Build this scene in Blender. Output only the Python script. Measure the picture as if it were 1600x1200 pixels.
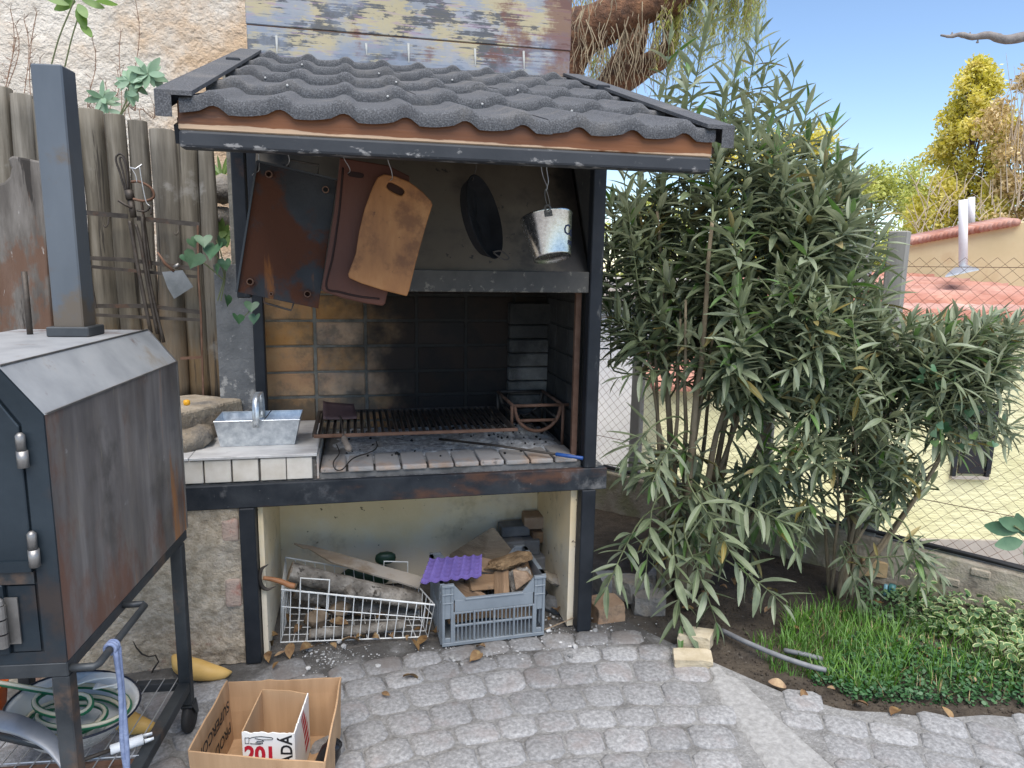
import bpy, math, random
from mathutils import Vector, Matrix, Euler, noise
random.seed(7)
R = math.radians
for o in list(bpy.data.objects): bpy.data.objects.remove(o)
S = bpy.context.scene
COL = S.collection

# ------------------------------------------------------------------ camera
CAM_H, F_PX = 1.65, 1109.0
yaw, pitch, roll = R(12.5), R(9.7), R(1.0)
FW = Vector((math.sin(yaw)*math.cos(pitch), math.cos(yaw)*math.cos(pitch), -math.sin(pitch)))
RT0 = Vector((math.cos(yaw), -math.sin(yaw), 0)); UP0 = RT0.cross(FW)
RT = RT0*math.cos(roll)+UP0*math.sin(roll); UP = -RT0*math.sin(roll)+UP0*math.cos(roll)
C = Vector((0, 0, CAM_H))
cd = bpy.data.cameras.new('camera'); cam = bpy.data.objects.new('camera', cd); COL.objects.link(cam)
cd.sensor_width = 36; cd.lens = 36*F_PX/1600; cd.clip_start = .05; cd.clip_end = 2000
m = Matrix((RT, UP, -FW)).transposed().to_4x4(); m.translation = C
cam.matrix_world = m
S.camera = cam
S.render.resolution_x, S.render.resolution_y = 1024, 768

# ------------------------------------------------------------------ sky, sun, exposure
SUN_EL, SUN_AZ = R(64), R(180)          # azimuth clockwise from +Y
W = bpy.data.worlds.new('World'); S.world = W; W.use_nodes = True
wn = W.node_tree; sky = wn.nodes.new('ShaderNodeTexSky'); sky.sky_type = 'NISHITA'; sky.sun_disc = False
sky.sun_elevation = SUN_EL; sky.sun_rotation = SUN_AZ
sky.air_density = 1.0; sky.dust_density = 0.0; sky.ozone_density = 2.0; sky.altitude = 800
wn.links.new(sky.outputs[0], wn.nodes['Background'].inputs[0]); wn.nodes['Background'].inputs[1].default_value = .135
sl = bpy.data.lights.new('sun', 'SUN'); sun = bpy.data.objects.new('sun', sl); COL.objects.link(sun)
sl.energy = 4.2; sl.angle = R(60); sl.color = (1, .94, .86)
sdir = Vector((math.sin(SUN_AZ)*math.cos(SUN_EL), math.cos(SUN_AZ)*math.cos(SUN_EL), math.sin(SUN_EL)))
sun.rotation_euler = sdir.to_track_quat('Z', 'Y').to_euler(); sun.location = sdir*30
S.view_settings.view_transform = 'Standard'; S.view_settings.look = 'None'
S.cycles.max_bounces = 6; S.cycles.diffuse_bounces = 3; S.cycles.glossy_bounces = 2; S.cycles.transmission_bounces = 3; S.cycles.transparent_max_bounces = 4
S.view_settings.exposure = 0.7; S.view_settings.gamma = 1

# ------------------------------------------------------------------ helpers
def ray(px, py): return RT*((px-800)/F_PX) - UP*((py-600)/F_PX) + FW
def pY(px, py, y): d = ray(px, py); return C+d*(y/d.y)
def pZ(px, py, z=0.): d = ray(px, py); return C+d*((z-CAM_H)/d.z)
def pX(px, py, x): d = ray(px, py); return C+d*(x/d.x)
FH = Vector((math.sin(yaw), math.cos(yaw), 0))
def pD(px, py, dep): d = ray(px, py); return C+d*(dep/d.dot(FH))
V = Vector
def rnd(a, b): return random.uniform(a, b)
def nz(v, s=1., seed=0): return noise.noise(Vector(v)*s+Vector((seed*7.3, seed*3.1, seed*5.7)))

class NT:
    def __init__(s, name):
        s.m = bpy.data.materials.new(name); s.m.use_nodes = True; s.t = s.m.node_tree
        s.b = s.t.nodes['Principled BSDF']; s.out = s.t.nodes['Material Output']
    def n(s, typ, **kw):
        x = s.t.nodes.new('ShaderNode'+typ)
        for k, v in kw.items():
            if k.startswith('i_'): x.inputs[int(k[2:])].default_value = v
            else: setattr(x, k, v)
        return x
    def l(s, a, b): s.t.links.new(a, b)

def rgb(c): return (c[0], c[1], c[2], 1)
def mat(name, cols, scale=6, det=6, rough=.75, metal=0, bump=.15, bscale=60, bdist=.01, st=(1, 1, 1), layers=(), vary=0, island=0,
        spec=.4, coords='pos', transl=0, bdet=4, brick=None, coat=0, back=None):
    t = NT(name); L = t.l
    if coords == 'pos': src = t.n('NewGeometry').outputs['Position']
    else: src = t.n('TexCoord').outputs['Object']
    def mapped(stv):
        mp = t.n('Mapping'); mp.inputs['Scale'].default_value = stv; L(src, mp.inputs[0]); return mp.outputs[0]
    def nzn(sc, dt, stv, rg=.6, dis=0):
        x = t.n('TexNoise'); x.inputs['Scale'].default_value = sc; x.inputs['Detail'].default_value = dt
        x.inputs['Roughness'].default_value = rg; x.inputs['Distortion'].default_value = dis
        L(mapped(stv), x.inputs['Vector']); return x.outputs[0]
    base = nzn(scale, det, st)
    rp = t.n('ValToRGB'); L(base, rp.inputs[0])
    el = rp.color_ramp.elements
    if not isinstance(cols[0], (tuple, list)): cols = [(.5, cols)]
    while len(el) < len(cols): el.new(.5)
    if len(cols) == 1: el[0].color = el[1].color = rgb(cols[0][1])
    else:
        for e, (p, c) in zip(el, cols): e.position = p; e.color = rgb(c)
    col = rp.outputs[0]; rough_s = None
    for ly in layers:
        nn = nzn(ly.get('scale', 4), ly.get('det', 6), ly.get('st', (1, 1, 1)), .65, ly.get('dis', 0))
        mr = t.n('MapRange'); mr.interpolation_type = 'SMOOTHSTEP'
        mr.inputs[1].default_value = ly['lo']; mr.inputs[2].default_value = ly['hi']
        fac0 = nn
        if 'jit' in ly:
            jn = nzn(ly['jit'][0], 4, ly['jit'][1], .6); ja = t.n('Math', operation='MULTIPLY_ADD'); L(jn, ja.inputs[0]); ja.inputs[1].default_value = ly['jit'][2]; L(fac0, ja.inputs[2]); jb = t.n('Math', operation='SUBTRACT'); L(ja.outputs[0], jb.inputs[0]); jb.inputs[1].default_value = ly['jit'][2]*.5; fac0 = jb.outputs[0]
        for g in ly.get('grad', ()):            # (axis, a, b, amount): shifts the noise by a ramp a->b along an axis
            sp = t.n('SeparateXYZ'); L(src, sp.inputs[0])
            g2 = t.n('MapRange'); g2.inputs[1].default_value = g[1]; g2.inputs[2].default_value = g[2]
            L(sp.outputs[g[0]], g2.inputs[0])
            mu = t.n('Math', operation='MULTIPLY_ADD'); L(g2.outputs[0], mu.inputs[0]); mu.inputs[1].default_value = g[3]; L(fac0, mu.inputs[2]); fac0 = mu.outputs[0]
        L(fac0, mr.inputs[0])
        am = t.n('Math', operation='MULTIPLY'); L(mr.outputs[0], am.inputs[0]); am.inputs[1].default_value = ly.get('amt', 1)
        mx = t.n('MixRGB'); L(am.outputs[0], mx.inputs[0]); L(col, mx.inputs[1]); mx.inputs[2].default_value = rgb(ly['col'])
        if ly.get('mul'): mx.blend_type = 'MULTIPLY'
        col = mx.outputs[0]
        if 'rough' in ly:
            rm = t.n('MapRange'); L(am.outputs[0], rm.inputs[0]); rm.inputs[4].default_value = ly['rough']
            if rough_s is None: rm.inputs[3].default_value = rough
            else: L(rough_s, rm.inputs[3])
            rough_s = rm.outputs[0]
    if vary or island:
        oi = t.n('ObjectInfo').outputs['Random']; isl = t.n('NewGeometry').outputs['Random Per Island']
        ad = t.n('Math', operation='ADD'); L(oi, ad.inputs[0]); L(isl, ad.inputs[1])
        fr = t.n('Math', operation='FRACT'); L(ad.outputs[0], fr.inputs[0])
        mr = t.n('MapRange'); v = vary or island; mr.inputs[3].default_value = 1-v; mr.inputs[4].default_value = 1+v; L(fr.outputs[0], mr.inputs[0])
        hs = t.n('HueSaturation'); L(mr.outputs[0], hs.inputs['Value']); L(col, hs.inputs['Color'])
        m2 = t.n('MapRange'); m2.inputs[3].default_value = 1.15; m2.inputs[4].default_value = .8; L(fr.outputs[0], m2.inputs[0]); L(m2.outputs[0], hs.inputs['Saturation'])
        col = hs.outputs[0]
    if back:
        mb_ = t.n('MixRGB'); L(t.n('NewGeometry').outputs['Backfacing'], mb_.inputs[0]); L(col, mb_.inputs[1])
        bm_ = t.n('MixRGB', blend_type='MULTIPLY'); bm_.inputs[0].default_value = 1; L(col, bm_.inputs[1]); bm_.inputs[2].default_value = rgb(back); L(bm_.outputs[0], mb_.inputs[2]); col = mb_.outputs[0]
    L(col, t.b.inputs['Base Color'])
    t.b.inputs['Metallic'].default_value = metal; t.b.inputs['Specular IOR Level'].default_value = spec
    if coat: t.b.inputs['Coat Weight'].default_value = coat
    if rough_s is not None: L(rough_s, t.b.inputs['Roughness'])
    else:
        rr = t.n('MapRange'); rr.inputs[3].default_value = max(0, rough-.12); rr.inputs[4].default_value = min(1, rough+.12); L(base, rr.inputs[0]); L(rr.outputs[0], t.b.inputs['Roughness'])
    if bump:
        bn = nzn(bscale, bdet, st, .65); bp = t.n('Bump'); bp.inputs['Strength'].default_value = bump; bp.inputs['Distance'].default_value = bdist
        L(bn, bp.inputs['Height']); L(bp.outputs[0], t.b.inputs['Normal'])
    if transl:
        tr = t.n('BsdfTranslucent'); L(col, tr.inputs[0]); mx = t.n('MixShader'); mx.inputs[0].default_value = transl
        L(t.b.outputs[0], mx.inputs[1]); L(tr.outputs[0], mx.inputs[2]); L(mx.outputs[0], t.out.inputs[0])
    return t.m

LOC = {}
def thing(name, label, cat, loc, group=None):
    o = bpy.data.objects.new(name, None); COL.objects.link(o); o.empty_display_size = .1
    o.location = loc; LOC[o.name] = Vector(loc)
    o['label'] = label; o['category'] = cat
    if group: o['group'] = group
    return o
def tag(o, label, cat, group=None):
    o['label'] = label; o['category'] = cat
    if group: o['group'] = group
    return o
def adopt(o, parent):
    o.parent = parent
    if parent.name in LOC: o.matrix_parent_inverse = Matrix.Translation(-LOC[parent.name])
    return o
def setmats(me, mats):
    for x in (mats if isinstance(mats, (list, tuple)) else [mats]): me.materials.append(x)

class MB:
    def __init__(s, T=None): s.v = []; s.f = []; s.mi = []; s.T = T; s.cur = 0
    def add(s, vs, fs):
        b = len(s.v)
        s.v += [(s.T @ Vector(v)) if s.T else Vector(v) for v in vs]
        s.f += [tuple(i+b for i in f) for f in fs]; s.mi += [s.cur]*len(fs); return s
    def hexa(s, p):
        return s.add(p, [(3, 2, 1, 0), (4, 5, 6, 7), (0, 1, 5, 4), (1, 2, 6, 5), (2, 3, 7, 6), (3, 0, 4, 7)])
    def box(s, x0, x1, y0, y1, z0, z1):
        return s.hexa([(x0, y0, z0), (x1, y0, z0), (x1, y1, z0), (x0, y1, z0), (x0, y0, z1), (x1, y0, z1), (x1, y1, z1), (x0, y1, z1)])
    def obox(s, c, size, M=None):
        M = M or Matrix(); a, b, d = size[0]/2, size[1]/2, size[2]/2
        return s.hexa([V(c)+(M @ V(q)) for q in [(-a, -b, -d), (a, -b, -d), (a, b, -d), (-a, b, -d), (-a, -b, d), (a, -b, d), (a, b, d), (-a, b, d)]])
    def bar(s, p, q, w, h, up=(0, 0, 1)):
        p, q = V(p), V(q); d = (q-p); ln = d.length; d.normalize(); x = d.cross(V(up))
        if x.length < 1e-4: x = d.cross(V((1, 0, 0)))
        x.normalize(); u = x.cross(d); M = Matrix((x, d, u)).transposed()
        return s.obox((p+q)/2, (w, ln, h), M)
    def tube(s, pts, r, n=6, cap=True, closed=False):
        pts = [V(p) for p in pts]; k = len(pts); rs = r if isinstance(r, (list, tuple)) else [r]*k
        vs = []; prev = None
        for i, p in enumerate(pts):
            if closed: d = pts[(i+1) % k]-pts[i-1]
            else: d = pts[min(i+1, k-1)]-pts[max(i-1, 0)]
            if d.length < 1e-9: d = V((0, 0, 1))
            d.normalize()
            if prev is None: a = d.orthogonal().normalized()
            else:
                a = prev-d*prev.dot(d)
                a = a.normalized() if a.length > 1e-6 else d.orthogonal().normalized()
            prev = a; b = d.cross(a)
            for j in range(n):
                an = 2*math.pi*j/n; vs.append(p+(a*math.cos(an)+b*math.sin(an))*rs[i])
        fs = []
        for i in range(k if closed else k-1):
            i2 = (i+1) % k
            for j in range(n): fs.append((i*n+j, i*n+(j+1) % n, i2*n+(j+1) % n, i2*n+j))
        if cap and not closed: fs += [tuple(range(n-1, -1, -1)), tuple((k-1)*n+j for j in range(n))]
        return s.add(vs, fs)
    def lathe(s, prof, n=24, M=None, cap0=False, cap1=False):
        M = M or Matrix(); vs = []; k = len(prof)
        for r, z in prof:
            for j in range(n): a = 2*math.pi*j/n; vs.append(M @ V((r*math.cos(a), r*math.sin(a), z)))
        fs = [(i*n+j, i*n+(j+1) % n, (i+1)*n+(j+1) % n, (i+1)*n+j) for i in range(k-1) for j in range(n)]
        if cap0: fs.append(tuple(range(n-1, -1, -1)))
        if cap1: fs.append(tuple((k-1)*n+j for j in range(n)))
        return s.add(vs, fs)
    def prism(s, poly, vec):
        k = len(poly); vec = V(vec); a = [V(p) for p in poly]; b = [p+vec for p in a]
        return s.add(a+b, [tuple(range(k-1, -1, -1)), tuple(range(k, 2*k))]+[(i, (i+1) % k, k+(i+1) % k, k+i) for i in range(k)])
    def grid(s, fn, nx, ny):
        vs = [fn(i/nx, j/ny) for j in range(ny+1) for i in range(nx+1)]; w = nx+1
        return s.add(vs, [(j*w+i, j*w+i+1, (j+1)*w+i+1, (j+1)*w+i) for j in range(ny) for i in range(nx)])
    def build(s, name, mats, parent=None, bevel=0, smooth=False, kind=None, seg=1, solid=0, sub=0, split=0):
        me = bpy.data.meshes.new(name); me.from_pydata([tuple(v) for v in s.v], [], s.f); setmats(me, mats)
        if any(s.mi): me.polygons.foreach_set('material_index', s.mi)
        if smooth: me.polygons.foreach_set('use_smooth', [True]*len(me.polygons))
        me.update()
        o = bpy.data.objects.new(name, me); COL.objects.link(o)
        if parent: adopt(o, parent)
        if solid: md = o.modifiers.new('s', 'SOLIDIFY'); md.thickness = solid; md.offset = 0
        if bevel: md = o.modifiers.new('b', 'BEVEL'); md.width = bevel; md.segments = seg; md.limit_method = 'ANGLE'; md.angle_limit = R(40)
        if split: md = o.modifiers.new('e', 'EDGE_SPLIT'); md.split_angle = R(split)
        if sub: md = o.modifiers.new('u', 'SUBSURF'); md.levels = md.render_levels = sub
        if kind: o['kind'] = kind
        return o
def place(me_name, me, M, parent=None):
    o = bpy.data.objects.new(me_name, me); COL.objects.link(o)
    if parent: adopt(o, parent)
    o.matrix_basis = M; return o
def bez(p0, p1, p2, p3, n=12):
    out = []
    for i in range(n+1):
        t = i/n; u = 1-t; out.append(V(p0)*u**3+V(p1)*3*u*u*t+V(p2)*3*u*t*t+V(p3)*t**3)
    return out
def catmull(P, n=5):
    P = [V(p) for p in P]; Q = [P[0]*2-P[1]]+P+[P[-1]*2-P[-2]]; out = []
    for i in range(1, len(Q)-2):
        for k in range(n):
            t = k/n; a, b, c, d = Q[i-1:i+3]
            out.append(.5*((2*b)+(c-a)*t+(2*a-5*b+4*c-d)*t*t+(-a+3*b-3*c+d)*t**3))
    return out+[P[-1]]
def lump(r, n=2, seed=0, amp=.25, sx=1, sy=1, sz=1, flat=0):
    """irregular stone: verts, faces"""
    import bmesh
    bm = bmesh.new(); bmesh.ops.create_icosphere(bm, subdivisions=n, radius=1)
    for v in bm.verts:
        k = 1+amp*nz(v.co, 1.3, seed)+amp*.5*nz(v.co, 3, seed+5)
        v.co = Vector((v.co.x*sx, v.co.y*sy, v.co.z*sz))*k*r
        if flat: v.co.z = max(-sz*r*flat, min(sz*r*flat, v.co.z))
    vs = [v.co.copy() for v in bm.verts]; fs = [tuple(q.index for q in f.verts) for f in bm.faces]; bm.free(); return vs, fs
# ------------------------------------------------------------------ materials
g = lambda v: (v, v, v)
M = {}
RUST = dict(col=(.13, .05, .02), scale=7, lo=.55, hi=.68, amt=.85, rough=.85)
M['beam'] = mat('blue black painted steel', [(.35, (.016, .02, .026)), (.7, (.04, .045, .052))], 9, spec=.25, rough=.6, bump=.12, bscale=90, metal=.2,
    layers=[dict(col=(.13, .062, .036), scale=4.5, lo=.56, hi=.72, amt=.75, rough=.85, st=(.6, 1, 1.3), det=9, grad=[(0, -.3, .2, .13), (0, .5, .9, -.12)]), dict(col=(.3, .29, .28), scale=7, lo=.6, hi=.8, amt=.6, det=10, grad=[(0, .7, 1.05, .14)]), dict(col=(.35, .34, .33), scale=60, lo=.66, hi=.74, amt=.5), dict(col=(.25, .25, .26), scale=5, lo=.6, hi=.75, amt=.35)])
M['post'] = mat('dark painted post steel', [(.3, (.013, .016, .021)), (.75, (.03, .034, .041))], 6, spec=.25, rough=.55, bump=.08, bscale=70, metal=.2,
    layers=[dict(col=(.3, .29, .27), scale=18, lo=.62, hi=.75, amt=.35, st=(1, 1, .3)), dict(col=(.1, .05, .03), scale=4, lo=.6, hi=.7, amt=.5)])
M['gutter'] = mat('charcoal gutter steel', [(.3, (.026, .029, .034)), (.75, (.046, .05, .057))], 5, spec=.25, rough=.55, bump=.05, bscale=70, metal=.15,
    layers=[dict(col=(.32, .31, .3), scale=40, lo=.63, hi=.72, amt=.6, st=(.5, 1, 1), grad=[(2, 1.95, 1.92, .1)])])
M['tile'] = mat('stone coated roof tile', [(.3, (.036, .038, .042)), (.5, (.075, .078, .085)), (.7, (.15, .153, .162))], 260, det=3, rough=.9, bump=.7, bscale=300, bdist=.004,
    layers=[dict(col=(.16, .15, .14), scale=5, lo=.5, hi=.7, amt=.45), dict(col=(.05, .05, .055), scale=9, lo=.55, hi=.7, amt=.4)])
M['screw'] = mat('bright screw', (.42, .42, .41), rough=.5, metal=.3, bump=0)
M['fascia'] = mat('varnished timber', [(.3, (.06, .02, .007)), (.52, (.15, .052, .015)), (.75, (.25, .1, .033))], 5, rough=.5, bump=.15, bscale=40, st=(.12, 1, 1.6),
    layers=[dict(col=(.025, .012, .008), scale=3, lo=.55, hi=.68, amt=.8, st=(.35, 1, 2)), dict(col=(.5, .36, .24), scale=7, lo=.64, hi=.7, amt=.85, st=(.2, 1, 1), grad=[(2, 1.978, 1.966, .25)])])
M['deck'] = mat('dark roof boards', [(.3, (.03, .02, .014)), (.7, (.07, .045, .03))], 8, rough=.9, bump=.2, st=(.2, 1, 1))
M['chimney'] = mat('weathered painted chimney sheet', [(.36, (.17, .19, .22)), (.5, (.25, .265, .29)), (.62, (.32, .31, .31))], 3.2, rough=.55, bump=.06, bscale=40, st=(.8, 1, 1.2), metal=.1,
    layers=[dict(col=(.4, .33, .16), scale=6, lo=.49, hi=.56, amt=.7, st=(.8, 1, 1.2), det=12, jit=(70, (.09, 1, 2), .3), grad=[(2, 2.55, 2.8, .06)]),
            dict(col=(.055, .06, .07), scale=5.5, lo=.525, hi=.55, amt=.9, st=(.7, 1, 1.5), det=12, jit=(60, (.06, 1, 2.4), .34)),
            dict(col=(.28, .2, .27), scale=26, lo=.56, hi=.64, amt=.6, st=(.22, 1, 2)),
            dict(col=(.05, .06, .075), scale=30, lo=.6, hi=.66, amt=.8, st=(.16, 1, 2)),
            dict(col=(.13, .055, .042), scale=3.2, lo=.57, hi=.66, amt=.8, det=10, jit=(60, (.06, 1, 2.4), .25), grad=[(0, .55, 1.0, .17)]),
            dict(col=(.2, .24, .31), scale=5, lo=.52, hi=.74, amt=.7, grad=[(2, 2.72, 2.52, .2)])])
M['hood'] = mat('smoke stained hood sheet', [(.3, (.12, .095, .068)), (.7, (.2, .165, .12))], 3, rough=.6, bump=.05, bscale=30,
    layers=[dict(col=(.02, .02, .022), scale=2.5, lo=.5, hi=.75, amt=.85), dict(col=(.03, .03, .03), scale=22, lo=.62, hi=.68, amt=.8), dict(col=(.02, .02, .022), scale=3, lo=.5, hi=.8, amt=.9, grad=[(0, .75, 1.0, .3)])])
M['lip'] = mat('sooty hood lip', [(.3, (.035, .034, .034)), (.7, (.1, .095, .085))], 4, rough=.7, bump=.1,
    layers=[dict(col=(.25, .23, .19), scale=30, lo=.6, hi=.7, amt=.6, grad=[(2, 1.56, 1.53, .12)])])
SOOT = dict(col=(.008, .008, .009), scale=2.4, det=5, lo=.5, hi=1.1, amt=.97, grad=[(0, -.25, .4, .75), (2, 1.2, 1.6, .2)], rough=.95)
M['firebrick'] = mat('firebrick', [(.3, (.44, .22, .1)), (.5, (.53, .3, .14)), (.7, (.5, .34, .21))], 4, rough=.9, bump=.25, bscale=70, vary=.16,
    layers=[dict(col=(.32, .13, .085), scale=5, lo=.56, hi=.74, amt=.7), dict(col=(.27, .24, .2), scale=6, lo=.5, hi=.72, amt=.6), dict(col=(.14, .12, .09), scale=3.4, lo=.48, hi=.62, amt=.75, grad=[(2, 1.15, .9, .12)]), SOOT])
M['mortar'] = mat('grey mortar', [(.3, (.17, .16, .13)), (.7, (.3, .28, .24))], 20, rough=.95, bump=.5, bscale=90, layers=[dict(SOOT, amt=.93)])
M['ashbrick'] = mat('ash grey brick', [(.3, (.06, .058, .055)), (.7, (.2, .19, .17))], 9, rough=.95, bump=.4, vary=.2, layers=[dict(col=(.012, .012, .012), scale=3, lo=.45, hi=.65, amt=.8, grad=[(2, 1.15, 1.4, .25)])])
M['sootbrick'] = mat('soot black brick', [(.3, (.012, .012, .012)), (.75, (.05, .047, .043))], 7, rough=.95, bump=.4, vary=.2, layers=[dict(col=(.22, .21, .19), scale=9, lo=.62, hi=.74, amt=.5, st=(1, 1, .3))])
M['edgebrick'] = mat('dusty pink edge brick', [(.3, (.34, .24, .18)), (.7, (.5, .38, .29))], 12, rough=.95, bump=.5, bscale=120, vary=.12,
    layers=[dict(col=(.36, .35, .335), scale=9, lo=.38, hi=.6, amt=.9, grad=[(1, 2.9, 3.05, .25)]), dict(col=(.04, .04, .04), scale=14, lo=.62, hi=.7, amt=.6)])
M['hearth'] = mat('sooty hearth floor', [(.3, (.1, .096, .09)), (.7, (.26, .25, .24))], 12, rough=.95, bump=.4)
M['ash'] = mat('wood ash', [(.3, (.2, .2, .2)), (.48, (.42, .425, .43)), (.66, (.68, .685, .69))], 45, det=10, rough=1, bump=1, bscale=120, bdist=.012,
    layers=[dict(col=(.03, .03, .032), scale=90, lo=.58, hi=.66, amt=.7), dict(col=(.1, .1, .1), scale=5, lo=.55, hi=.75, amt=.65)])
M['charcoal'] = mat('charcoal', (.012, .012, .013), rough=.8, bump=.5)
M['plaster'] = mat('cream plaster', [(.3, (.7, .54, .31)), (.7, (.8, .66, .43))], 3, rough=.9, bump=.12, bscale=50,
    layers=[dict(col=(.72, .66, .55), scale=2.2, lo=.5, hi=.8, amt=.75, grad=[(2, .5, .1, .3)]), dict(col=(.1, .06, .035), scale=30, lo=.645, hi=.69, amt=.9), dict(col=(.4, .3, .17), scale=5, lo=.54, hi=.72, amt=.5), dict(col=(.3, .26, .2), scale=6, lo=.6, hi=.75, amt=.5)])
M['rough_stucco'] = mat('rough beige stucco', [(.3, (.33, .27, .19)), (.5, (.5, .42, .32)), (.7, (.64, .56, .45))], 30, det=10, rough=1, bump=1, bscale=45, bdist=.03, bdet=8,
    layers=[dict(col=(.3, .11, .08), scale=4.5, lo=.6, hi=.68, amt=.6), dict(col=(.12, .1, .08), scale=7, lo=.58, hi=.72, amt=.5), dict(col=(.5, .47, .43), scale=3, lo=.5, hi=.7, amt=.5)])
M['grey_concrete'] = mat('dark grey render', [(.3, (.09, .095, .1)), (.7, (.17, .175, .18))], 8, rough=.95, bump=.5, bscale=60,
    layers=[dict(col=(.42, .41, .39), scale=30, lo=.6, hi=.74, amt=.7, grad=[(2, 1.25, 1.0, .15)])])
M['white_tile'] = mat('glazed white tile', [(.3, (.56, .5, .41)), (.7, (.7, .65, .57))], 14, rough=.35, bump=.04, vary=.05, layers=[dict(col=(.4, .37, .32), scale=25, lo=.66, hi=.75, amt=.4)])
M['marble'] = mat('grey veined counter slab', [(.3, (.42, .41, .4)), (.6, (.6, .59, .57))], 7, rough=.45, bump=.05, st=(1, 3, 1), layers=[dict(col=(.25, .24, .23), scale=12, lo=.6, hi=.7, amt=.5, st=(.4, 2, 1)), dict(col=(.12, .1, .08), scale=20, lo=.66, hi=.72, amt=.6)])
M['ledge'] = mat('rough concrete ledge', [(.3, (.25, .2, .14)), (.7, (.42, .36, .28))], 9, rough=.95, bump=.8, bscale=40, bdist=.02,
    layers=[dict(col=(.1, .1, .1), scale=5, lo=.5, hi=.75, amt=.8, grad=[(2, 1.0, .9, .2)]), dict(col=(.5, .49, .47), scale=60, lo=.62, hi=.7, amt=.5)])
M['iron'] = mat('dark worn iron', [(.3, (.035, .03, .027)), (.7, (.1, .085, .072))], 14, rough=.6, metal=.5, bump=.15, layers=[dict(col=(.14, .07, .04), scale=9, lo=.55, hi=.7, amt=.6)])
M['rusty'] = mat('rusty iron', [(.3, (.1, .05, .03)), (.7, (.2, .12, .085))], 16, rough=.8, metal=.3, bump=.25)

# ------------------------------------------------------------------ barbecue
Y0 = 2.88
bq = thing('barbecue', 'built-in brick barbecue with grey tiled canopy roof and painted chimney', 'barbecue', (.28, 2.9, 0))
for x0, x1 in ((-.468, -.408), (.955, 1.02)):
    MB().box(x0, x1, 2.85, 2.91, 0, .67).build('leg', M['post'], bq, .004)
for x0, x1, z0 in ((-.437, -.388, 1.5), (.962, 1.018, .768)):
    MB().box(x0, x1, 2.86, 2.915, z0, 2.36).build('post', M['post'], bq, .004)
MB().box(-.452, -.405, 3.36, 3.41, .879, 2.2).build('post', M['post'], bq, .004)
MB().box(.925, .95, 2.93, 2.955, .79, 1.53).build('grill_guide', M['rusty'], bq, .002)
MB().box(-.675, 1.07, 2.855, 2.884, .67, .768).build('counter_beam', M['beam'], bq, .004)
MB().box(-.673, 1.068, 2.8845, 3.9, .69, .764).build('counter_slab', M['grey_concrete'], bq)
# supports below
pil = MB(); pil.grid(lambda u, v: V((-.69+.222*u, 2.868+.02*nz((u*3, v*6, 1), 2), .67*v)), 10, 24); pil.box(-.69, -.469, 2.9, 3.6, 0, .669)
sp = pil.build('support_pillar', M['rough_stucco'], bq, smooth=True)
for (a, b) in (((352, 905), (384, 952)), ((346, 812), (382, 850))):
    p, q = pY(a[0], b[1], 2.85), pY(b[0]-2, a[1], 2.85)
    MB().box(p.x, min(q.x, -.473), 2.856, 2.9, p.z, q.z).build('brick', mat('plastered brick', [(.3, (.33, .27, .22)), (.7, (.42, .3, .25))], 18, rough=1, bump=.9, bscale=60, layers=[dict(col=(.3, .1, .07), scale=9, lo=.5, hi=.6, amt=.7)]), sp, .012, seg=2)
MB().box(-.404, .955, 3.5, 3.6, 0, .688).build('back_panel', M['plaster'], bq)
MB().box(-.405, -.385, 2.915, 3.498, 0, .688).build('side_panel', M['plaster'], bq)
MB().box(.925, .953, 2.915, 3.498, 0, .688).build('side_panel', M['plaster'], bq)
# tiled shelf at the left
MB().box(-.668, -.168, 2.9, 3.53, .7645, .8645).build('tile_bed', M['ledge'], bq, .002)
for a, b in ((280, 316), (318.6, 360), (362.8, 403), (406.8, 446.4), (447.8, 487.6)):
    x0, x1 = pY(a, 730, Y0).x, pY(b, 730, Y0).x
    MB().box(x0, x1, 2.886, 2.899, .771, .862).build('tile', M['white_tile'], bq, .0025)
MB().box(-.645, -.163, 2.877, 3.5, .866, .878).build('counter_top', M['marble'], bq, .002)
MB().box(-.72, -.6475, 2.879, 3.3, .865, .877).build('counter_top', M['marble'], bq, .002)
MB().box(-.1665, -.158, 2.892, 3.4, .768, .864).build('tile_edge', M['edgebrick'], bq)
# hearth
MB().box(-.157, .96, 2.9, 3.55, .7645, .79).build('hearth_bed', M['hearth'], bq)
x = -.152
for i in range(10):
    w = .1085; z = .813+rnd(-.002, .003)
    o = MB().box(x, x+w-.006+rnd(-.002, .002), 2.884+rnd(0, .006), 3.1, .7905, z).build('brick', M['edgebrick'], bq, .006, seg=2); x += w+.0018
for r in range(3):
    for i in range(5):
        MB().box(-.15+i*.222, -.15+i*.222+.214, 3.106+r*.15, 3.106+r*.15+.144, .7905, .806+rnd(0, .003)).build('brick', M['hearth'], bq, .004)
def ashz(x, y):
    e = min(1, max(0, (x+.16)/.12))*min(1, max(0, (.95-x)/.06))*min(1, max(0, (y-3.0-.05*nz((x*4, 0, 0)))/.1))
    md = .05*math.exp(-(((x-.72)/.2)**2+((y-3.32)/.15)**2))
    return .798+e*(.016+.01*nz((x, y, 0), 7)+.008*nz((x, y, 0), 22)+.006*nz((x, y, 3), 50)+md)
ash = MB(); ash.grid(lambda u, v: V((-.15+1.09*u, 2.97+.575*v, ashz(-.15+1.09*u, 2.97+.575*v))), 110, 56)
a = ash.build('ash', M['ash'], bq, smooth=True); a['kind'] = 'stuff'
cr = MB()
for i in range(80):
    px, py = rnd(-.1, .92), rnd(2.98, 3.5)
    if i < 45: px, py = rnd(.6, .9), rnd(3.1, 3.45)
    vs, fs = lump(rnd(.003, .009), 1, i, .5); cr.add([v+V((px, py, max(.812, ashz(px, py))+.003)) for v in vs], fs)
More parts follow.
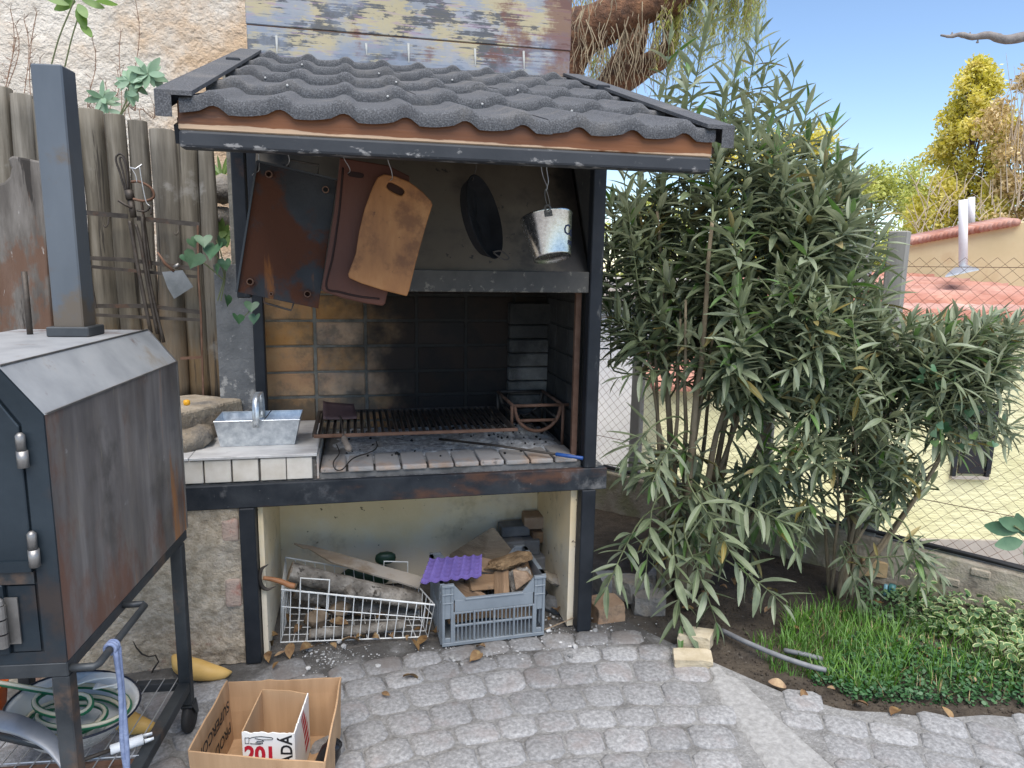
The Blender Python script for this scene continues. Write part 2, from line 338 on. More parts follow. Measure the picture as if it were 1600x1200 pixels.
a = cr.build('charcoal_bits', M['charcoal'], bq); a['kind'] = 'stuff'
# firebox masonry
MB().box(-.56, 1.0, 3.557, 3.84, .765, 2.5).build('mortar_wall', M['mortar'], bq)
zs = [.812, .857, .983, 1.106, 1.234, 1.358, 1.484, 1.61, 1.736, 1.86]
xs = [-.44, -.195, .046, .295, .544, .79, .975]
jt = lambda: rnd(-.0015, .0015)
for i in range(len(zs)-1):
    for j in range(len(xs)-1):
        MB().box(xs[j]+.007+jt(), xs[j+1]-.007+jt(), 3.549+rnd(-.002, .003), 3.56, zs[i]+.006+jt(), zs[i+1]-.006+jt()).build('brick', M['firebrick'], bq, .005)
for k, z in enumerate((.84, .912, .984, 1.056, 1.128, 1.2, 1.272)):
    MB().box(.757+jt()*3, .962+jt()*2, 3.485+rnd(0, .008), 3.546, z, z+.066).build('brick', M['ashbrick'], bq, .005)
MB().box(.757, .968, 3.478, 3.546, 1.345, 1.45).build('iron_plate', M['sootbrick'], bq, .003)
for sx, t in ((.966, 1),):
    MB().box(min(sx, sx+t*.008)+.0005, max(sx, sx+t*.008), 2.945, 3.556, .765, 1.62).build('mortar_wall', M['mortar'], bq)
    for i in range(len(zs)-3):
        for j in range(3):
            y0 = 2.96+j*.196
            MB().box(sx-.006*(1 if t > 0 else -.1)+(0 if t > 0 else -.0005), sx+(.0005 if t > 0 else .006), y0, y0+.186, zs[i]+.006, zs[i+1]-.006).build('brick', M['sootbrick'] if t > 0 else M['firebrick'], bq, .002)
MB().box(-.61, -.456, 3.39, 3.84, .8785, 1.62).build('side_wall', M['grey_concrete'], bq)
MB().box(.9745, 1.012, 2.92, 3.84, .766, 2.3).build('side_sheet', M['lip'], bq)
# hood
MB().box(-.386, .96, 2.868, 2.884, 1.53, 1.617).build('hood_lip', M['lip'], bq, .003)
hp = MB(); hp.hexa([(-.386, 2.886, 1.6), (.96, 2.886, 1.6), (.96, 2.9, 1.6), (-.386, 2.9, 1.6), (-.386, 3.44, 2.5), (.96, 3.44, 2.5), (.96, 3.455, 2.5), (-.386, 3.455, 2.5)])
hp.build('hood_panel', M['hood'], bq)
for x0 in (-.3865, .9605):
    MB().prism([(x0, 2.886, 1.6), (x0, 3.45, 1.6), (x0, 3.45, 2.5)], (.001, 0, 0)).build('hood_side', M['lip'], bq)
# chimney
zc = pY(388, 38, 3.46).z
for z0, z1, d in ((2.45, zc-.002, 0), (zc+.002, 3.7, .002)):
    MB().box(-.437-d, 1.022+d, 3.46-d, 3.86, z0, z1).build('chimney_sheet', M['chimney'], bq, .003)
MB().box(-.434, 1.018, 3.4625, 3.855, zc-.004, zc+.004).build('chimney_seam', M['rusty'], bq)
for px, y0, y1 in ((432, 50, 84), (572, 62, 86), (638, 62, 98), (742, 70, 103), (818, 74, 108)):
    p, q = pY(px, y0+6, 3.459), pY(px+1, y1, 3.459)
    MB().tube([p, (p+q)/2+V((0, -.001, 0)), q], [.006, .005, .0015], 6).build('weld_run', mat('pale weld run', (.5, .5, .47), rough=.6, bump=.2), bq)
# canopy roof
SLP = .3303; YE, YC = 1.97, 3.458
rz = lambda y: 2.043+SLP*(y-YE)
XL, XR = -.425, 1.035
roof = MB().hexa([(XL, 1.99, rz(1.99)-.075), (XR, 1.99, rz(1.99)-.075), (XR, YC, rz(YC)-.075), (XL, YC, rz(YC)-.075), (XL, 1.99, rz(1.99)-.058), (XR, 1.99, rz(1.99)-.058), (XR, YC, rz(YC)-.058), (XL, YC, rz(YC)-.058)]).build('roof', M['deck'], bq)
pitchw = .158
def wave(x):
    t = ((x+.46)/pitchw) % 1
    # asymmetric tile roll: long flat pan, then a round hump
    if t < .62: return -.004+.008*t/.62-.004*math.sin(math.pi*t/.62)
    q = (t-.62)/.38; return .004*(1-q)-.004*q+.0165*math.sin(math.pi*q)**.9
rows = [1.965, 2.325, 2.685, 3.045, 3.40]
scr = []
for k, y0 in enumerate(rows):
    y1 = min(y0+.38, YC); zf = rz(y0)-.002; zb = rz(y1)-(.034 if k < 4 else .01)
    cuts = [XL+.012, XL+.012+(.62 if k % 2 else .95), XR-.012]
    for c in range(2):
        xa, xb = cuts[c]-(.012 if c else 0), cuts[c+1]; n = int((xb-xa)/pitchw*14); lift = .0025 if c else 0
        mbt = MB(); vs = []; ny = 5
        prof = [(y0+.001, -.036), (y0-.002, -.02), (y0-.001, -.005), (y0+.004, .0)]
        for (yy, dz) in prof+[(y0+(y1-y0)*s, 0) for s in (.25, .5, .75, 1)]:
            for i in range(n+1):
                xx = xa+(xb-xa)*i/n; f = (yy-y0)/(y1-y0)
                vs.append((xx, yy+.0015*nz((xx*3, k, 0), 2), zf+(zb-zf)*max(0, f)+dz+wave(xx)*(1-.15*f)+lift+.002*nz((xx, k*3, yy), 3)))
        nr = len(vs)//(n+1)
        mbt.add(vs, [(j*(n+1)+i, j*(n+1)+i+1, (j+1)*(n+1)+i+1, (j+1)*(n+1)+i) for j in range(nr-1) for i in range(n)])
        mbt.build('roof_tile', M['tile'], roof, smooth=True, solid=.003, split=38)
    if k < 4:
        xx = XL+.14+.1*(k % 2)
        while xx < XR-.05:
            tt = ((xx+.46)/pitchw) % 1
            y2 = rows[k+1] if k < 4 else y0
            scr.append((xx, rows[k]-.002 if k else None, k)); xx += pitchw*(2 if k % 2 else 3)*.93
for xx, yy, k in scr:
    if yy is None: continue
    z = rz(yy)-.002+wave(xx)-.016
    MB().lathe([(.0038, 0), (.0038, .002), (.002, .0035)], 8, Matrix.Translation((xx, yy-.002, z)) @ Matrix.Rotation(R(90), 4, 'X'), True, True).build('screw', M['screw'], roof)
for sx in (-1, 1):
    xo = XL-.036 if sx < 0 else XR+.036; xi = XL+.045 if sx < 0 else XR-.045
    mb = MB(); ya, yb = 1.95, YC-.001
    lo, hi = min(xo, xi), max(xo, xi)
    mb.hexa([(lo, ya, rz(ya)+.001), (hi, ya, rz(ya)+.001), (hi, yb, rz(yb)+.001), (lo, yb, rz(yb)+.001), (lo, ya, rz(ya)+.012), (hi, ya, rz(ya)+.012), (hi, yb, rz(yb)+.012), (lo, yb, rz(yb)+.012)])
    e0, e1 = (xo-.004, xo-.0005) if sx < 0 else (xo+.0005, xo+.004)
    mb.hexa([(e0, ya, rz(ya)-.05), (e1, ya, rz(ya)-.05), (e1, yb, rz(yb)-.05), (e0, yb, rz(yb)-.05), (e0, ya, rz(ya)+.012), (e1, ya, rz(ya)+.012), (e1, yb, rz(yb)+.012), (e0, yb, rz(yb)+.012)])
    a0, a1 = (xo-.0005, xo+.034) if sx < 0 else (xo-.034, xo+.0005)
    mb.box(a0, a1, ya-.001, ya+.002, rz(ya)-.05, rz(ya)+.0005)
    mb.build('verge_trim', M['tile'], roof)
    # side rafters down to the posts
    xr = -.412 if sx < 0 else .99
    MB().bar((xr, 2.0, rz(2.0)-.1), (xr, 3.4, rz(3.4)-.1), .045, .045).build('rafter', M['post'], roof)
MB().bar((XL+.01, 2.45, 2.09), (XR-.02, 2.45, 2.09), .02, .02).build('hanging_rail', M['post'], roof)
f0 = pY(280, 178, 1.98); f1 = pY(287, 207, 1.98)
MB().box(XL+.004, XR-.012, 1.978, 2.012, 1.962, 2.032).build('fascia_board', M['fascia'], roof, .003)
gt = MB(); gt.box(XL+.006, XR-.018, 1.968, 2.02, 1.918, 1.9605); gt.build('gutter', M['gutter'], roof, .007, seg=2)
# ------------------------------------------------------------------ ground and paving
M['soil'] = mat('dark garden soil', [(.3, (.035, .027, .02)), (.7, (.085, .068, .05))], 14, det=10, rough=1, bump=1, bscale=60, bdist=.02,
    layers=[dict(col=(.15, .135, .115), scale=40, lo=.6, hi=.7, amt=.6), dict(col=(.2, .19, .18), scale=2.2, lo=.5, hi=.9, amt=.7, grad=[(0, 1.5, 1.1, .35)])])
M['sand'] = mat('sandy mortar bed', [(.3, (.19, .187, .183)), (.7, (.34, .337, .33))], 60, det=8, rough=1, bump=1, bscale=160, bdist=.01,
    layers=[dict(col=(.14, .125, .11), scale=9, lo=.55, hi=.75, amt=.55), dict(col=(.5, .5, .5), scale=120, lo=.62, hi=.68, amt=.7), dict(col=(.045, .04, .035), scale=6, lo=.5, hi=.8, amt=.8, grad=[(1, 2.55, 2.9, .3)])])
M['cobble'] = mat('grey granite cobble', [(.3, (.17, .17, .172)), (.5, (.27, .27, .273)), (.72, (.41, .41, .413))], 70, det=10, rough=.9, bump=.9, bscale=190, bdist=.006, vary=.17,
    layers=[dict(col=(.3, .25, .24), scale=5, lo=.5, hi=.66, amt=.4), dict(col=(.09, .09, .092), scale=230, lo=.6, hi=.68, amt=.65), dict(col=(.48, .48, .48), scale=4, lo=.56, hi=.74, amt=.6, det=10), dict(col=(.13, .125, .12), scale=11, lo=.58, hi=.7, amt=.5, det=10), dict(col=(.17, .155, .14), scale=5, lo=.55, hi=.8, amt=.6, grad=[(1, 2.5, 2.85, .2)])])
M['concrete'] = mat('pale concrete patch', [(.3, (.22, .217, .212)), (.7, (.37, .367, .36))], 45, det=10, rough=.95, bump=.8, bscale=120, bdist=.006, layers=[dict(col=(.26, .25, .24), scale=200, lo=.6, hi=.68, amt=.6), dict(col=(.25, .24, .23), scale=4, lo=.58, hi=.7, amt=.5)])
M['far_ground'] = mat('neighbour yard ground', [(.3, (.3, .27, .24)), (.7, (.42, .38, .34))], 3, rough=1, bump=.3)

MB().box(-250, 250, -250, 250, -1.9, -1.8).build('ground', M['far_ground'])['kind'] = 'structure'
# kerb line of the terrace (runs from the right foreground away to the left)
K0, K1 = V((3.75, 1.76, 0)), V((.9, 5.37, 0)); KD = (K1-K0).normalized(); KN = V((KD.y, -KD.x, 0))   # KN points to the neighbour
def soilz(x, y):
    b = max(0, min(1, (x-1.35)/.35)); h = .0
    d = (V((x, y, 0))-K0).dot(KN)
    edge = min(1, max(0, (y-(2.62-.66*(x-1.4)))/.25)) if x > 1.2 else 0
    return -.022+edge*(.035+.02*nz((x, y, 0), 3)+.012*nz((x, y, 2), 9))*b + .004*nz((x, y, 5), 14)
terr = MB(); vs = []; nx, ny = 130, 110
def tp(u, v):
    x = -4+7.75*u; y = -2.5+7.87*v
    p = V((x, y, 0)); d = (p-K0).dot(KN)
    if d > -.02: p = p-KN*(d+.02)
    return V((p.x, p.y, soilz(p.x, p.y)))
terr.grid(tp, nx, ny)
terr.build('soil', M['soil'], smooth=True)['kind'] = 'structure'
# paving : right hand border toward the flower bed
EDGE = [(1.16, 3.0), (1.33, 2.72), (1.44, 2.53), (1.62, 2.26), (1.78, 2.12), (2.1, 2.02), (2.5, 1.93), (3.2, 1.6), (4.2, 1.2)]
def edge_y(x):
    if x <= EDGE[0][0]: return 2.92
    for (a, b), (c, d) in zip(EDGE, EDGE[1:]):
        if a <= x <= c: return b+(d-b)*(x-a)/(c-a)
    return 1.2
pave = MB(); pave.grid(lambda u, v: V((lambda x: (x, -1.5+(min(edge_y(x), 2.95)+.03*nz((x*5, 0, 0))+1.5)*v, -.005+.002*nz((x, v*4, 0), 6)))(-3+6.6*u)), 140, 80)
pv = pave.build('paving', M['sand'], smooth=True); pv['kind'] = 'structure'
CX, CY = .62, -.35
cells = []
def strip_side(x, y):      # pale concrete strip : centre line
    t = (2.47-y)/.75; c = 1.43+.02*t-.02*math.sin(t*2); return x-c, .055+.055*max(0, min(1, t*1.2))
k = 0; rad = .7
while rad < 4.6:
    hgt = .132+.02*math.sin(k*1.7); n = int(2*math.pi*rad/.15); ph = (k % 2)*.5+rnd(-.1, .1)
    cells.append((rad, hgt, n, ph)); rad += hgt; k += 1
def cj(r, a): # jittered shared corner
    x, y = CX+r*math.sin(a), CY+r*math.cos(a)
    w = .03*nz((x, y, 0), 1.6); return V((x+.02*nz((x, y, 1), 9)+w, y+.02*nz((x, y, 4), 9)+.05*nz((x, y, 8), .9)))
def inframe(c):
    v = V((c.x, c.y, 0))-C; d = v.dot(FW)
    if d < .1: return False
    X_, Y_ = 800+F_PX*v.dot(RT)/d, 600-F_PX*v.dot(UP)/d
    return -40 < X_ < 1640 and Y_ < 1260
def cobble_geo(poly, seed):
    c = sum(poly, V((0, 0)))/len(poly); q = []
    for i, p in enumerate(poly):
        a, b = poly[i-1], poly[(i+1) % len(poly)]
        q += [p.lerp(a, .17), p.lerp(b, .17)]
    hz = .004*nz((c.x, c.y, 3), 5); tx, ty = .05*nz((c.x, c.y, 1), 8), .05*nz((c.x, c.y, 2), 8)
    vs = []
    for sc, z in ((.965, -.03), (.95, -.005), (.84, .0005), (.5, .0035)):
        for p in q:
            d = p-c; pp = c+d*sc; vs.append((pp.x, pp.y, z+hz+d.x*tx*sc+d.y*ty*sc+.0025*nz((pp.x, pp.y, sc), 30)))
    vs.append((c.x, c.y, .0055+hz)); k = len(q); fs = []
    for r in range(3): fs += [(r*k+i, r*k+(i+1) % k, (r+1)*k+(i+1) % k, (r+1)*k+i) for i in range(k)]
    fs += [(3*k+i, 3*k+(i+1) % k, 4*k) for i in range(k)]
    return vs, fs
cob, rest = [], MB()
for rad, hgt, n, ph in cells:
    for i in range(n):
        a0, a1 = 2*math.pi*(i+ph)/n, 2*math.pi*(i+1+ph)/n
        am = (a0+a1)/2
        mx, my = CX+(rad+hgt/2)*math.sin(am), CY+(rad+hgt/2)*math.cos(am)
        if my < -1.2 or mx < -2.6 or mx > 3.4 or my > edge_y(mx)-.02+.05*nz((mx, my, 0), 4) or my > 2.82+.06*nz((mx*3, 0, 0), 2): continue
        if mx < -.3 and my > 2.74: continue
        dx, w = strip_side(mx, my)
        if abs(dx) < w+.03 and 1.2 < my < 2.5: continue
        poly = [cj(rad, a0), cj(rad, a1), cj(rad+hgt, a1), cj(rad+hgt, a0)]
        vs, fs = cobble_geo(poly, i)
        c = V((mx, my))
        if inframe(c): cob.append((c.length, vs, fs))
        else: rest.add(vs, fs)
cob.sort(key=lambda t: t[0])
for d, vs, fs in cob[:298]: MB().add(vs, fs).build('cobble', M['cobble'], pv, smooth=True)
for d, vs, fs in cob[298:]: rest.add(vs, fs)
rest.build('cobbles', M['cobble'], pv, smooth=True, kind='stuff')
cp = MB()
def cpf(u, v):
    y = 2.47-1.3*v; dx, w = strip_side(0, y); cxx = -dx; ww = w*(1.15 if v > .05 else .5)
    x = cxx+(u*2-1)*(ww+.018*nz((y*6, u*2, 0), 1.5)); return V((x, y+.02*nz((x*9, 0, 0)), .004+.004*nz((x, y, 0), 12)-(.02 if u in (0, 1) else 0)))
cp.grid(cpf, 10, 40); cp.build('concrete_strip', M['concrete'], pv, smooth=True)

# ------------------------------------------------------------------ walls at the left
M['stucco'] = mat('rough cast white wall', [(.3, (.58, .52, .44)), (.6, (.75, .7, .62))], 6, det=8, rough=1, bump=1, bscale=17, bdist=.06, bdet=9,
    layers=[dict(col=(.58, .4, .24), scale=1.1, lo=.5, hi=.68, amt=.85, grad=[(0, -1.6, .1, .28)]), dict(col=(.35, .27, .2), scale=30, lo=.66, hi=.73, amt=.5)])
wall = MB(); wall.grid(lambda u, v: V((-9+9.6*u, 5.2+.03*nz((u*40, v*20, 0), 1), -1.1+7.4*v)), 60, 40); wall.box(-9, .6, 5.25, 5.6, -1.8, 6.3)
tag(wall.build('rendered_wall', M['stucco'], smooth=True), 'tall rough-cast whitish wall behind the log fence, tinted orange near chimney', 'wall')
rw = thing('retaining_wall', 'low cracked beige stucco wall behind the steel smoker', 'wall', (-1.6, 3.0, 0))
mb = MB(); mb.grid(lambda u, v: V((-4.0+3.3*u, 2.885+.018*nz((u*14, v*5, 2), 1.5), -.02+.9*v)), 60, 22); mb.box(-4, -.695, 2.91, 3.55, -.02, .879)
mb.build('wall', M['rough_stucco'], rw, smooth=True)
ck = pY(215, 1000, 2.866); cq = [pY(x, y, 2.868) for x, y in ((208, 1002), (213, 1012), (222, 1022), (232, 1026), (243, 1024), (248, 1034), (240, 1045), (234, 1058))]
MB().tube(cq, [.001, .003, .0035, .003, .004, .003, .0035, .002], 4).build('crack', mat('crack shadow line', (.03, .025, .02), bump=0), rw)
p1, p2 = V((-.74, 2.95, 0)), V((-.5, 3.4, 0))
ld = thing('concrete_ledge', 'rough concrete planter ledge beside the tiled counter', 'ledge', (-.65, 3.2, .88))
mb = MB(); off = V((-.16, .085, 0))
mb.hexa([(-.735, 2.96, .879), (-.5, 3.385, .879), (-.72, 3.5, .879), (-1.5, 3.1, .879), (-.76, 2.94, 1.03), (-.515, 3.385, 1.015), (-.74, 3.5, 1.02), (-1.5, 3.1, 1.03)])
mb.build('ledge', M['ledge'], ld, .012, seg=2)
vs, fs = lump(.13, 2, 3, .35, .8, 1.2, .5); MB().add([v+V((-.70, 3.1, .905)) for v in vs], fs).build('rubble', M['ledge'], ld, smooth=True)
cap = MB().lathe([(.011, 0), (.013, .004), (.013, .016), (.009, .021), (0, .022)], 12, Matrix.Translation(pY(292, 633, 3.02)), True).build('bottle_cap', mat('orange yellow plastic', (.75, .36, .02), rough=.35, bump=0), smooth=True)
tag(cap, 'small orange yellow bottle cap on the concrete ledge', 'cap')
# raised bed behind the fence
bed = MB(); bed.grid(lambda u, v: V((-5+4.55*u, 3.75+1.5*v, .98+.62*min(1, v*1.6)+.06*nz((u*12, v*4, 0), 1.5))), 50, 16)
bed.build('earth_bank', mat('dry earth bank', [(.3, (.16, .11, .07)), (.7, (.3, .22, .15))], 14, rough=1, bump=1, bscale=40, bdist=.03), smooth=True)['kind'] = 'structure'
M['rock'] = mat('grey rock', [(.3, (.15, .14, .13)), (.7, (.36, .34, .31))], 9, det=8, rough=.95, bump=.8, bscale=40, bdist=.02, vary=.2, layers=[dict(col=(.4, .33, .24), scale=5, lo=.5, hi=.65, amt=.5)])
for i, (px, py, r, lb) in enumerate(((347, 296, .09, 'grey rock on the bank behind the fence, the upper one'), (352, 440, .08, 'grey rock beside the left barbecue post, the lower one'), (340, 340, .07, 'small grey rock on the bank behind the vine leaves'))):
    p = pY(px, py, 3.95); vs, fs = lump(r, 2, 20+i, .3, 1.2, 1, .8); tag(MB().add([v+p for v in vs], fs).build('rock', M['rock'], smooth=True), lb, 'rock')
bank = [(-.9, 3.9, 1.3, .2), (-.72, 3.85, 1.5, .16), (-.62, 3.95, 1.28, .17), (-.6, 3.9, 1.12, .15)]

# ------------------------------------------------------------------ log fence
M['log'] = mat('weathered grey log', [(.3, (.06, .052, .04)), (.5, (.13, .115, .09)), (.7, (.22, .2, .165))], 24, det=8, rough=.95, bump=.6, bscale=26, bdist=.012, st=(1, 1, .07), vary=.1,
    layers=[dict(col=(.2, .125, .055), scale=4, lo=.55, hi=.8, amt=.75, st=(1, 1, .3), grad=[(2, 1.6, 1.15, .22)]), dict(col=(.035, .03, .025), scale=26, lo=.59, hi=.64, amt=.9, st=(1, 1, .03)), dict(col=(.08, .07, .055), scale=9, lo=.55, hi=.7, amt=.6, st=(1, 1, .25)), dict(col=(.28, .27, .25), scale=6, lo=.6, hi=.72, amt=.5)])
fn = thing('log_fence', 'fence of upright weathered round logs behind the smoker', 'fence', (-1.1, 3.62, 1.0))
logs = [(-47, -12, 150), (-12, 33, 139), (30, 63, 150), (60, 96, 160), (94, 133, 168), (131, 174, 174), (172, 206, 182), (203, 237, 191), (237, 279, 205), (278, 314, 211), (312, 337, 216)]
for i, (xa, xb, yt) in enumerate(logs):
    YF = 3.62+(.03 if i % 2 else 0); a, b = pY(xa, 300, YF), pY(xb, 300, YF); r = (b.x-a.x)/2*.97; cxx = (a.x+b.x)/2; zt = pY((xa+xb)/2, yt, YF).z
    mb = MB(); pts, rs = [], []
    for k in range(15):
        t = k/14; z = .96+(zt-.96)*t
        pts.append((cxx+.018*nz((i*3, z, 0), 1.3)+(t-.5)*.01*math.sin(i), YF+.01*nz((i, z, 4), 1.5), z)); rs.append(r*(1+.16*nz((i*5, z*1, 9), 2.4))*(1.05-.05*t))
    pts += [(pts[-1][0], pts[-1][1], zt+.004)]; rs += [r*.9]
    mb.tube(pts, rs, 14)
    mb.build('log', M['log'], fn, smooth=True)
# wooden slab leaning at far left
M['slab'] = mat('cracked bleached slab wood', [(.3, (.05, .044, .04)), (.5, (.1, .09, .08)), (.75, (.2, .185, .17))], 18, det=8, rough=.9, bump=.5, bscale=22, bdist=.012, st=(1, 1, .18),
    layers=[dict(col=(.02, .017, .015), scale=14, lo=.58, hi=.63, amt=.9, st=(1.4, 1, .12)), dict(col=(.12, .06, .035), scale=9, lo=.56, hi=.66, amt=.75, st=(1, 1, .4), grad=[(2, 1.9, 1.5, .15)]), dict(col=(.42, .4, .38), scale=26, lo=.64, hi=.7, amt=.8, st=(1, 1, .3))])
pl = [(-60, 236), (-2, 238), (10, 250), (16, 262), (14, 278), (6, 281), (7, 250), (30, 246), (64, 252), (70, 300), (76, 420), (80, 520), (-60, 520)]
pl = [(-60, 300), (5, 285), (14, 276), (17, 262), (11, 248), (18, 243), (40, 247), (64, 252), (68, 300), (74, 420), (82, 530), (-60, 530)]
sb = MB().prism([pY(x, y, 3.12) for x, y in pl], (0, .06, 0)).build('wood_slab', M['slab'], bevel=.008, seg=2)
tag(sb, 'thick bleached wooden slab with dark crack, behind the smoker chimney', 'wood slab')
dp = sb.location
# ------------------------------------------------------------------ steel smoker at the left
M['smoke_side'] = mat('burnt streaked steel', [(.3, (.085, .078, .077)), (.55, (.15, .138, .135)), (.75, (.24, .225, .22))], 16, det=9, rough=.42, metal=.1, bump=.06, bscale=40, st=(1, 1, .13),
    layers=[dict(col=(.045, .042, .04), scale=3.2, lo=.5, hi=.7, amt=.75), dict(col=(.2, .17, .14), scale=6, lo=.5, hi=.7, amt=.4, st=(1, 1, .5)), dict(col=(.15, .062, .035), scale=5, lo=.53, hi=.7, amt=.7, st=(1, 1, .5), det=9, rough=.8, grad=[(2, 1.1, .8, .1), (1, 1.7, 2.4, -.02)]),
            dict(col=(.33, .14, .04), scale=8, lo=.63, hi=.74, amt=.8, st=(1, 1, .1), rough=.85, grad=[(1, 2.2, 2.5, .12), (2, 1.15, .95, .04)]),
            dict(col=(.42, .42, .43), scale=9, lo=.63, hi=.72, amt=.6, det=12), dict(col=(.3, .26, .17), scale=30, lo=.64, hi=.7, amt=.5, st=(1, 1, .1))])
M['smoke_top'] = mat('sky lightened steel', [(.3, (.25, .265, .285)), (.7, (.42, .435, .45))], 5, det=8, rough=.42, metal=.25, bump=.03, bscale=30, layers=[dict(col=(.26, .2, .13), scale=5, lo=.56, hi=.7, amt=.6), dict(col=(.12, .055, .035), scale=7, lo=.6, hi=.7, amt=.6, grad=[(1, 2.2, 2.5, .1)])])  # paler base colour paints in the sky's reflection on top and chamfers
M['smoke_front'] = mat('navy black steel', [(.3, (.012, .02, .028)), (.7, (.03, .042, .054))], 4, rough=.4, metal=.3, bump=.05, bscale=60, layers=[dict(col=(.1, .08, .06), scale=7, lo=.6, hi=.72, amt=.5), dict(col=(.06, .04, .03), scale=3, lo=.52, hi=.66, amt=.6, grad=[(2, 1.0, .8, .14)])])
M['smoke_chim'] = mat('slate blue steel tube', [(.3, (.075, .088, .103)), (.7, (.13, .147, .168))], 3, rough=.45, metal=.35, bump=.05, bscale=30, st=(1, 1, .4), layers=[dict(col=(.13, .1, .07), scale=4, lo=.55, hi=.66, amt=.8, grad=[(2, 1.75, 1.5, .15)]), dict(col=(.2, .19, .17), scale=14, lo=.62, hi=.72, amt=.5, st=(1, 1, .2))])
M['frame'] = mat('dark tube steel', [(.3, (.025, .03, .035)), (.7, (.06, .066, .072))], 8, rough=.5, metal=.35, bump=.08, layers=[dict(col=(.13, .085, .06), scale=5, lo=.55, hi=.66, amt=.7)])
M['hinge'] = mat('bare hinge steel', [(.3, (.16, .155, .15)), (.7, (.3, .29, .28))], 14, rough=.4, metal=.7, bump=.05)
M['wire'] = mat('bright wire', (.5, .5, .5), rough=.4, metal=.6, bump=0)
M['rubber'] = mat('black rubber', (.018, .018, .02), rough=.7, bump=.1)
SA = V((-.586, 2.385, 0)); ST = Matrix.Translation(SA) @ Matrix.Rotation(R(-5.6), 4, 'Z')
sm = thing('smoker_cart', 'large dark steel smoker box on a wheeled frame with square chimney', 'smoker', SA)
def SB(): return MB(ST)
yf, yb = -.725, .1
sec = [(0, .737), (0, 1.31), (-.082, 1.415), (-.47, 1.415), (-.552, 1.31), (-.552, .737)]
body = SB(); n = len(sec)
vs = [(x, y, z) for y in (yf+.006, yb) for x, z in sec]
body.add(vs, [(5, 4, 3, 2, 1, 0), (6, 7, 8, 9, 10, 11)])
body.mi = [1, 1]
for i in range(n):
    body.cur = {0: 0, 1: 2, 2: 2, 3: 2, 4: 0, 5: 1}[i]; j = (i+1) % n
    body.add([vs[i], vs[j], vs[n+j], vs[n+i]], [(0, 1, 2, 3)])
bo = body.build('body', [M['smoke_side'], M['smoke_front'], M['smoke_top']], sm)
# welded edge strips
def edge(p, q, w=.006): SB().bar(p, q, w, w).build('edge_weld', M['hinge'], bo)
edge((.001, yf+.01, 1.312), (.001, yb, 1.312), .004); edge((-.082, yf+.01, 1.417), (-.082, yb, 1.417), .004)
edge((.001, yb, .74), (.001, yb, 1.31), .005); edge((.001, yb, 1.31), (-.082, yb, 1.415), .005)
# front rim and door
rim = SB()
ins = [(-.045, .765), (-.045, 1.292), (-.1, 1.375), (-.452, 1.375), (-.507, 1.292), (-.507, .765)]
for i in range(n):
    j = (i+1) % n
    a, b, c_, d = sec[i], sec[j], ins[j], ins[i]
    rim.hexa([(a[0], yf, a[1]), (b[0], yf, b[1]), (c_[0], yf, c_[1]), (d[0], yf, d[1]), (a[0], yf+.006, a[1]), (b[0], yf+.006, b[1]), (c_[0], yf+.006, c_[1]), (d[0], yf+.006, d[1])])
rim.build('front_rim', M['smoke_front'], sm)
dz0 = .965
door = SB().prism([(x, yf-.004, z) for x, z in ((-.05, dz0), (-.05, 1.288), (-.104, 1.37), (-.448, 1.37), (-.502, 1.288), (-.502, dz0))], (0, .0095, 0)).build('door', M['smoke_front'], sm, .002)
SB().box(-.51, -.05, yf-.01, yf-.0045, dz0-.004, dz0+.02).build('door_strip', M['smoke_front'], door)
SB().box(-.29, -.27, yf-.05, yf-.004, 1.05, 1.2).build('handle', M['frame'], door, .006)
SB().box(-.5, -.05, yf-.003, yf+.004, .93, .958).build('cross_rail', M['frame'], sm)
SB().box(-.108, -.052, yf+.0005, yf+.003, .768, .925).build('side_recess', M['smoke_front'], sm)
ad = SB().box(-.5, -.115, yf-.008, yf+.0055, .765, .93).build('ash_door', M['smoke_front'], sm, .002)
for (hx, z0, z1) in ((-.043, 1.2, 1.27), (-.04, .975, 1.05)):
    h = SB(); h.tube([(hx, yf-.012, z0), (hx, yf-.012, z0+(z1-z0)*.52)], .0115, 12); h.tube([(hx-.001, yf-.012, z0+(z1-z0)*.54), (hx-.001, yf-.012, z1), (hx-.001, yf-.012, z1+.006)], [.0095, .0095, .004], 12)
    h.build('hinge', M['hinge'], door, smooth=True)
h = SB()
for k in range(3): h.tube([(-.118, yf-.018, .79+k*.034), (-.118, yf-.018, .82+k*.034)], .011, 12)
h.tube([(-.118, yf-.018, .89), (-.118, yf-.018, .9), (-.118, yf-.018, .906)], [.009, .008, .003], 12); h.box(-.1165, -.088, yf-.006, yf-.002, .79, .9)
h.build('hinge', M['hinge'], ad, smooth=False)
SB().box(-.18, -.128, yf-.02, yf-.009, .78, .925).build('latch_plate', M['smoke_front'], ad, .004)
# chimney, rod, flange
c0 = ST.inverted() @ V((-.812, 2.33, 0))
cw = .041
ch = SB().box(c0.x-cw, c0.x+cw, c0.y-cw, c0.y+cw, 1.43, 2.165).build('chimney', M['smoke_chim'], sm, .004)
SB().box(c0.x-cw-.016, c0.x+cw+.018, c0.y-cw-.012, c0.y+cw+.012, 1.4155, 1.444).build('flange', M['frame'], ch, .003)
rp = ST.inverted() @ pZ(47, 522, 1.416)
SB().tube([(rp.x, rp.y, 1.415), (rp.x, rp.y, 1.6)], .0085, 10).build('rod', M['iron'], sm, smooth=True)
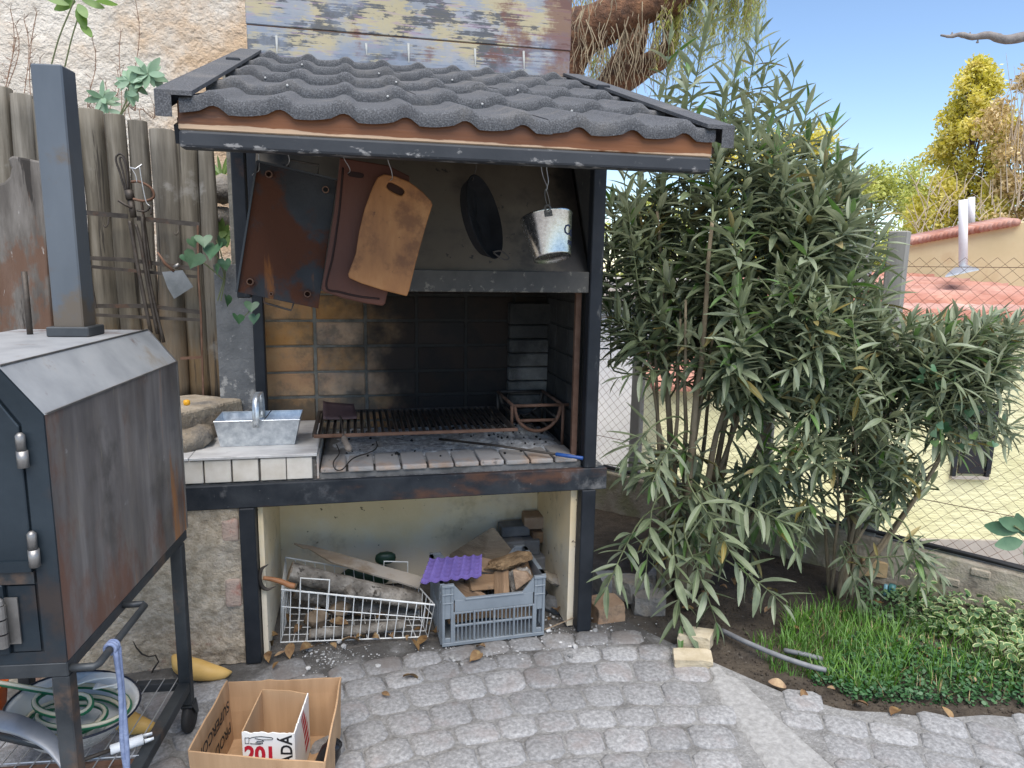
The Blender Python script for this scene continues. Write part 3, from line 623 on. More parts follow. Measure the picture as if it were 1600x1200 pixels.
# frame
for x, y in ((-.02, yb-.045), (-.02, yf+.022), (-.532, yb-.045), (-.532, yf+.022)):
    lg = SB().box(x-.019, x+.019, y-.019, y+.019, .115 if y > 0 else .1, .7).build('leg', M['frame'], sm, .003)
    wl = SB(); wl.lathe([(.012, -.014), (.05, -.013), (.056, -.006), (.056, .006), (.05, .013), (.012, .014)], 20, Matrix.Translation((x, y+.012, .056)) @ Matrix.Rotation(R(90), 4, 'Y'), True, True)
    w = wl.build('wheel', M['rubber'], sm, smooth=True)
    fk = SB()
    for s_ in (-1, 1): fk.hexa([(x+s_*.018, y-.02, .118), (x+s_*.022, y-.02, .118), (x+s_*.022, y+.03, .05), (x+s_*.018, y+.03, .05), (x+s_*.018, y+.025, .118), (x+s_*.022, y+.025, .118), (x+s_*.022, y+.045, .055), (x+s_*.018, y+.045, .055)])
    fk.box(x-.022, x+.022, y-.022, y+.026, .108, .114); fk.build('fork', M['frame'], w)
fr = SB(); fr.box(-.55, 0, yf, yf+.038, .7, .7365); fr.build('front_rail', M['frame'], sm, .003)
for x in (-.019, -.533): SB().box(x-.018, x+.018, yf+.039, yb, .702, .7365).build('side_rail', M['frame'], sm, .003)
SB().box(-.51, -.04, yb-.064, yb-.026, .7, .736).build('rear_rail', M['frame'], sm, .003)
zs_ = .2
sh = SB(); sh.box(-.532, -.038, yb-.06, yb-.03, zs_-.03, zs_); sh.box(-.532, -.038, yf+.006, yf+.036, zs_-.03, zs_)
for x in (-.02, -.532): sh.box(x-.0185, x+.0185, yf+.042, yb-.065, zs_-.032, zs_+.003)
shelf = sh.build('shelf', M['frame'], sm, .002)
for k in range(11):
    x = -.49+k*.044; SB().tube([(x, yf+.01, zs_+.004), (x, yb-.035, zs_+.004)], .002, 5).build('shelf_wire', M['wire'], shelf)
SB().tube([(-.53, -.33, zs_+.002), (-.03, -.33, zs_+.002)], .0025, 5).build('shelf_wire', M['wire'], shelf)
SB().box(-.5, -.04, -.36, -.338, zs_-.02, zs_-.001).build('shelf_bar', M['rusty'], shelf)
SB().tube([(0, -.42, .722), (.05, -.42, .722), (.056, -.426, .72), (.056, -.7, .715), (.05, -.712, .715), (.0, -.712, .715)], .009, 10).build('side_handle', M['frame'], sm, smooth=True)
# ---- blue cord tied to the handle
cord = SB(); hx = .056
for j in range(3): cord.tube([(hx+.0125*math.cos(a), -.64+j*.009, .717+.0125*math.sin(a)) for a in [2*math.pi*i/14 for i in range(14)]], .0045, 6, closed=True)
for s_, e in ((-.004, 0), (.006, 1)):
    cord.tube(catmull([(hx+.01, -.63+s_*2, .71), (hx+.014, -.632+s_, .6), (hx+.012+s_, -.636, .45), (hx+.016-s_, -.634+s_, .3), (hx+.02, -.63+s_*3, .17), (hx+.03+s_*3, -.62, .1)], 5), .006, 7)
cm = mat('faded blue cord', [(.3, (.13, .17, .3)), (.7, (.24, .29, .43))], 60, rough=.9, bump=.4, bscale=200)
tag(cord.build('blue_cord', cm, smooth=True), 'faded blue cord tied to the smoker handle and hanging down', 'cord')
# ---- things on the smoker shelf
M['enamel'] = mat('white enamel', [(.3, (.62, .63, .62)), (.7, (.76, .76, .74))], 6, rough=.3, bump=.03, layers=[dict(col=(.32, .28, .22), scale=6, lo=.6, hi=.75, amt=.5)])
bc = pZ(108, 1096, .31); T = Matrix.Translation((bc.x, bc.y, .207)) @ Matrix.Rotation(R(8), 4, 'Y')
bs = thing('enamel_basin', 'white enamel basin with blue black rim on the smoker shelf', 'basin', (bc.x, bc.y, .207))
MB().lathe([(0, .0), (.09, .0), (.115, .012), (.165, .082), (.18, .094)], 40, T).build('bowl', M['enamel'], bs, smooth=True, solid=.003)
MB().tube([T @ V((.18*math.cos(a), .18*math.sin(a), .095)) for a in [2*math.pi*i/48 for i in range(48)]], .0035, 6, closed=True).build('rim', mat('blue black enamel', (.012, .016, .03), rough=.3, bump=0), bs, smooth=True)
hs = thing('garden_hose', 'green and cream striped hose coiled in the enamel basin', 'hose', (bc.x, bc.y, .25))
hp_ = []
for k in range(74):
    a = k*.27; r = .075+.035*math.sin(a*.5+1)+.02*math.sin(a*.21); hp_.append(T @ V((r*1.25*math.cos(a)+.01, r*math.sin(a)-.01, .035+.0011*k+.008*math.sin(a*1.3))))
tail = [hp_[-1], pZ(105, 1085, .33), pZ(60, 1078, .34), pZ(0, 1068, .35), pZ(-70, 1060, .33)]
path = catmull(hp_[::2], 3)+catmull(tail, 5)[1:]
MB().tube(path, .0095, 8).build('tube', mat('green hose', (.015, .15, .07), rough=.4, bump=.05), hs, smooth=True)
for s_ in (-1, 1):
    st_ = [p+V((.0, -.004, .0065+.002*s_))+V((0, .003*s_, 0)) for p in path]
MB().tube([p+V((0, -.0045, .0062)) for p in path], .0058, 6).build('stripe', mat('cream hose stripe', (.62, .57, .42), rough=.4, bump=.05), hs, smooth=True)
cb = MB()
for j in range(5):
    cb.tube(catmull([T @ V((-.05+j*.006, .02+j*.008, .12)), T @ V((.02, .06+j*.008, .135)), T @ V((.085, .085+j*.004, .13)), T @ V((.1, .06, .125-j*.003)), T @ V((.04, .03+j*.007, .125))], 6), .0035, 6)
tag(cb.build('white_cable', mat('white cable', (.7, .68, .63), rough=.5, bump=0), smooth=True), 'looped white cable lying on the hose in the basin', 'cable')
gp = MB(); pts = [pZ(x, y, z) for x, y, z in ((-60, 1100, .34), (0, 1118, .36), (40, 1128, .36), (80, 1150, .33), (108, 1185, .28), (130, 1225, .23))]
pc = catmull(pts, 6)
gp.add([p+V((0, 0, .018)) for p in pc]+[p+V((.0, -.035, -.012)) for p in pc]+[p+V((0, -.04, -.018)) for p in pc], [(i, i+1, len(pc)+i+1, len(pc)+i) for i in range(len(pc)-1)]+[(len(pc)+i, len(pc)+i+1, 2*len(pc)+i+1, 2*len(pc)+i) for i in range(len(pc)-1)])
tag(gp.build('metal_strip', mat('grey sheet metal', [(.3, (.2, .21, .23)), (.7, (.33, .34, .36))], 8, rough=.4, metal=.4, bump=.05), smooth=True, solid=.002), 'bent grey sheet metal strip on the smoker shelf', 'metal strip')
tb = MB(); a, b = pZ(72, 1165, .27), pZ(-20, 1145, .27)
tb.tube([b, a], .011, 14, cap=False); tag(tb.build('steel_pipe', M['frame'], smooth=True, solid=.003), 'short open steel pipe under the bent grey strip', 'pipe')
wt = MB(); a, b = pZ(172, 1172, .225), pZ(232, 1152, .225); d = (b-a).normalized(); sd = d.cross(V((0, 0, 1)))
prof = [(a+d*(b-a).length*t, r) for t, r in ((0, .011), (.02, .0135), (.85, .015))]
wt.tube([p for p, r in prof], [r for p, r in prof], 14, cap=False)
for s_ in (-1, 1): wt.hexa([b+sd*s_*.014+V((0, 0, z))+d*t for z in (-.007, .007) for t in (-.012, .012)] and [b+sd*(s_*.0145)+V((0, 0, -.006))-d*.012, b+sd*(s_*.0145)+V((0, 0, -.004))+d*.012, b+sd*(s_*.013)+V((0, 0, -.004))+d*.012, b+sd*(s_*.013)+V((0, 0, -.006))-d*.012, b+sd*(s_*.0145)+V((0, 0, .006))-d*.012, b+sd*(s_*.0145)+V((0, 0, .004))+d*.012, b+sd*(s_*.013)+V((0, 0, .004))+d*.012, b+sd*(s_*.013)+V((0, 0, .006))-d*.012])
wtool = thing('hand_tool', 'tool with white plastic sleeve lying on the smoker shelf wires', 'tool', a)
wt.build('sleeve', mat('white plastic', (.72, .74, .76), rough=.35, bump=.02), wtool, smooth=True, solid=.0015)
MB().tube([a-d*.1+V((0, 0, -.004)), a+d*.01], .006, 8).build('shank', M['iron'], wtool, smooth=True)
ot = MB().lathe([(.05, 0), (.065, .12), (.07, .13)], 20, Matrix.Translation(pZ(-22, 1130, .205)), True).build('orange_tub', mat('orange plastic', (.6, .12, .02), rough=.4, bump=0), smooth=True, solid=.003)
tag(ot, 'orange plastic tub at the left end of the smoker shelf', 'tub')
# yellow curved gourds
M['gourd'] = mat('yellow gourd skin', [(.3, (.5, .3, .08)), (.7, (.62, .41, .14))], 7, rough=.5, bump=.05, layers=[dict(col=(.12, .06, .03), scale=26, lo=.66, hi=.72, amt=.8)])
def gourd(pts, rs, lb):
    P_ = catmull(pts, 6); n = len(P_)-1; rr = []
    for i in range(n+1):
        t = i/n*(len(rs)-1); k = min(int(t), len(rs)-2); rr.append(rs[k]+(rs[k+1]-rs[k])*(t-k))
    tag(MB().tube(P_, rr, 14).build('gourd', M['gourd'], smooth=True), lb, 'gourd', 'yellow horn-shaped gourds')
gourd([pZ(272, 1026, .045), pZ(288, 1040, .04), pZ(320, 1049, .035), pZ(348, 1052, .018), pZ(362, 1050, .01)], [.012, .038, .042, .032, .02, .004], 'yellow horn-shaped gourd on the paving at the foot of the stucco pillar')
gourd([pZ(182, 1112, .04), pZ(200, 1128, .035), pZ(225, 1134, .03), pZ(252, 1136, .012)], [.02, .04, .034, .022, .004], 'yellow horn-shaped gourd under the smoker shelf with a dark end')

# ------------------------------------------------------------------ cardboard box
def textmesh(s, size, O, xd, yd, material, parent, name='lettering', thick=.0006, bold=0, sx=1):
    cu = bpy.data.curves.new('t', 'FONT'); cu.body = s; cu.size = size; cu.extrude = 0; cu.offset = bold; cu.resolution_u = 3
    to = bpy.data.objects.new('t', cu); COL.objects.link(to)
    dg = bpy.context.evaluated_depsgraph_get(); me = bpy.data.meshes.new_from_object(to.evaluated_get(dg)); bpy.data.objects.remove(to)
    xd, yd = V(xd).normalized(), V(yd).normalized(); nd = xd.cross(yd)
    for v in me.vertices: v.co = V(O)+xd*v.co.x*sx+yd*v.co.y+nd*thick
    me.materials.clear(); me.materials.append(material); me.name = name
    o = bpy.data.objects.new(name, me); COL.objects.link(o); adopt(o, parent); return o
M['card'] = mat('brown cardboard', [(.3, (.34, .21, .115)), (.7, (.44, .285, .165))], 5, rough=.9, bump=.08, bscale=60, st=(6, 6, .3), layers=[dict(col=(.24, .15, .085), scale=5, lo=.58, hi=.72, amt=.5)])
M['card_white'] = mat('white printed board', [(.3, (.62, .61, .59)), (.7, (.74, .73, .71))], 7, rough=.6, bump=.04)
M['ink'] = mat('black ink', (.015, .015, .017), rough=.7, bump=0); M['red'] = mat('red ink', (.42, .012, .03), rough=.6, bump=0)
zt = .215
BL, BR, FL, FRt = (pZ(357, 1066, zt), pZ(533, 1059, zt), pZ(295, 1172, zt), pZ(508, 1190, zt))
cbx = thing('cardboard_box', 'open brown cardboard box on the paving beside the smoker', 'box', (-.28, 2.2, 0))
cen = (BL+BR+FL+FRt)/4
def down(p): q = cen.lerp(p, .96); return V((q.x, q.y, .004))
def panel(a, b, name, jag=None):
    n = 14; mb = MB(); vs = []
    for i in range(n+1):
        t = i/n; tp = a.lerp(b, t); tp.z += (.006*nz((t*7, a.x*9, 0), 1)) if jag is None else jag(t); bo_ = down(a).lerp(down(b), t)
        wv = V((0, 0, 0))
        for j in range(5): s_ = j/4; p = bo_.lerp(tp, s_); nn = (b-a).cross(V((0, 0, 1))).normalized(); vs.append(p+nn*.006*nz((t*3, s_*3, a.x*5), 1))
    mb.add(vs, [(i*5+j, (i+1)*5+j, (i+1)*5+j+1, i*5+j+1) for i in range(n) for j in range(4)])
    return mb.build(name, M['card'], cbx, solid=.005)
panel(BL, BR, 'panel'); panel(BR, FRt, 'panel', lambda t: .012*math.sin(t*3)); panel(FRt, FL, 'panel', lambda t: -.004); left = panel(FL, BL, 'panel', lambda t: .012*math.sin(t*2.6))
MB().add([down(p) for p in (FL, FRt, BR, BL)], [(0, 1, 2, 3)]).build('base', M['card'], cbx)
lm = .0 ; inn = (cen-FL.lerp(BL, .5)); inn.z = 0; inn.normalize()
def on_left(t, s_): # point on inside of left panel: t from front to back, s height
    return down(FL).lerp(down(BL), t).lerp(FL.lerp(BL, t), s_)+inn*.010
xd = (on_left(.2, .5)-on_left(.9, .5)); yd = (on_left(.5, .1)-on_left(.5, .9))
# lettering reads from the back corner towards the front, upside down
textmesh('SUPERCON', .052, on_left(.86, .84)+inn*.002, xd, yd, M['ink'], left, thick=.002, bold=.0012, sx=1.05)
textmesh('PRODU', .052, on_left(.86, .47)+inn*.002, xd, yd, M['ink'], left, thick=.002, bold=.0012, sx=1.05)
# inner folded box with print
ib = thing('printed_carton', 'torn white and brown carton printed 201 inside the cardboard box', 'carton', (-.3, 2.2, .01))
zi = .225; iBL, iBR, iFL, iFR = pZ(409, 1079, zi), pZ(481, 1082, zi), pZ(378, 1144, zi), pZ(459, 1146, zi)
def ip(a, b, name, mt, jag, z0=.012):
    n = 22; vs = []
    for i in range(n+1):
        t = i/n; p = a.lerp(b, t); vs += [V((p.x, p.y, z0)), V((p.x, p.y, zi+jag(t)))]
    return MB().add(vs, [(2*i, 2*i+2, 2*i+3, 2*i+1) for i in range(n)]).build(name, mt, ib, solid=.004)
ip(iBL, iBR, 'panel', M['card'], lambda t: .004-.025*max(0, t-.6)); ip(iFL, iBL, 'panel', M['card'], lambda t: 0)
fp = ip(iFL, iFR, 'printed_panel', M['card_white'], lambda t: .006*nz((t*9, 0, 0), 1)+.003*nz((t*40, 1, 0), 1))
rp_ = ip(iFR, iBR, 'printed_panel', M['card_white'], lambda t: -.002+.006*nz((t*20, 3, 0), 1))
fx = (iFR-iFL).normalized(); fnrm = V((fx.y, -fx.x, 0)); wid = (iFR-iFL).length
O = V((iFL.x, iFL.y, 0))+fnrm*.0022
textmesh('201', .074, O+fx*.006+V((0, 0, .128)), fx, (0, 0, 1), M['red'], fp, thick=.0006, bold=.003, sx=.86)
textmesh('DADÁ', .05, O+fx*(wid*.96)+V((0, 0, .085)), (0, 0, 1), -fx, M['ink'], fp, thick=.0006, bold=.0012, sx=.95)
hand = MB()
def hq(pts, r=.0011): hand.tube([O+fx*(x*wid)+V((0, 0, z))+fnrm*.0008 for x, z in pts], r, 4)
hq([(.06, .208), (.06, .190), (.13, .189), (.14, .209), (.06, .208)]); hq([(.15, .207), (.22, .211), (.36, .214), (.58, .211), (.6, .2075), (.58, .204), (.38, .203)])
hq([(.38, .203), (.42, .198), (.38, .195), (.4, .191), (.34, .188), (.15, .189)]); hq([(.25, .207), (.34, .204), (.38, .203)]); hq([(.28, .198), (.38, .197)]); hq([(.26, .193), (.36, .192)])
hand.build('pointing_hand_print', M['ink'], fp)
sx_ = (iBR-iFR).normalized(); O2 = V((iFR.x, iFR.y, 0))+V((sx_.y, -sx_.x, 0))*.0025
for k, (u0, u1, z0, z1) in enumerate(((.45, .62, .19, .205), (.5, .7, .165, .185), (.55, .78, .14, .16), (.6, .85, .11, .132), (.62, .9, .08, .1), (.66, .94, .05, .07))):
    L_ = (iBR-iFR).length; q = [O2+sx_*(u0*L_)+V((0, 0, z0)), O2+sx_*(u1*L_)+V((0, 0, z0+.01)), O2+sx_*(u1*L_)+V((0, 0, z1+.012)), O2+sx_*(u0*L_)+V((0, 0, z1))]
    MB().add(q, [(0, 1, 2, 3)]).build('red_print', M['red'], rp_)
jar = MB(); jp = pZ(503, 1180, .06)
jar.lathe([(.03, 0), (.034, .01), (.034, .07), (.026, .085), (.026, .1)], 18, Matrix.Translation((jp.x, jp.y, .01)) @ Matrix.Rotation(R(25), 4, 'Y'), True, True)
tag(jar.build('black_jar', mat('glossy black plastic', (.012, .012, .014), rough=.25, bump=0), smooth=True), 'small glossy black jar in the corner of the cardboard box', 'jar')
# ------------------------------------------------------------------ on the hearth
M['galv'] = mat('galvanised steel', [(.3, (.42, .46, .5)), (.5, (.56, .6, .63)), (.7, (.72, .75, .77))], 38, det=3, rough=.38, metal=.75, bump=.03, bscale=60)
gr = thing('grill_grate', 'wide barred iron grill grate raised over the ash', 'grill', (.25, 3.0, .8))
zg = .93; gx0, gx1, gy0, gy1 = -.178, .672, 2.955, 3.44
for a, b, w in (((gx0, gy0), (gx1+.012, gy0), .013), ((gx0, gy1), (gx1, gy1), .01), ((gx0, gy0+.008), (gx0, gy1), .016), ((gx1, gy0+.008), (gx1, gy1), .012)):
    MB().bar((a[0], a[1], zg), (b[0], b[1], zg), w, .014).build('frame_bar', M['rusty'] if a[1] == gy0 and b[1] == gy0 else M['iron'], gr, .002)
for k in range(29):
    x = gx0+.022+k*(gx1-gx0-.04)/28
    MB().add([(x-.007, gy0+.007, zg+.006), (x, gy0+.007, zg-.005), (x+.007, gy0+.007, zg+.006), (x-.007, gy1-.005, zg+.006), (x, gy1-.005, zg-.005), (x+.007, gy1-.005, zg+.006)], [(0, 1, 4, 3), (1, 2, 5, 4)]).build('grill_bar', M['iron'], gr, solid=.002)
for x, y in ((gx0, gy1), (gx1-.01, gy1)): MB().box(x-.006, x+.006, y-.006, y+.006, .8, zg-.0075).build('leg', M['iron'], gr)
fb = thing('fire_basket', 'rusty iron fire basket with half-round front in the hearth corner', 'fire basket', (.82, 3.3, .8))
bx0, bx1, by0, by1, bz = .695, .928, 3.1, 3.46, 1.005
for a, b in (((bx0, by0, bz), (bx1+.03, by0, bz)), ((bx0, by1, bz), (bx1, by1, bz)), ((bx0, by0, bz), (bx0, by1, bz)), ((bx1, by0, bz), (bx1, by1, bz)), ((bx0-.006, by0, bz), (bx0-.006, by0, zg-.01)), ((bx0, by1, bz), (bx0, by1, .81)), ((bx1, by1, bz), (bx1, by1, .81)), ((bx1+.004, by0, bz), (bx1+.004, by0, .81))):
    MB().tube([a, b], .0075, 8).build('frame_bar', M['rusty'] if a[1] == by0 else M['iron'], fb, smooth=True)
cx_, rr_ = (bx0+bx1)/2, (bx1-bx0)/2-.008
arc = lambda y: [(cx_-rr_*math.cos(a), y, bz-.004-rr_*1.08*math.sin(a)) for a in [math.pi*i/18 for i in range(19)]]
MB().tube(arc(by0+.002), .0085, 8).build('front_hoop', M['rusty'], fb, smooth=True); MB().tube(arc(by1-.02), .007, 8).build('rear_hoop', M['iron'], fb, smooth=True)
for t in (.5,): MB().tube([(cx_-rr_*.8, by0, bz-.07), (cx_+rr_*.8, by0, bz-.07)], .0075, 8).build('cross_bar', M['rusty'], fb, smooth=True)
A0, A1 = arc(by0+.002), arc(by1-.02)
for i in (3, 6, 9, 12, 15): MB().tube([A0[i], A1[i]], .006, 7).build('basket_bar', M['iron'], fb, smooth=True)
# small hearth shovel
sv = thing('hearth_shovel', 'small reddish iron hearth shovel with turned wooden grip on the grill', 'shovel', pZ(530, 655, .945))
f0, f1 = pZ(505, 656, .946), pZ(558, 655, .946); b0, b1 = pZ(504, 640, 1.01), pZ(554, 644, 1.0)
b0, b1 = pY(505, 628, f0.y+.1), pY(553, 632, f1.y+.1)
bl = MB(); bl.grid(lambda u, v: (f0.lerp(f1, u)).lerp(b0.lerp(b1, u), v)+V((0, -.012*(abs(2*u-1)**4), .006*(abs(2*u-1)**4))), 8, 5)
bl.build('blade', mat('red brown iron', [(.3, (.06, .035, .035)), (.7, (.14, .085, .08))], 12, rough=.6, metal=.3, bump=.15), sv, smooth=True, solid=.003)
g0, g1 = pZ(537, 684, .948), pZ(546, 703, .945)
MB().tube([f0.lerp(f1, .5)+V((0, .015, .01)), f0.lerp(f1, .53)+V((0, -.01, .003)), g0], .004, 8).build('shaft', M['iron'], sv, smooth=True)
dd = (g1-g0)
MB().tube([g0+dd*t for t in (0, .05, .2, .45, .7, .85, .95, 1)], [.006, .011, .0125, .0115, .0125, .0135, .01, .004], 12).build('grip', mat('grey turned wood', [(.3, (.12, .1, .085)), (.7, (.22, .19, .16))], 20, rough=.8, bump=.2), sv, smooth=True)
wp = [(526, 695), (530, 708), (521, 722), (524, 733), (535, 733.5), (552, 716), (580, 706), (589, 698), (588, 690)]
tag(MB().tube(catmull([pZ(x, y, .83) for x, y in wp], 5), .0028, 6).build('bent_wire', M['iron'], smooth=True), 'bent iron wire lying on the hearth bricks under the shovel grip', 'wire')
pk = thing('poker', 'long iron poker with blue handle lying across the ash', 'poker', pZ(800, 700, .83))
q0, q1, q2 = pZ(686, 686, .845), pZ(868, 709.5, .832), pZ(911, 716, .826)
MB().tube([q0, q0.lerp(q1, .5)+V((0, 0, .004)), q1], .0055, 8).build('shaft', M['iron'], pk, smooth=True)
MB().tube([q1, q1.lerp(q2, .03), q1.lerp(q2, .6), q1.lerp(q2, .62), q1.lerp(q2, .98), q2], [.006, .0085, .0085, .007, .0085, .006], 10).build('handle', mat('blue plastic', [(.3, (.012, .05, .2)), (.7, (.02, .085, .3))], 20, rough=.4, bump=.05), pk, smooth=True)
# galvanised trough with strap handle
a0, a1 = pZ(345, 698, .879), pZ(460, 694.5, .879); yb_ = .145
yy = (a0.y+a1.y)/2
tz = pY(334, 659, yy-.02).z; c0, c1 = pY(334, 659, yy-.02), pY(468, 656, yy-.02); zt_ = (c0.z+c1.z)/2
tr = thing('galvanised_trough', 'small galvanised sheet trough with strap handle on the tiled counter', 'trough', (a0.x, yy, .88))
rb = [(c0.x, yy-.02, zt_), (c1.x, yy-.02, zt_), (c1.x, yy+yb_+.025, zt_), (c0.x, yy+yb_+.025, zt_)]; bb = [(a0.x, yy, .8795), (a1.x, yy, .8795), (a1.x, yy+yb_, .8795), (a0.x, yy+yb_, .8795)]
MB().add(bb+rb, [(3, 2, 1, 0)]+[(i, (i+1) % 4, 4+(i+1) % 4, 4+i) for i in range(4)]).build('shell', M['galv'], tr, solid=.0015)
MB().tube([V(p) for p in rb], .003, 6, closed=True).build('rim', M['galv'], tr)
hx0 = pY(401, 660, yy-.02).x; hh = pY(398, 616, yy+.05).z
st_ = MB(); ap = []
for i in range(21):
    t = i/20; an = math.pi*t; yv = yy+.06-(.098)*math.cos(an); zv = zt_-.025+(hh-zt_+.025)*min(1, 1.12*math.sin(an)**.62)
    ap.append((yv, zv))
vs = []
for y, z in ap: vs += [(hx0-.0135, y-.002, z), (hx0+.0135, y-.002, z)]
st_.add(vs, [(2*i, 2*i+1, 2*i+3, 2*i+2) for i in range(20)]); st_.build('strap_handle', M['galv'], tr, solid=.0015, smooth=True)
for y in (yy-.0225,): MB().lathe([(.004, 0), (.0035, .002), (0, .003)], 8, Matrix.Translation((hx0, y-.016, zt_-.017)) @ Matrix.Rotation(R(90), 4, 'X')).build('rivet', M['hinge'], tr)
sk = MB().tube([pY(412, 657, yy), pY(424, 641, yy+.13)], .002, 5).build('skewer', M['iron'], smooth=True); tag(sk, 'thin black skewer resting in the galvanised trough', 'skewer')

# ------------------------------------------------------------------ hanging under the canopy
def hook(px, y0, y1, Yh, parent, dx=0, double=False):
    p, q = pY(px, y1, Yh), pY(px+dx, y0, Yh)
    pts = [q+V((0, 0, .04)), q, p.lerp(q, .4)+V((.006, 0, 0)), p+V((.004, 0, .004)), p+V((-.003, -.004, -.004))]
    MB().tube(catmull(pts, 4), .0014, 5).build('hook', M['wire'], parent)
# griddle plate
YG = 2.43
gd = thing('griddle_plate', 'rusty rectangular griddle plate hanging at the left of the hood', 'griddle', pY(450, 365, YG))
gq = [pY(402, 252, YG), pY(527, 281, YG), pY(497, 482, YG), pY(370, 456, YG)]
M['griddle'] = mat('rusted black griddle', [(.3, (.014, .015, .017)), (.7, (.032, .034, .038))], 5, rough=.6, metal=.3, bump=.15, bscale=50,
    layers=[dict(col=(.085, .03, .014), scale=3.2, lo=.47, hi=.56, amt=.95, rough=.9, det=8), dict(col=(.24, .09, .025), scale=9, lo=.56, hi=.66, amt=.8, st=(1.2, 1, .16), rough=.9, grad=[(0, -.3, -.05, .08)])])
MB().prism(gq, (0, .008, 0)).build('plate', M['griddle'], gd, .001)
cen_ = sum(gq, V((0, 0, 0)))/4
for i in range(4):
    a, b = gq[i], gq[(i+1) % 4]
    if i in (0, 3): MB().bar(a+V((0, -.004, 0)), b+V((0, -.004, 0)), .006, .012, (0, 1, 0)).build('edge_lip', mat('griddle edge', (.05, .055, .06), rough=.5, metal=.4), gd)
for px, py in ((421, 273), (509, 297), (392, 440), (481, 459), (424, 459)):
    p = pY(px, py, YG); s_ = .5 if px == 424 else 1
    MB().tube([p+V((0, -.022*s_, 0)), p], .0095*s_, 12, cap=False).build('foot_tube', M['rusty'], gd, smooth=True, solid=.003)
for pts in (((412, 462), (413, 473), (455, 485), (459, 473)), ((450, 262), (453, 250), (498, 258), (496, 275))):
    MB().tube([pY(x, y, YG+.012) for x, y in pts], .0035, 6).build('handle', M['iron'], gd)
hook(449, 236, 257, YG, gd); hook(396, 262, 272, YG, gd, 9)
# cutting boards
def board(px_poly, Yb, thick, name, label, mt, hole=None, holes_name='hole'):
    t = thing(name, label, 'cutting board', pY(px_poly[0][0], px_poly[0][1], Yb)); import bmesh
    bm = bmesh.new(); fr = [bm.verts.new(pY(x, y, Yb)) for x, y in px_poly]
    es = [bm.edges.new((fr[i], fr[(i+1) % len(fr)])) for i in range(len(fr))]
    if hole:
        hv = [bm.verts.new(pY(x, y, Yb)) for x, y in hole]; es += [bm.edges.new((hv[i], hv[(i+1) % len(hv)])) for i in range(len(hv))]
    bmesh.ops.triangle_fill(bm, use_beauty=True, edges=es)
    r = bmesh.ops.extrude_face_region(bm, geom=bm.faces[:]); bmesh.ops.translate(bm, vec=(0, thick, 0), verts=[g for g in r['geom'] if isinstance(g, bmesh.types.BMVert)])
    bmesh.ops.recalc_face_normals(bm, faces=bm.faces)
    me = bpy.data.meshes.new('board'); bm.to_mesh(me); bm.free(); me.materials.append(mt)
    o = bpy.data.objects.new('board', me); COL.objects.link(o); adopt(o, t)
    md = o.modifiers.new('b', 'BEVEL'); md.width = .004; md.segments = 2; md.limit_method = 'ANGLE'; md.angle_limit = R(50)
    return t, o
def rot_ell(cx, cy, a, b, ang, n=16, p=2.):
    out = []
    for i in range(n):
        t = 2*math.pi*i/n; c_, s_ = math.cos(t), math.sin(t); x = a*abs(c_)**(2/p)*(1 if c_ > 0 else -1); y = b*abs(s_)**(2/p)*(1 if s_ > 0 else -1)
        out.append((cx+x*math.cos(ang)-y*math.sin(ang), cy+x*math.sin(ang)+y*math.cos(ang)))
    return out
M['board_red'] = mat('dark red brown board', [(.3, (.06, .019, .01)), (.7, (.11, .036, .02))], 6, rough=.6, bump=.1, st=(1, 1, .2))
M['board_tan'] = mat('tan wooden board', [(.3, (.2, .08, .026)), (.5, (.31, .135, .045)), (.7, (.42, .21, .08))], 10, det=8, rough=.6, bump=.15, st=(1, 1, .35), layers=[dict(col=(.13, .05, .018), scale=8, lo=.5, hi=.66, amt=.75, grad=[(0, .1, .3, .12)]), dict(col=(.09, .035, .014), scale=22, lo=.66, hi=.72, amt=.8)])
YB = 2.395
t, o = board([(531, 246), (606, 258), (640, 275), (640, 300), (602, 474), (598, 478), (570, 474), (535, 466), (506, 456), (502, 451), (508, 415), (522, 330)], YB, .02, 'carving_board', 'dark red-brown grooved carving board hanging behind the tan board', M['board_red'])
gvm = mat('board groove', (.02, .007, .005), rough=.8, bump=0)
MB().tube(catmull([pY(x, y, YB-.0005) for x, y in ((536, 262), (530, 330), (520, 400), (510, 448), (530, 456), (560, 463), (593, 467))], 6), .0035, 6).build('groove', gvm, t, smooth=True)
MB().prism([pY(x, y, YB-.001) for x, y in rot_ell(556, 273, 13, 4.5, .15, 14, 3)], (0, .002, 0)).build('hand_hole', gvm, t)
hook(545, 246, 269, YB, t, -8)
YT = 2.35
t, o = board([(583, 291), (590, 277), (600, 272), (618, 275), (640, 284), (660, 299), (674, 314), (676, 320), (666, 352), (650, 410), (640, 452), (636, 463), (600, 454), (565, 443), (545, 434), (544, 428), (556, 396), (561, 362), (570, 325)], YT, .018, 'cutting_board', 'tan wooden cutting board with hand hole hanging in front', M['board_tan'], rot_ell(618, 295, 15, 6.5, .5, 16, 3))
hook(611, 246, 280, YT, t, -6)
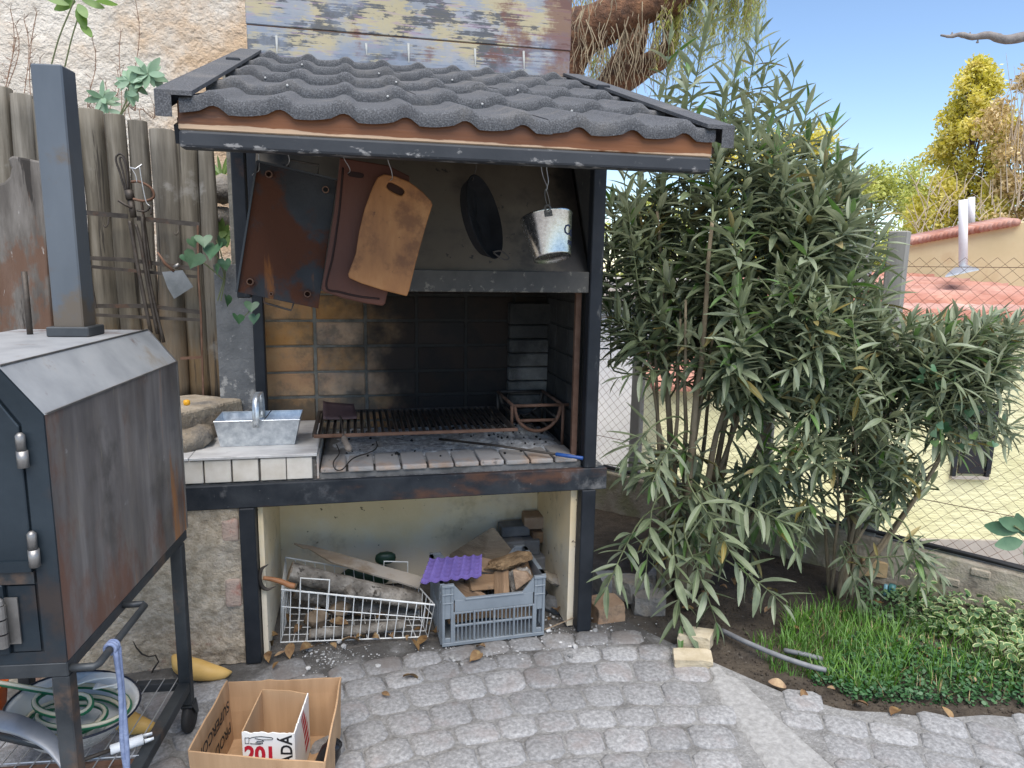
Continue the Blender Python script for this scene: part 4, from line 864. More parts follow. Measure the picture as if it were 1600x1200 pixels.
# black pan
YP = 2.45; pc_ = pY(752, 341, YP); vd = (pc_-C).normalized()
nn = (-vd*.36+(RT*.955+UP*.27)*.93).normalized(); ya = nn.cross(vd).normalized(); xa = ya.cross(nn)
PM = Matrix((xa, ya, nn)).transposed().to_4x4(); PM.translation = pc_
pn = thing('frying_pan', 'round black iron pan hanging edge-on against the hood', 'pan', pc_)
MB().lathe([(0, -.02), (.11, -.02), (.125, -.016), (.141, .014), (.144, .016)], 40, PM).build('dish', mat('black seasoned iron', [(.3, (.008, .008, .009)), (.7, (.02, .02, .022))], 12, rough=.8, metal=.0, spec=.1, bump=.15), pn, smooth=True, solid=.003)
MB().tube(catmull([pY(x, y, YP-.01) for x, y in ((770, 394), (782, 392), (793, 400), (795, 404), (788, 406), (778, 400), (771, 395))], 5), .0028, 7).build('loop_handle', M['iron'], pn, smooth=True)
MB().tube([pY(738, 282, YP), pY(744, 262, YP), pY(743, 246, YP)], .002, 6).build('hook', M['iron'], pn)
# metal bucket
YK = 2.5; kb = pY(858, 372, YK)
KM = Matrix.Translation(kb) @ Matrix.Rotation(R(-6), 4, 'Y') @ Matrix.Rotation(R(-17), 4, 'X')
bk = thing('metal_bucket', 'shiny galvanised bucket with lettering hanging at the right of the hood', 'bucket', kb)
r0, r1, hh_ = .068, .093, .15
M['bucket'] = mat('bright galvanised', [(.3, (.42, .42, .41)), (.7, (.66, .66, .65))], 90, det=3, rough=.24, metal=.95, bump=.02, bscale=90, coords='obj')
MB().lathe([(0, -hh_/2+.006), (r0-.004, -hh_/2+.006), (r0-.001, -hh_/2), (r0, -hh_/2+.004), (r1, hh_/2-.004), (r1+.003, hh_/2), (r1+.001, hh_/2+.003), (r1-.002, hh_/2)], 48, KM).build('shell', M['bucket'], bk, smooth=True)
lug = MB(); la = R(-100); lx, ly = (r1+.002)*math.cos(la), (r1+.002)*math.sin(la)
LM = KM @ Matrix.Translation((lx, ly, hh_/2-.012)) @ Matrix.Rotation(la+R(90), 4, 'Z')
lug.obox((0, 0, -.004), (.024, .004, .02), LM.to_3x3()) if False else None
lg_ = MB(LM); lg_.box(-.014, .014, -.004, .0, -.016, .004); lg_.tube([(.009*math.cos(a), -.004, .012+.012*math.sin(a)) for a in [math.pi*2*i/14 for i in range(14)]], .0035, 6, closed=True); lg_.build('lug', M['hinge'], bk, smooth=False)
for rx in (-.006, .007): MB(LM).lathe([(.003, 0), (.002, .002), (0, .0025)], 8, Matrix.Translation((rx, -.004, -.009)) @ Matrix.Rotation(R(90), 4, 'X')).build('rivet', M['hinge'], bk)
tp_ = LM @ V((0, -.004, .02)); up_ = pY(853, 296, YK); lg2 = KM @ V((-lx*.2+.02, -ly*.9, hh_/2))
MB().tube(catmull([tp_, tp_.lerp(up_, .5)+V((-.006, 0, .006)), up_, up_.lerp(lg2, .5)+V((.012, 0, .01)), lg2], 6), .0013, 5).build('bail', M['wire'], bk)
MB().tube(catmull([up_+V((0, -.002, -.004)), up_+V((.004, 0, .01)), up_+V((-.012, 0, .045)), up_+V((-.022, 0, .09))], 5), .0014, 5).build('hook', M['wire'], bk)
MB().tube(catmull([up_+V((.003, 0, .004)), up_+V((.008, 0, .03)), up_+V((.001, 0, .07)), up_+V((.004, 0, .1))], 5), .0014, 5).build('hook', M['wire'], bk)
def bucket_text(s, size, a0, z0, mt):
    cu = bpy.data.curves.new('t', 'FONT'); cu.body = s; cu.size = size; cu.offset = .0006; cu.resolution_u = 2; cu.shear = .2
    to = bpy.data.objects.new('t', cu); COL.objects.link(to); dg = bpy.context.evaluated_depsgraph_get(); me = bpy.data.meshes.new_from_object(to.evaluated_get(dg)); bpy.data.objects.remove(to)
    for v in me.vertices:
        z = z0+v.co.y; r = r0+(r1-r0)*(z+hh_/2)/hh_+.0012; a = a0+v.co.x/r
        v.co = KM @ V((r*math.sin(a), -r*math.cos(a), z))
    me.materials.clear(); me.materials.append(mt); o = bpy.data.objects.new('lettering', me); COL.objects.link(o); adopt(o, bk)
navy = mat('navy print', (.02, .03, .09), rough=.5, bump=0)
bucket_text('Corona', .052, R(24), -.012, navy); bucket_text('EXTRA', .022, R(40), -.045, navy)
# ------------------------------------------------------------------ tool rack on the log fence
YR = 3.5
rk = thing('tool_rack', 'flat iron tool rack fixed on the log fence', 'rack', pY(230, 400, YR))
def rb_(pts, w=.014, h=.006, name='rail', mt=None):
    for a, b in zip(pts, pts[1:]): MB().bar(pY(*a, YR), pY(*b, YR), h, w).build(name, mt or M['iron'], rk)
rb_([(131, 332), (200, 338)], .02); rb_([(214, 341), (312, 351)], .02)
rb_([(136, 403), (200, 406), (312, 421)], .018); rb_([(137, 416), (312, 433)], .014); rb_([(152, 478), (230, 478), (314, 488)], .018); rb_([(150, 492), (314, 500)], .014)
rb_([(309, 352), (310, 430), (314, 490), (318, 632)], .008, .008, 'upright', M['rusty']); rb_([(137, 405), (150, 482)], .008, .008, 'upright'); rb_([(282, 560), (317, 558)], .012, .006, 'rail', M['rusty']); rb_([(285, 637), (318, 628)], .014, .008, 'rail', M['rusty'])
for px, py in ((170, 340), (280, 352)):
    MB().tube(catmull([pY(px, py, YR), pY(px-1, py+10, YR-.01), pY(px-5, py+15, YR-.03), pY(px-9, py+11, YR-.03)], 4), .003, 6).build('hook', M['iron'], rk)
# bundle of fire tools
tg = thing('fire_tongs', 'long iron fire tongs with looped handle hanging on the rack', 'tongs', pY(210, 340, YR-.05))
YQ = YR-.05
tw = lambda pts, r, nm='rod', mt=None: MB().tube(catmull([pY(x, y, YQ+d) for x, y, d in pts], 5), r, 8).build(nm, mt or M['iron'], tg, smooth=True)
tw([(196, 300, 0), (188, 272, 0), (181, 250, 0), (184, 242, 0), (190, 241, 0), (197, 252, 0), (201, 280, 0), (202, 300, 0)], .0042, 'loop'); tw([(198, 300, -.01), (192, 268, -.01), (187, 248, -.01), (193, 248, -.01), (199, 270, -.01), (200, 298, -.01)], .004, 'loop')
MB().tube([pY(201, 297, YQ), pY(204, 312, YQ)], .018, 12).build('collar', M['iron'], tg, smooth=True); MB().tube([pY(204, 312, YQ), pY(209, 340, YQ)], .013, 12).build('collar', M['iron'], tg, smooth=True)
tw([(205, 284, -.02), (218, 284, -.02), (236, 294, -.02), (240, 308, -.02), (226, 314, -.02), (208, 311, -.02)], .0055, 'ring', M['rusty'])
tw([(185, 313, -.02), (196, 320, -.02), (206, 325, -.01)], .006, 'ring'); tw([(214, 329, -.01), (228, 330, -.02), (236, 322, -.02), (236, 336, -.02)], .0045, 'ring')
pr = [((203, 345), (207, 370), (218, 430), (236, 520)), ((212, 350), (220, 380), (232, 450), (246, 522)), ((222, 338), (228, 400), (238, 460), (256, 535))]
for i, r_ in enumerate(pr): tw([(x, y, .008*i) for x, y in r_], .0085 if i == 0 else .0075, 'prong')
MB().bar(pY(221, 315, YQ+.03), pY(236, 420, YQ+.03), .006, .022, (0, 1, 0)).build('flat_prong', M['iron'], tg)
chain = MB(); pc2 = catmull([pY(205, 262, YQ-.03), pY(212, 274, YQ-.03), pY(214, 285, YQ-.03)], 6); chain.tube(pc2, .0018, 5); chain.tube(catmull([pY(218, 260, YQ-.03), pY(222, 285, YQ-.03), pY(228, 314, YQ-.03), pY(234, 322, YQ-.03)], 6), .0022, 5)
chain.tube([pY(203, 262, YQ-.03), pY(212, 264, YQ-.03), pY(222, 257, YQ-.03)], .004, 6)
tag(chain.build('chain', M['wire'], smooth=True), 'short bright chain looped over the fire tongs', 'chain')
sv2 = thing('ash_shovel', 'flat grey ash shovel blade hanging below the rack rail', 'shovel', pY(275, 440, YR-.02))
MB().prism([pY(x, y, YR-.03) for x, y in ((253, 425), (285, 422), (302, 448), (272, 467), (262, 450))], (0, .004, 0)).build('blade', mat('worn grey sheet', [(.3, (.12, .13, .135)), (.7, (.24, .25, .26))], 12, rough=.5, metal=.4, bump=.1), sv2)
MB().tube([pY(272, 424, YR-.028), pY(258, 412, YR-.03), pY(246, 394, YR-.03)], [.006, .007, .004], 8).build('shank', M['rusty'], sv2, smooth=True)
MB().tube([pY(272, 418, YR-.03), pY(280, 413, YR-.03)], .009, 10).build('socket', M['hinge'], sv2, smooth=True)
# ------------------------------------------------------------------ under the counter
M['bark'] = mat('grey log bark', [(.3, (.07, .06, .05)), (.5, (.2, .18, .155)), (.7, (.4, .37, .33))], 14, det=9, rough=.95, bump=1, bscale=50, bdist=.012, coords='pos', layers=[dict(col=(.025, .02, .016), scale=24, lo=.58, hi=.64, amt=.8)])
M['cut'] = mat('cut log end', [(.3, (.16, .115, .075)), (.7, (.3, .23, .16))], 22, rough=.9, bump=.3)
M['split'] = mat('split firewood', [(.3, (.16, .1, .06)), (.55, (.3, .2, .125)), (.75, (.42, .3, .2))], 10, det=8, rough=.9, bump=.5, bscale=50, coords='obj', st=(.3, 2, 2), vary=.25, layers=[dict(col=(.09, .07, .055), scale=5, lo=.55, hi=.68, amt=.7)])
M['whitewire'] = mat('white coated wire', [(.3, (.6, .61, .6)), (.7, (.74, .75, .74))], 20, rough=.4, bump=0)
def log(pts, r, name, label, cat='log', n=14, knots=(), group=None):
    t = thing(name, label, cat, pts[0], group); P_ = catmull(pts, 6); k = len(P_)
    rs = [r*(1+.1*nz((i*.6, pts[0][0]*9, 0), 1)) for i in range(k)]
    mb = MB(); mb.tube(P_, rs, n, cap=False)
    for i, v in enumerate(mb.v):
        mb.v[i] = v+V((nz(v, 30), nz(v, 30, 2), nz(v, 30, 4)))*r*.1
    mb.build('bark', M['bark'], t, smooth=True)
    for e, d in ((0, P_[0]-P_[1]), (-1, P_[-1]-P_[-2])):
        q = d.normalized().to_track_quat('Z', 'Y').to_matrix().to_4x4(); q.translation = P_[e]
        MB().lathe([(rs[e]*1.01, -.003), (rs[e]*.93, .002), (0, .003)], n, q).build('cut_end', M['cut'], t, smooth=False)
    for (f, rr, ln, dv) in knots:
        p = P_[int(f*(k-1))]; d = V(dv).normalized(); MB().tube([p+d*r*.5, p+d*(r+ln*.6), p+d*(r+ln)], [rr*1.3, rr, rr*.9], 10).build('knot', M['bark'], t, smooth=True)
    return t
rFL, rFR, rBL, rBR = pY(440, 921, 2.985), pY(679, 945, 2.89), pY(446, 871, 3.33), pY(643, 904, 3.2)
sFL, sFR, sBL, sBR = [V((x, y, .012)) for x, y in ((-.345, 2.985), (.285, 2.915), (-.33, 3.3), (.25, 3.18))]
wb = thing('wire_basket', 'white coated wire basket full of logs under the counter', 'basket', (0, 3.0, 0))
MB().tube([rFL, rFR, rBR, rBL], .0042, 7, closed=True).build('rim', M['whitewire'], wb)
MB().tube([sFL, sFR, sBR, sBL], .003, 6, closed=True).build('base_rim', M['whitewire'], wb)
def side(a, b, c_, d, n, nm):
    for i in range(n+1):
        t = i/n; MB().tube([a.lerp(b, t), c_.lerp(d, t)], .0022, 5).build('upright_wire', M['whitewire'], wb)
    MB().tube([a.lerp(c_, .32), b.lerp(d, .42)], .0024, 5).build('cross_wire', M['whitewire'], wb)
side(rFL, rFR, sFL, sFR, 17, 'front'); side(rBL, rBR, sBL, sBR, 13, 'back'); side(rFR, rBR, sFR, sBR, 6, 's'); side(rFL, rBL, sFL, sBL, 6, 's')
for i in range(1, 12): MB().tube([sFL.lerp(sFR, i/12), sBL.lerp(sBR, i/12)], .002, 5).build('floor_wire', M['whitewire'], wb)
for i in range(1, 5): MB().tube([sFL.lerp(sBL, i/5), sFR.lerp(sBR, i/5)], .002, 5).build('floor_wire', M['whitewire'], wb)
for pts in (((468.5, 944), (469.5, 903), (515, 906), (512, 952)), ((599, 902), (600, 877), (637, 878), (637, 908))):
    Yh = 2.975 if pts[0][1] > 920 else 3.22
    MB().tube([pY(x, y, Yh-.005) for x, y in pts], .0036, 7).build('handle', M['whitewire'], wb)
log([pY(453, 893, 3.08), pY(530, 912, 3.09), pY(600, 928, 3.08), pY(656, 940, 3.08)], .042, 'firewood_log', 'thick pale barked log with a stub branch in the wire basket', knots=((.42, .022, .035, (.3, -1, -.25)), (.63, .016, .012, (0, -1, .4)), (.18, .012, .004, (0, -1, .1))))
log([pY(462, 922, 3.2), pY(560, 950, 3.2), pY(655, 962, 3.16)], .035, 'firewood_log', 'darker log underneath the thick pale log in the wire basket')
log([pY(484, 1000, 2.955)+V((0, .03, .012)), pY(560, 993, 2.96)+V((0, .03, .01)), pY(634, 984, 2.94)+V((0, .03, .012))], .022, 'firewood_log', 'thin smooth log on the floor of the wire basket')
vs, fs = lump(.05, 2, 71, .4, 1, .7, .9); tag(MB().add([v+V((-.2, 3.1, .05)) for v in vs], fs).build('wood_chunk', M['cut'], smooth=False), 'pale wood chunk at the left inside the wire basket', 'wood')
vs, fs = lump(.045, 2, 72, .4, 1.2, .7, .7); tag(MB().add([v+V((-.1, 3.15, .06)) for v in vs], fs).build('wood_chunk', M['cut'], smooth=False), 'wood chunk in the middle inside the wire basket', 'wood')
# plank
pk0, pk1 = pY(459, 848, 3.28), pY(660, 904, 3.12)
d = (pk1-pk0).normalized(); n_ = V((0, -.35, 1)).normalized(); w_ = d.cross(n_).normalized()
if w_.y > 0: w_ = -w_
plk = MB(); top = [pk0, pk0+d*.05+w_*.012, pk0+d*.07+w_*.004, pk0+d*.14+w_*.03, pk0+d*.2+w_*.05, pk1+w_*.058, pk1-w_*.012, pk0+d*.2-w_*.014, pk0+d*.08-w_*.012]
plk.prism(top, -n_*.012)
tag(plk.build('splintered_plank', mat('grey brown plank', [(.3, (.17, .12, .075)), (.7, (.33, .26, .19))], 8, rough=.9, bump=.3, st=(.4, 2, 2), layers=[dict(col=(.4, .37, .33), scale=4, lo=.5, hi=.65, amt=.7, grad=[(0, -.1, .2, .2)])]), bevel=.001), 'long splintered plank lying across the wire basket', 'plank')
gb = MB(); q = pY(575, 890, 3.36)
vs, fs = lump(.11, 3, 9, .12, 1.15, .35, .55, .75); gb.add([v+q+V((0, 0, -.03)) for v in vs], fs); q2 = pY(602, 868, 3.34); vs, fs = lump(.045, 2, 11, .1, 1.2, .5, .8, .8); gb.add([v+q2+V((0, 0, -.012)) for v in vs], fs)
tag(gb.build('green_canister', mat('dark green plastic', [(.3, (.012, .035, .022)), (.7, (.025, .06, .04))], 6, rough=.4, bump=.04), smooth=True), 'dark green plastic canister behind the wire basket', 'canister')
# hand pick
hk = thing('hand_pick', 'small hand pick with curved dark head and wooden handle on the basket rim', 'pick', pY(420, 905, 2.95))
YH_ = 2.892
MB().tube(catmull([pY(x, y, YH_) for x, y in ((411, 903), (425, 905), (440, 909), (452, 914), (461, 916))], 4), [.008, .0085, .009, .0095, .01, .0105, .011, .0112, .0115, .0118, .012, .0122, .0125, .0125, .0125, .0125, .011], 10).build('handle', mat('orange brown wood', [(.3, (.22, .09, .035)), (.7, (.36, .17, .08))], 12, rough=.55, bump=.1), hk, smooth=True)
hc = catmull([pY(x, y, YH_+dy*.4) for x, y, dy in ((419, 882, -.02), (409, 889, -.015), (405, 902, -.005), (408, 914, .0), (417, 921, .005), (431, 916, .01))], 4)
MB().tube(hc, [.001+.009*math.sin(math.pi*min(1, (i+.6)/(len(hc)))) for i in range(len(hc))], 8).build('head', M['iron'], hk, smooth=True)
# crate
M['crate'] = mat('grey plastic crate', [(.3, (.15, .175, .2)), (.7, (.22, .25, .28))], 6, rough=.45, bump=.06, layers=[dict(col=(.32, .33, .33), scale=14, lo=.6, hi=.72, amt=.5), dict(col=(.1, .1, .1), scale=4, lo=.58, hi=.7, amt=.4)])
ct = thing('plastic_crate', 'grey slotted plastic crate of split firewood under the counter', 'crate', (.56, 3.0, 0))
CT = Matrix.Translation((.338, 2.832, 0)) @ Matrix.Rotation(R(2.5), 4, 'Z'); cw_, cdp = .462, .35
z0_ = .004
def crate_side(L_, T, dip):
    m_ = MB(T); t = .012
    hz = [(.0, .022), (.098, .106), (.112, .117), (.165, .213)]
    m_.box(0, L_, -.004, t, z0_, .02); m_.box(.05, L_-.05, 0, t*.8, .088, .098); m_.box(.05, L_-.05, 0, t*.8, .148, .157)
    m_.box(.055, L_-.055, 0, t*.8, .158, .213) if dip else m_.box(.03, L_-.03, 0, t*.8, .158, .27)
    for i in range(21):
        x = .052+(L_-.104)*i/20; wd = .0055 if i % 5 else .009
        m_.box(x-wd/2, x+wd/2, -.004 if i % 5 == 0 else .001, t*.7, .02, .158)
    for x0, x1 in ((0, .05), (L_-.05, L_)):
        m_.box(x0, x0+.012, -.003, t, .02, .275); m_.box(x1-.012, x1, -.003, t, .02, .275); m_.box(x0+.012, x1-.012, 0, t*.8, .13, .275); m_.box(x0+.012, x1-.012, 0, t*.8, .02, .04)
        m_.box(x0, x1, -.005, t, .2, .206); m_.box(x0, x1, -.005, t, .24, .246)
    if dip:
        for s_ in (0, 1):
            f = (lambda x: x) if s_ == 0 else (lambda x: L_-x)
            m_.prism([(f(.05), 0, .213), (f(.11), 0, .213), (f(.05), 0, .285)], (0, t*.8, 0))
        m_.box(.1, L_-.1, -.005, t, .211, .219)
    for x0, x1 in ((0, .05), (L_-.05, L_)): m_.box(x0-.002, x1+.002, -.007, t, .276, .288)
    if not dip: m_.box(.0, L_, -.007, t, .27, .288)
    return m_
crate_side(cw_, CT, True).build('side', M['crate'], ct, .0015); crate_side(cw_, CT @ Matrix.Translation((cw_, cdp, 0)) @ Matrix.Rotation(R(180), 4, 'Z'), True).build('side', M['crate'], ct, .0015)
crate_side(cdp-.03, CT @ Matrix.Translation((cw_, .015, 0)) @ Matrix.Rotation(R(90), 4, 'Z'), False).build('side', M['crate'], ct, .0015); crate_side(cdp-.03, CT @ Matrix.Translation((0, cdp-.015, 0)) @ Matrix.Rotation(R(-90), 4, 'Z'), False).build('side', M['crate'], ct, .0015)
cbm = MB(CT); cbm.box(.012, cw_-.012, .012, cdp-.012, .006, .014); cbm.build('bottom', M['crate'], ct)
def wedge(c, L_, w, h, rot, seed, name='firewood_piece'):
    random.seed(seed); m_ = MB(); n = 6; prof = [(-w*.5, 0), (w*.5, rnd(-.1, .1)*h), (w*rnd(.1, .3), h*.8), (-w*rnd(.05, .2), h)]
    vs = []
    for i in range(n):
        x = -L_/2+L_*i/(n-1)
        for y, z in prof: vs.append((x+rnd(-.004, .004), y*(1+.12*nz((x*8, seed, y), 2)), z*(1+.12*nz((x*8, z, seed), 2))))
    m_.add(vs, [(i*4+j, i*4+(j+1) % 4, (i+1)*4+(j+1) % 4, (i+1)*4+j) for i in range(n-1) for j in range(4)]+[(3, 2, 1, 0), tuple((n-1)*4+j for j in range(4))])
    o = m_.build(name, M['split'], bevel=.003); o.matrix_basis = Matrix.Translation(c) @ Euler([R(a) for a in rot]).to_matrix().to_4x4(); return o
fw = [((.46, 2.95, .17), .16, .07, .06, (10, 20, -30), 1, 'split firewood piece with orange face at the crate front left'), ((.54, 2.96, .19), .17, .075, .07, (-20, 12, 25), 2, 'split firewood wedge lying at the middle of the crate'),
      ((.62, 2.96, .2), .15, .07, .06, (30, -25, 80), 3, 'brown firewood block in the middle right of the crate'), ((.47, 3.05, .2), .2, .08, .06, (5, -15, 60), 4, 'pale round-ended firewood piece at the crate left'),
      ((.57, 3.06, .235), .2, .07, .06, (0, 20, 15), 5, 'firewood piece under the rotten bark slab'), ((.7, 3.0, .22), .18, .09, .08, (75, 15, 70), 6, 'grey barked firewood piece leaning at the crate right'),
      ((.49, 2.98, .06), .24, .09, .08, (0, 0, 10), 7, 'firewood piece at the bottom of the crate, left side'), ((.66, 2.98, .06), .22, .09, .09, (10, 0, -10), 8, 'firewood piece at the bottom of the crate, right side'),
      ((.45, 3.03, .13), .16, .06, .06, (0, 60, 20), 10, 'upright firewood piece inside the crate by its left wall'), ((.73, 3.1, .17), .2, .08, .07, (10, 30, 100), 11, 'firewood piece at the back right of the crate')]
for c_, L_, w, h, rot, sd, lb in fw: tag(wedge(c_, L_, w, h, rot, sd), lb, 'firewood')
random.seed(12)
vs, fs = lump(.075, 3, 33, .5, 1.35, .7, .38); rbk = pY(755, 882, 3.05) if False else pY(795, 878, 3.02)
tag(MB().add([(Matrix.Rotation(R(-12), 3, 'Y') @ v)+rbk for v in vs], fs).build('rotten_bark', mat('rotten orange bark', [(.3, (.1, .06, .03)), (.7, (.33, .22, .12))], 22, rough=.95, bump=1, bscale=60, bdist=.02), smooth=False), 'crumbly orange-brown bark slab on top of the crate firewood', 'bark')
vs, fs = lump(.07, 3, 35, .35, 1, .7, .9); gbk = pY(812, 908, 2.97)
tag(MB().add([(Matrix.Rotation(R(35), 3, 'Y') @ v)+gbk for v in vs], fs).build('barked_wood', M['bark'], smooth=False), 'dark grey ridged bark piece at the right of the crate', 'bark')
# big wedge behind
bw = MB(); YW = 3.22; f = [pY(771, 820, YW), pY(812, 872, YW), pY(800, 905, YW), pY(760, 905, YW), pY(758, 862, YW)]; bkv = pY(702, 868, YW+.14)-pY(771, 824, YW)
bw.prism(f, bkv)
tag(bw.build('split_log', mat('grey split log', [(.3, (.13, .1, .07)), (.7, (.27, .22, .16))], 9, det=8, rough=.9, bump=.6, bscale=40, st=(.5, 1, 2), bdist=.01), bevel=.01, seg=2), 'large grey split log wedge behind the crate', 'log')
# egg tray
et = MB(); e0, e1, e2, e3 = pZ(656, 914, .285), pZ(752, 903, .285), pZ(753, 869, .325), pZ(671, 875, .335)
N = 60
def ef(u, v):
    p = e0.lerp(e1, u).lerp(e3.lerp(e2, u), v); a, b = u*6, v*6
    k = abs(math.sin(math.pi*a))*abs(math.sin(math.pi*b)); pk = max(0, math.cos(math.pi*a)*math.cos(math.pi*b)); c2 = (math.cos(2*math.pi*a)+math.cos(2*math.pi*b))/2
    edge = min(u, v, 1-u, 1-v)
    z = .024*max(0, c2)**1.7-.012*max(0, -c2)
    if edge < .02: z *= .35
    return p+V((0, -.003, z+.004))
et.grid(ef, N, N)
tag(et.build('egg_tray', mat('purple pulp', [(.3, (.1, .07, .24)), (.7, (.16, .115, .34))], 14, rough=.9, bump=.3, bscale=160), smooth=True, solid=.002), 'purple pulp egg tray lying over the crate corner', 'egg tray')
# bricks, blocks and the iron strip in the right corner
M['cblock'] = mat('grey stone block', [(.3, (.13, .135, .14)), (.7, (.24, .245, .25))], 10, rough=.95, bump=.6, bscale=50, vary=.2)
def rbx(c, s_, rz_, name, mt, lb, cat, rx=0):
    o = MB().obox((0, 0, 0), s_).build(name, mt, bevel=.008, seg=2); o.matrix_basis = Matrix.Translation(c) @ Matrix.Rotation(R(rz_), 4, 'Z') @ Matrix.Rotation(R(rx), 4, 'X'); return tag(o, lb, cat)
M['oldbrick'] = mat('old clay brick', [(.3, (.27, .16, .09)), (.7, (.4, .27, .17))], 14, rough=.95, bump=.6, vary=.15, layers=[dict(col=(.08, .06, .05), scale=7, lo=.55, hi=.68, amt=.7)])
b1 = pY(842, 812, 3.42); b2 = pY(846, 838, 3.42)
rbx((b1.x, 3.42, b1.z), (.17, .11, .066), -6, 'old_brick', M['oldbrick'], 'old clay brick on top of the stacked pair in the corner', 'brick'); rbx((b2.x+.01, 3.42, b1.z-.078), (.15, .11, .06), 4, 'old_brick', M['oldbrick'], 'old clay brick below the other, on the grey stones', 'brick')
blocks = [((.845, 3.4, .045), (.2, .14, .09), 5, 'squared grey stone block at the bottom of the corner pile'), ((.72, 3.36, .135), (.16, .14, .085), -4, 'grey stone block behind the crate, second from the floor'), ((.86, 3.37, .13), (.13, .13, .075), 8, 'grey stone block against the right plaster wall'),
          ((.73, 3.38, .22), (.17, .13, .08), 3, 'grey stone block behind the crate, third from the floor'), ((.85, 3.4, .21), (.12, .12, .08), -8, 'pale speckled block under the old bricks'), ((.72, 3.36, .045), (.18, .14, .088), 0, 'grey stone block on the floor behind the crate'), ((.78, 3.42, .29), (.15, .1, .055), 2, 'flat grey block directly below the old bricks')]
for c_, s_, rz_, lb in blocks: rbx(c_, s_, rz_, 'stone_block', M['cblock'], lb, 'block')
vs, fs = lump(.06, 2, 41, .3, 1.1, .8, .45); q = pY(866, 905, 3.1); tag(MB().add([(Matrix.Rotation(R(28), 3, 'Y') @ v)+q for v in vs], fs).build('rock', M['rock'], smooth=False), 'pointed pale rock leaning beside the crate', 'rock')
vs, fs = lump(.07, 2, 43, .25, .8, .9, .7); q = pY(865, 945, 3.12); tag(MB().add([v+q for v in vs], fs).build('rock', M['cblock'], smooth=False), 'round grey rock on the floor right of the crate', 'rock')
MB_ = MB().bar(pY(866, 762, 3.36), pY(884, 925, 3.08), .012, .03, (1, 0, 0)); tag(MB_.build('iron_strip', M['rusty'], bevel=.001), 'rusty flat iron strip leaning against the right plaster wall', 'iron strip')
tw_ = MB().tube([pZ(848, 985, .01), pZ(905, 962, .05), pZ(925, 955, .07)], .003, 5).build('dry_twig', M['cut']); tag(tw_, 'thin dry twig on the floor right of the crate', 'twig')
# ---- debris: dry leaves (individual) and pale crumbs (stuff)
M['dryleaf'] = mat('dry leaf', [(.3, (.09, .045, .022)), (.5, (.2, .12, .055)), (.75, (.34, .24, .11))], 25, rough=.8, bump=.3, vary=.4, coords='pos')
def leafmesh(L_, w, curl, name='dryleaf'):
    m_ = MB(); n = 6; vs = []
    for i in range(n+1):
        t = i/n; ww = w*math.sin(math.pi*min(1, t*.93+.04))**.8; z = curl*math.sin(t*3); x = L_*(t-.5)
        vs += [(x, -ww, z+curl*.8), (x, 0, z), (x, ww, z+curl*.6)]
    m_.add(vs, [(i*3+j, (i+1)*3+j, (i+1)*3+j+1, i*3+j+1) for i in range(n) for j in range(2)])
    me = bpy.data.meshes.new(name); me.from_pydata([tuple(v) for v in m_.v], [], m_.f); me.materials.append(M['dryleaf']); me.polygons.foreach_set('use_smooth', [True]*len(me.polygons)); return me
LM_ = [leafmesh(.055, .016, .009), leafmesh(.07, .02, .012), leafmesh(.045, .014, .014), leafmesh(.065, .012, .006)]
random.seed(5)
spots = [(422, 1028), (440, 1022), (455, 1018), (478, 1014), (500, 1008), (425, 995), (418, 1012), (432, 1040), (655, 985), (640, 998), (668, 978), (660, 1003), (676, 990), (648, 1008), (686, 965), (668, 960), (690, 985), (603, 1085), (640, 1060), (740, 1028), (752, 1012), (548, 1003), (562, 1000), (520, 1010), (590, 998), (615, 996), (462, 985), (480, 975), (450, 968), (530, 975), (560, 965), (600, 960), (505, 955), (870, 955), (880, 940), (860, 968)]
for i, (px, py) in enumerate(spots):
    p = pZ(px+rnd(-3, 3), py, .012); o = place('dry_leaf', random.choice(LM_), Matrix.Translation(p) @ Euler((rnd(-.5, .5), rnd(-.5, .5), rnd(0, 6.3))).to_matrix().to_4x4() @ Matrix.Scale(rnd(.6, 1.25), 4))
    tag(o, 'dry curled brown leaf on the ground in front of the barbecue', 'leaf', 'dry leaves by the barbecue')
crm = MB(); random.seed(8)
for i in range(1100):
    if i < 260: px, py = random.gauss(520, 30), random.gauss(1026, 14)
    elif i < 520: px, py = random.gauss(720, 70), random.gauss(1025, 12)
    else: px, py = random.gauss(890, 60), random.gauss(985, 20)
    q = pZ(px, py, .0); r_ = abs(random.gauss(.001, .0022))+.0009 if i % 60 else rnd(.008, .015)
    vs, fs = lump(r_, 1, i, .4, 1, 1, .7); crm.add([v+V((q.x, q.y, r_*.5-.004)) for v in vs], fs)
crm.build('rubble_crumbs', mat('pale rubble crumbs', [(.3, (.22, .22, .22)), (.7, (.48, .48, .47))], 30, rough=1, bump=.3, island=.5), kind='stuff')
# ------------------------------------------------------------------ terrace kerb, chain link fence
M['kerb'] = mat('mossy concrete kerb', [(.3, (.24, .2, .155)), (.55, (.36, .315, .25)), (.75, (.46, .42, .35))], 8, det=9, rough=.95, bump=.7, bscale=50, bdist=.012, layers=[dict(col=(.2, .21, .09), scale=3.5, lo=.48, hi=.64, amt=.6), dict(col=(.1, .085, .07), scale=9, lo=.58, hi=.7, amt=.6)])
kl = (K1-K0).length
KT = Matrix.Translation(K0) @ Matrix(((KD.x, KN.x, 0, 0), (KD.y, KN.y, 0, 0), (0, 0, 1, 0), (0, 0, 0, 1)))
kt = lambda s_: .225+.035*(s_/kl)*2
kb_ = MB(KT); kb_.hexa([(0, -.07, -1.85), (kl, -.07, -1.85), (kl, .07, -1.85), (0, .07, -1.85), (0, -.06, kt(0)), (kl, -.06, kt(kl)), (kl, .06, kt(kl)), (0, .06, kt(0))])
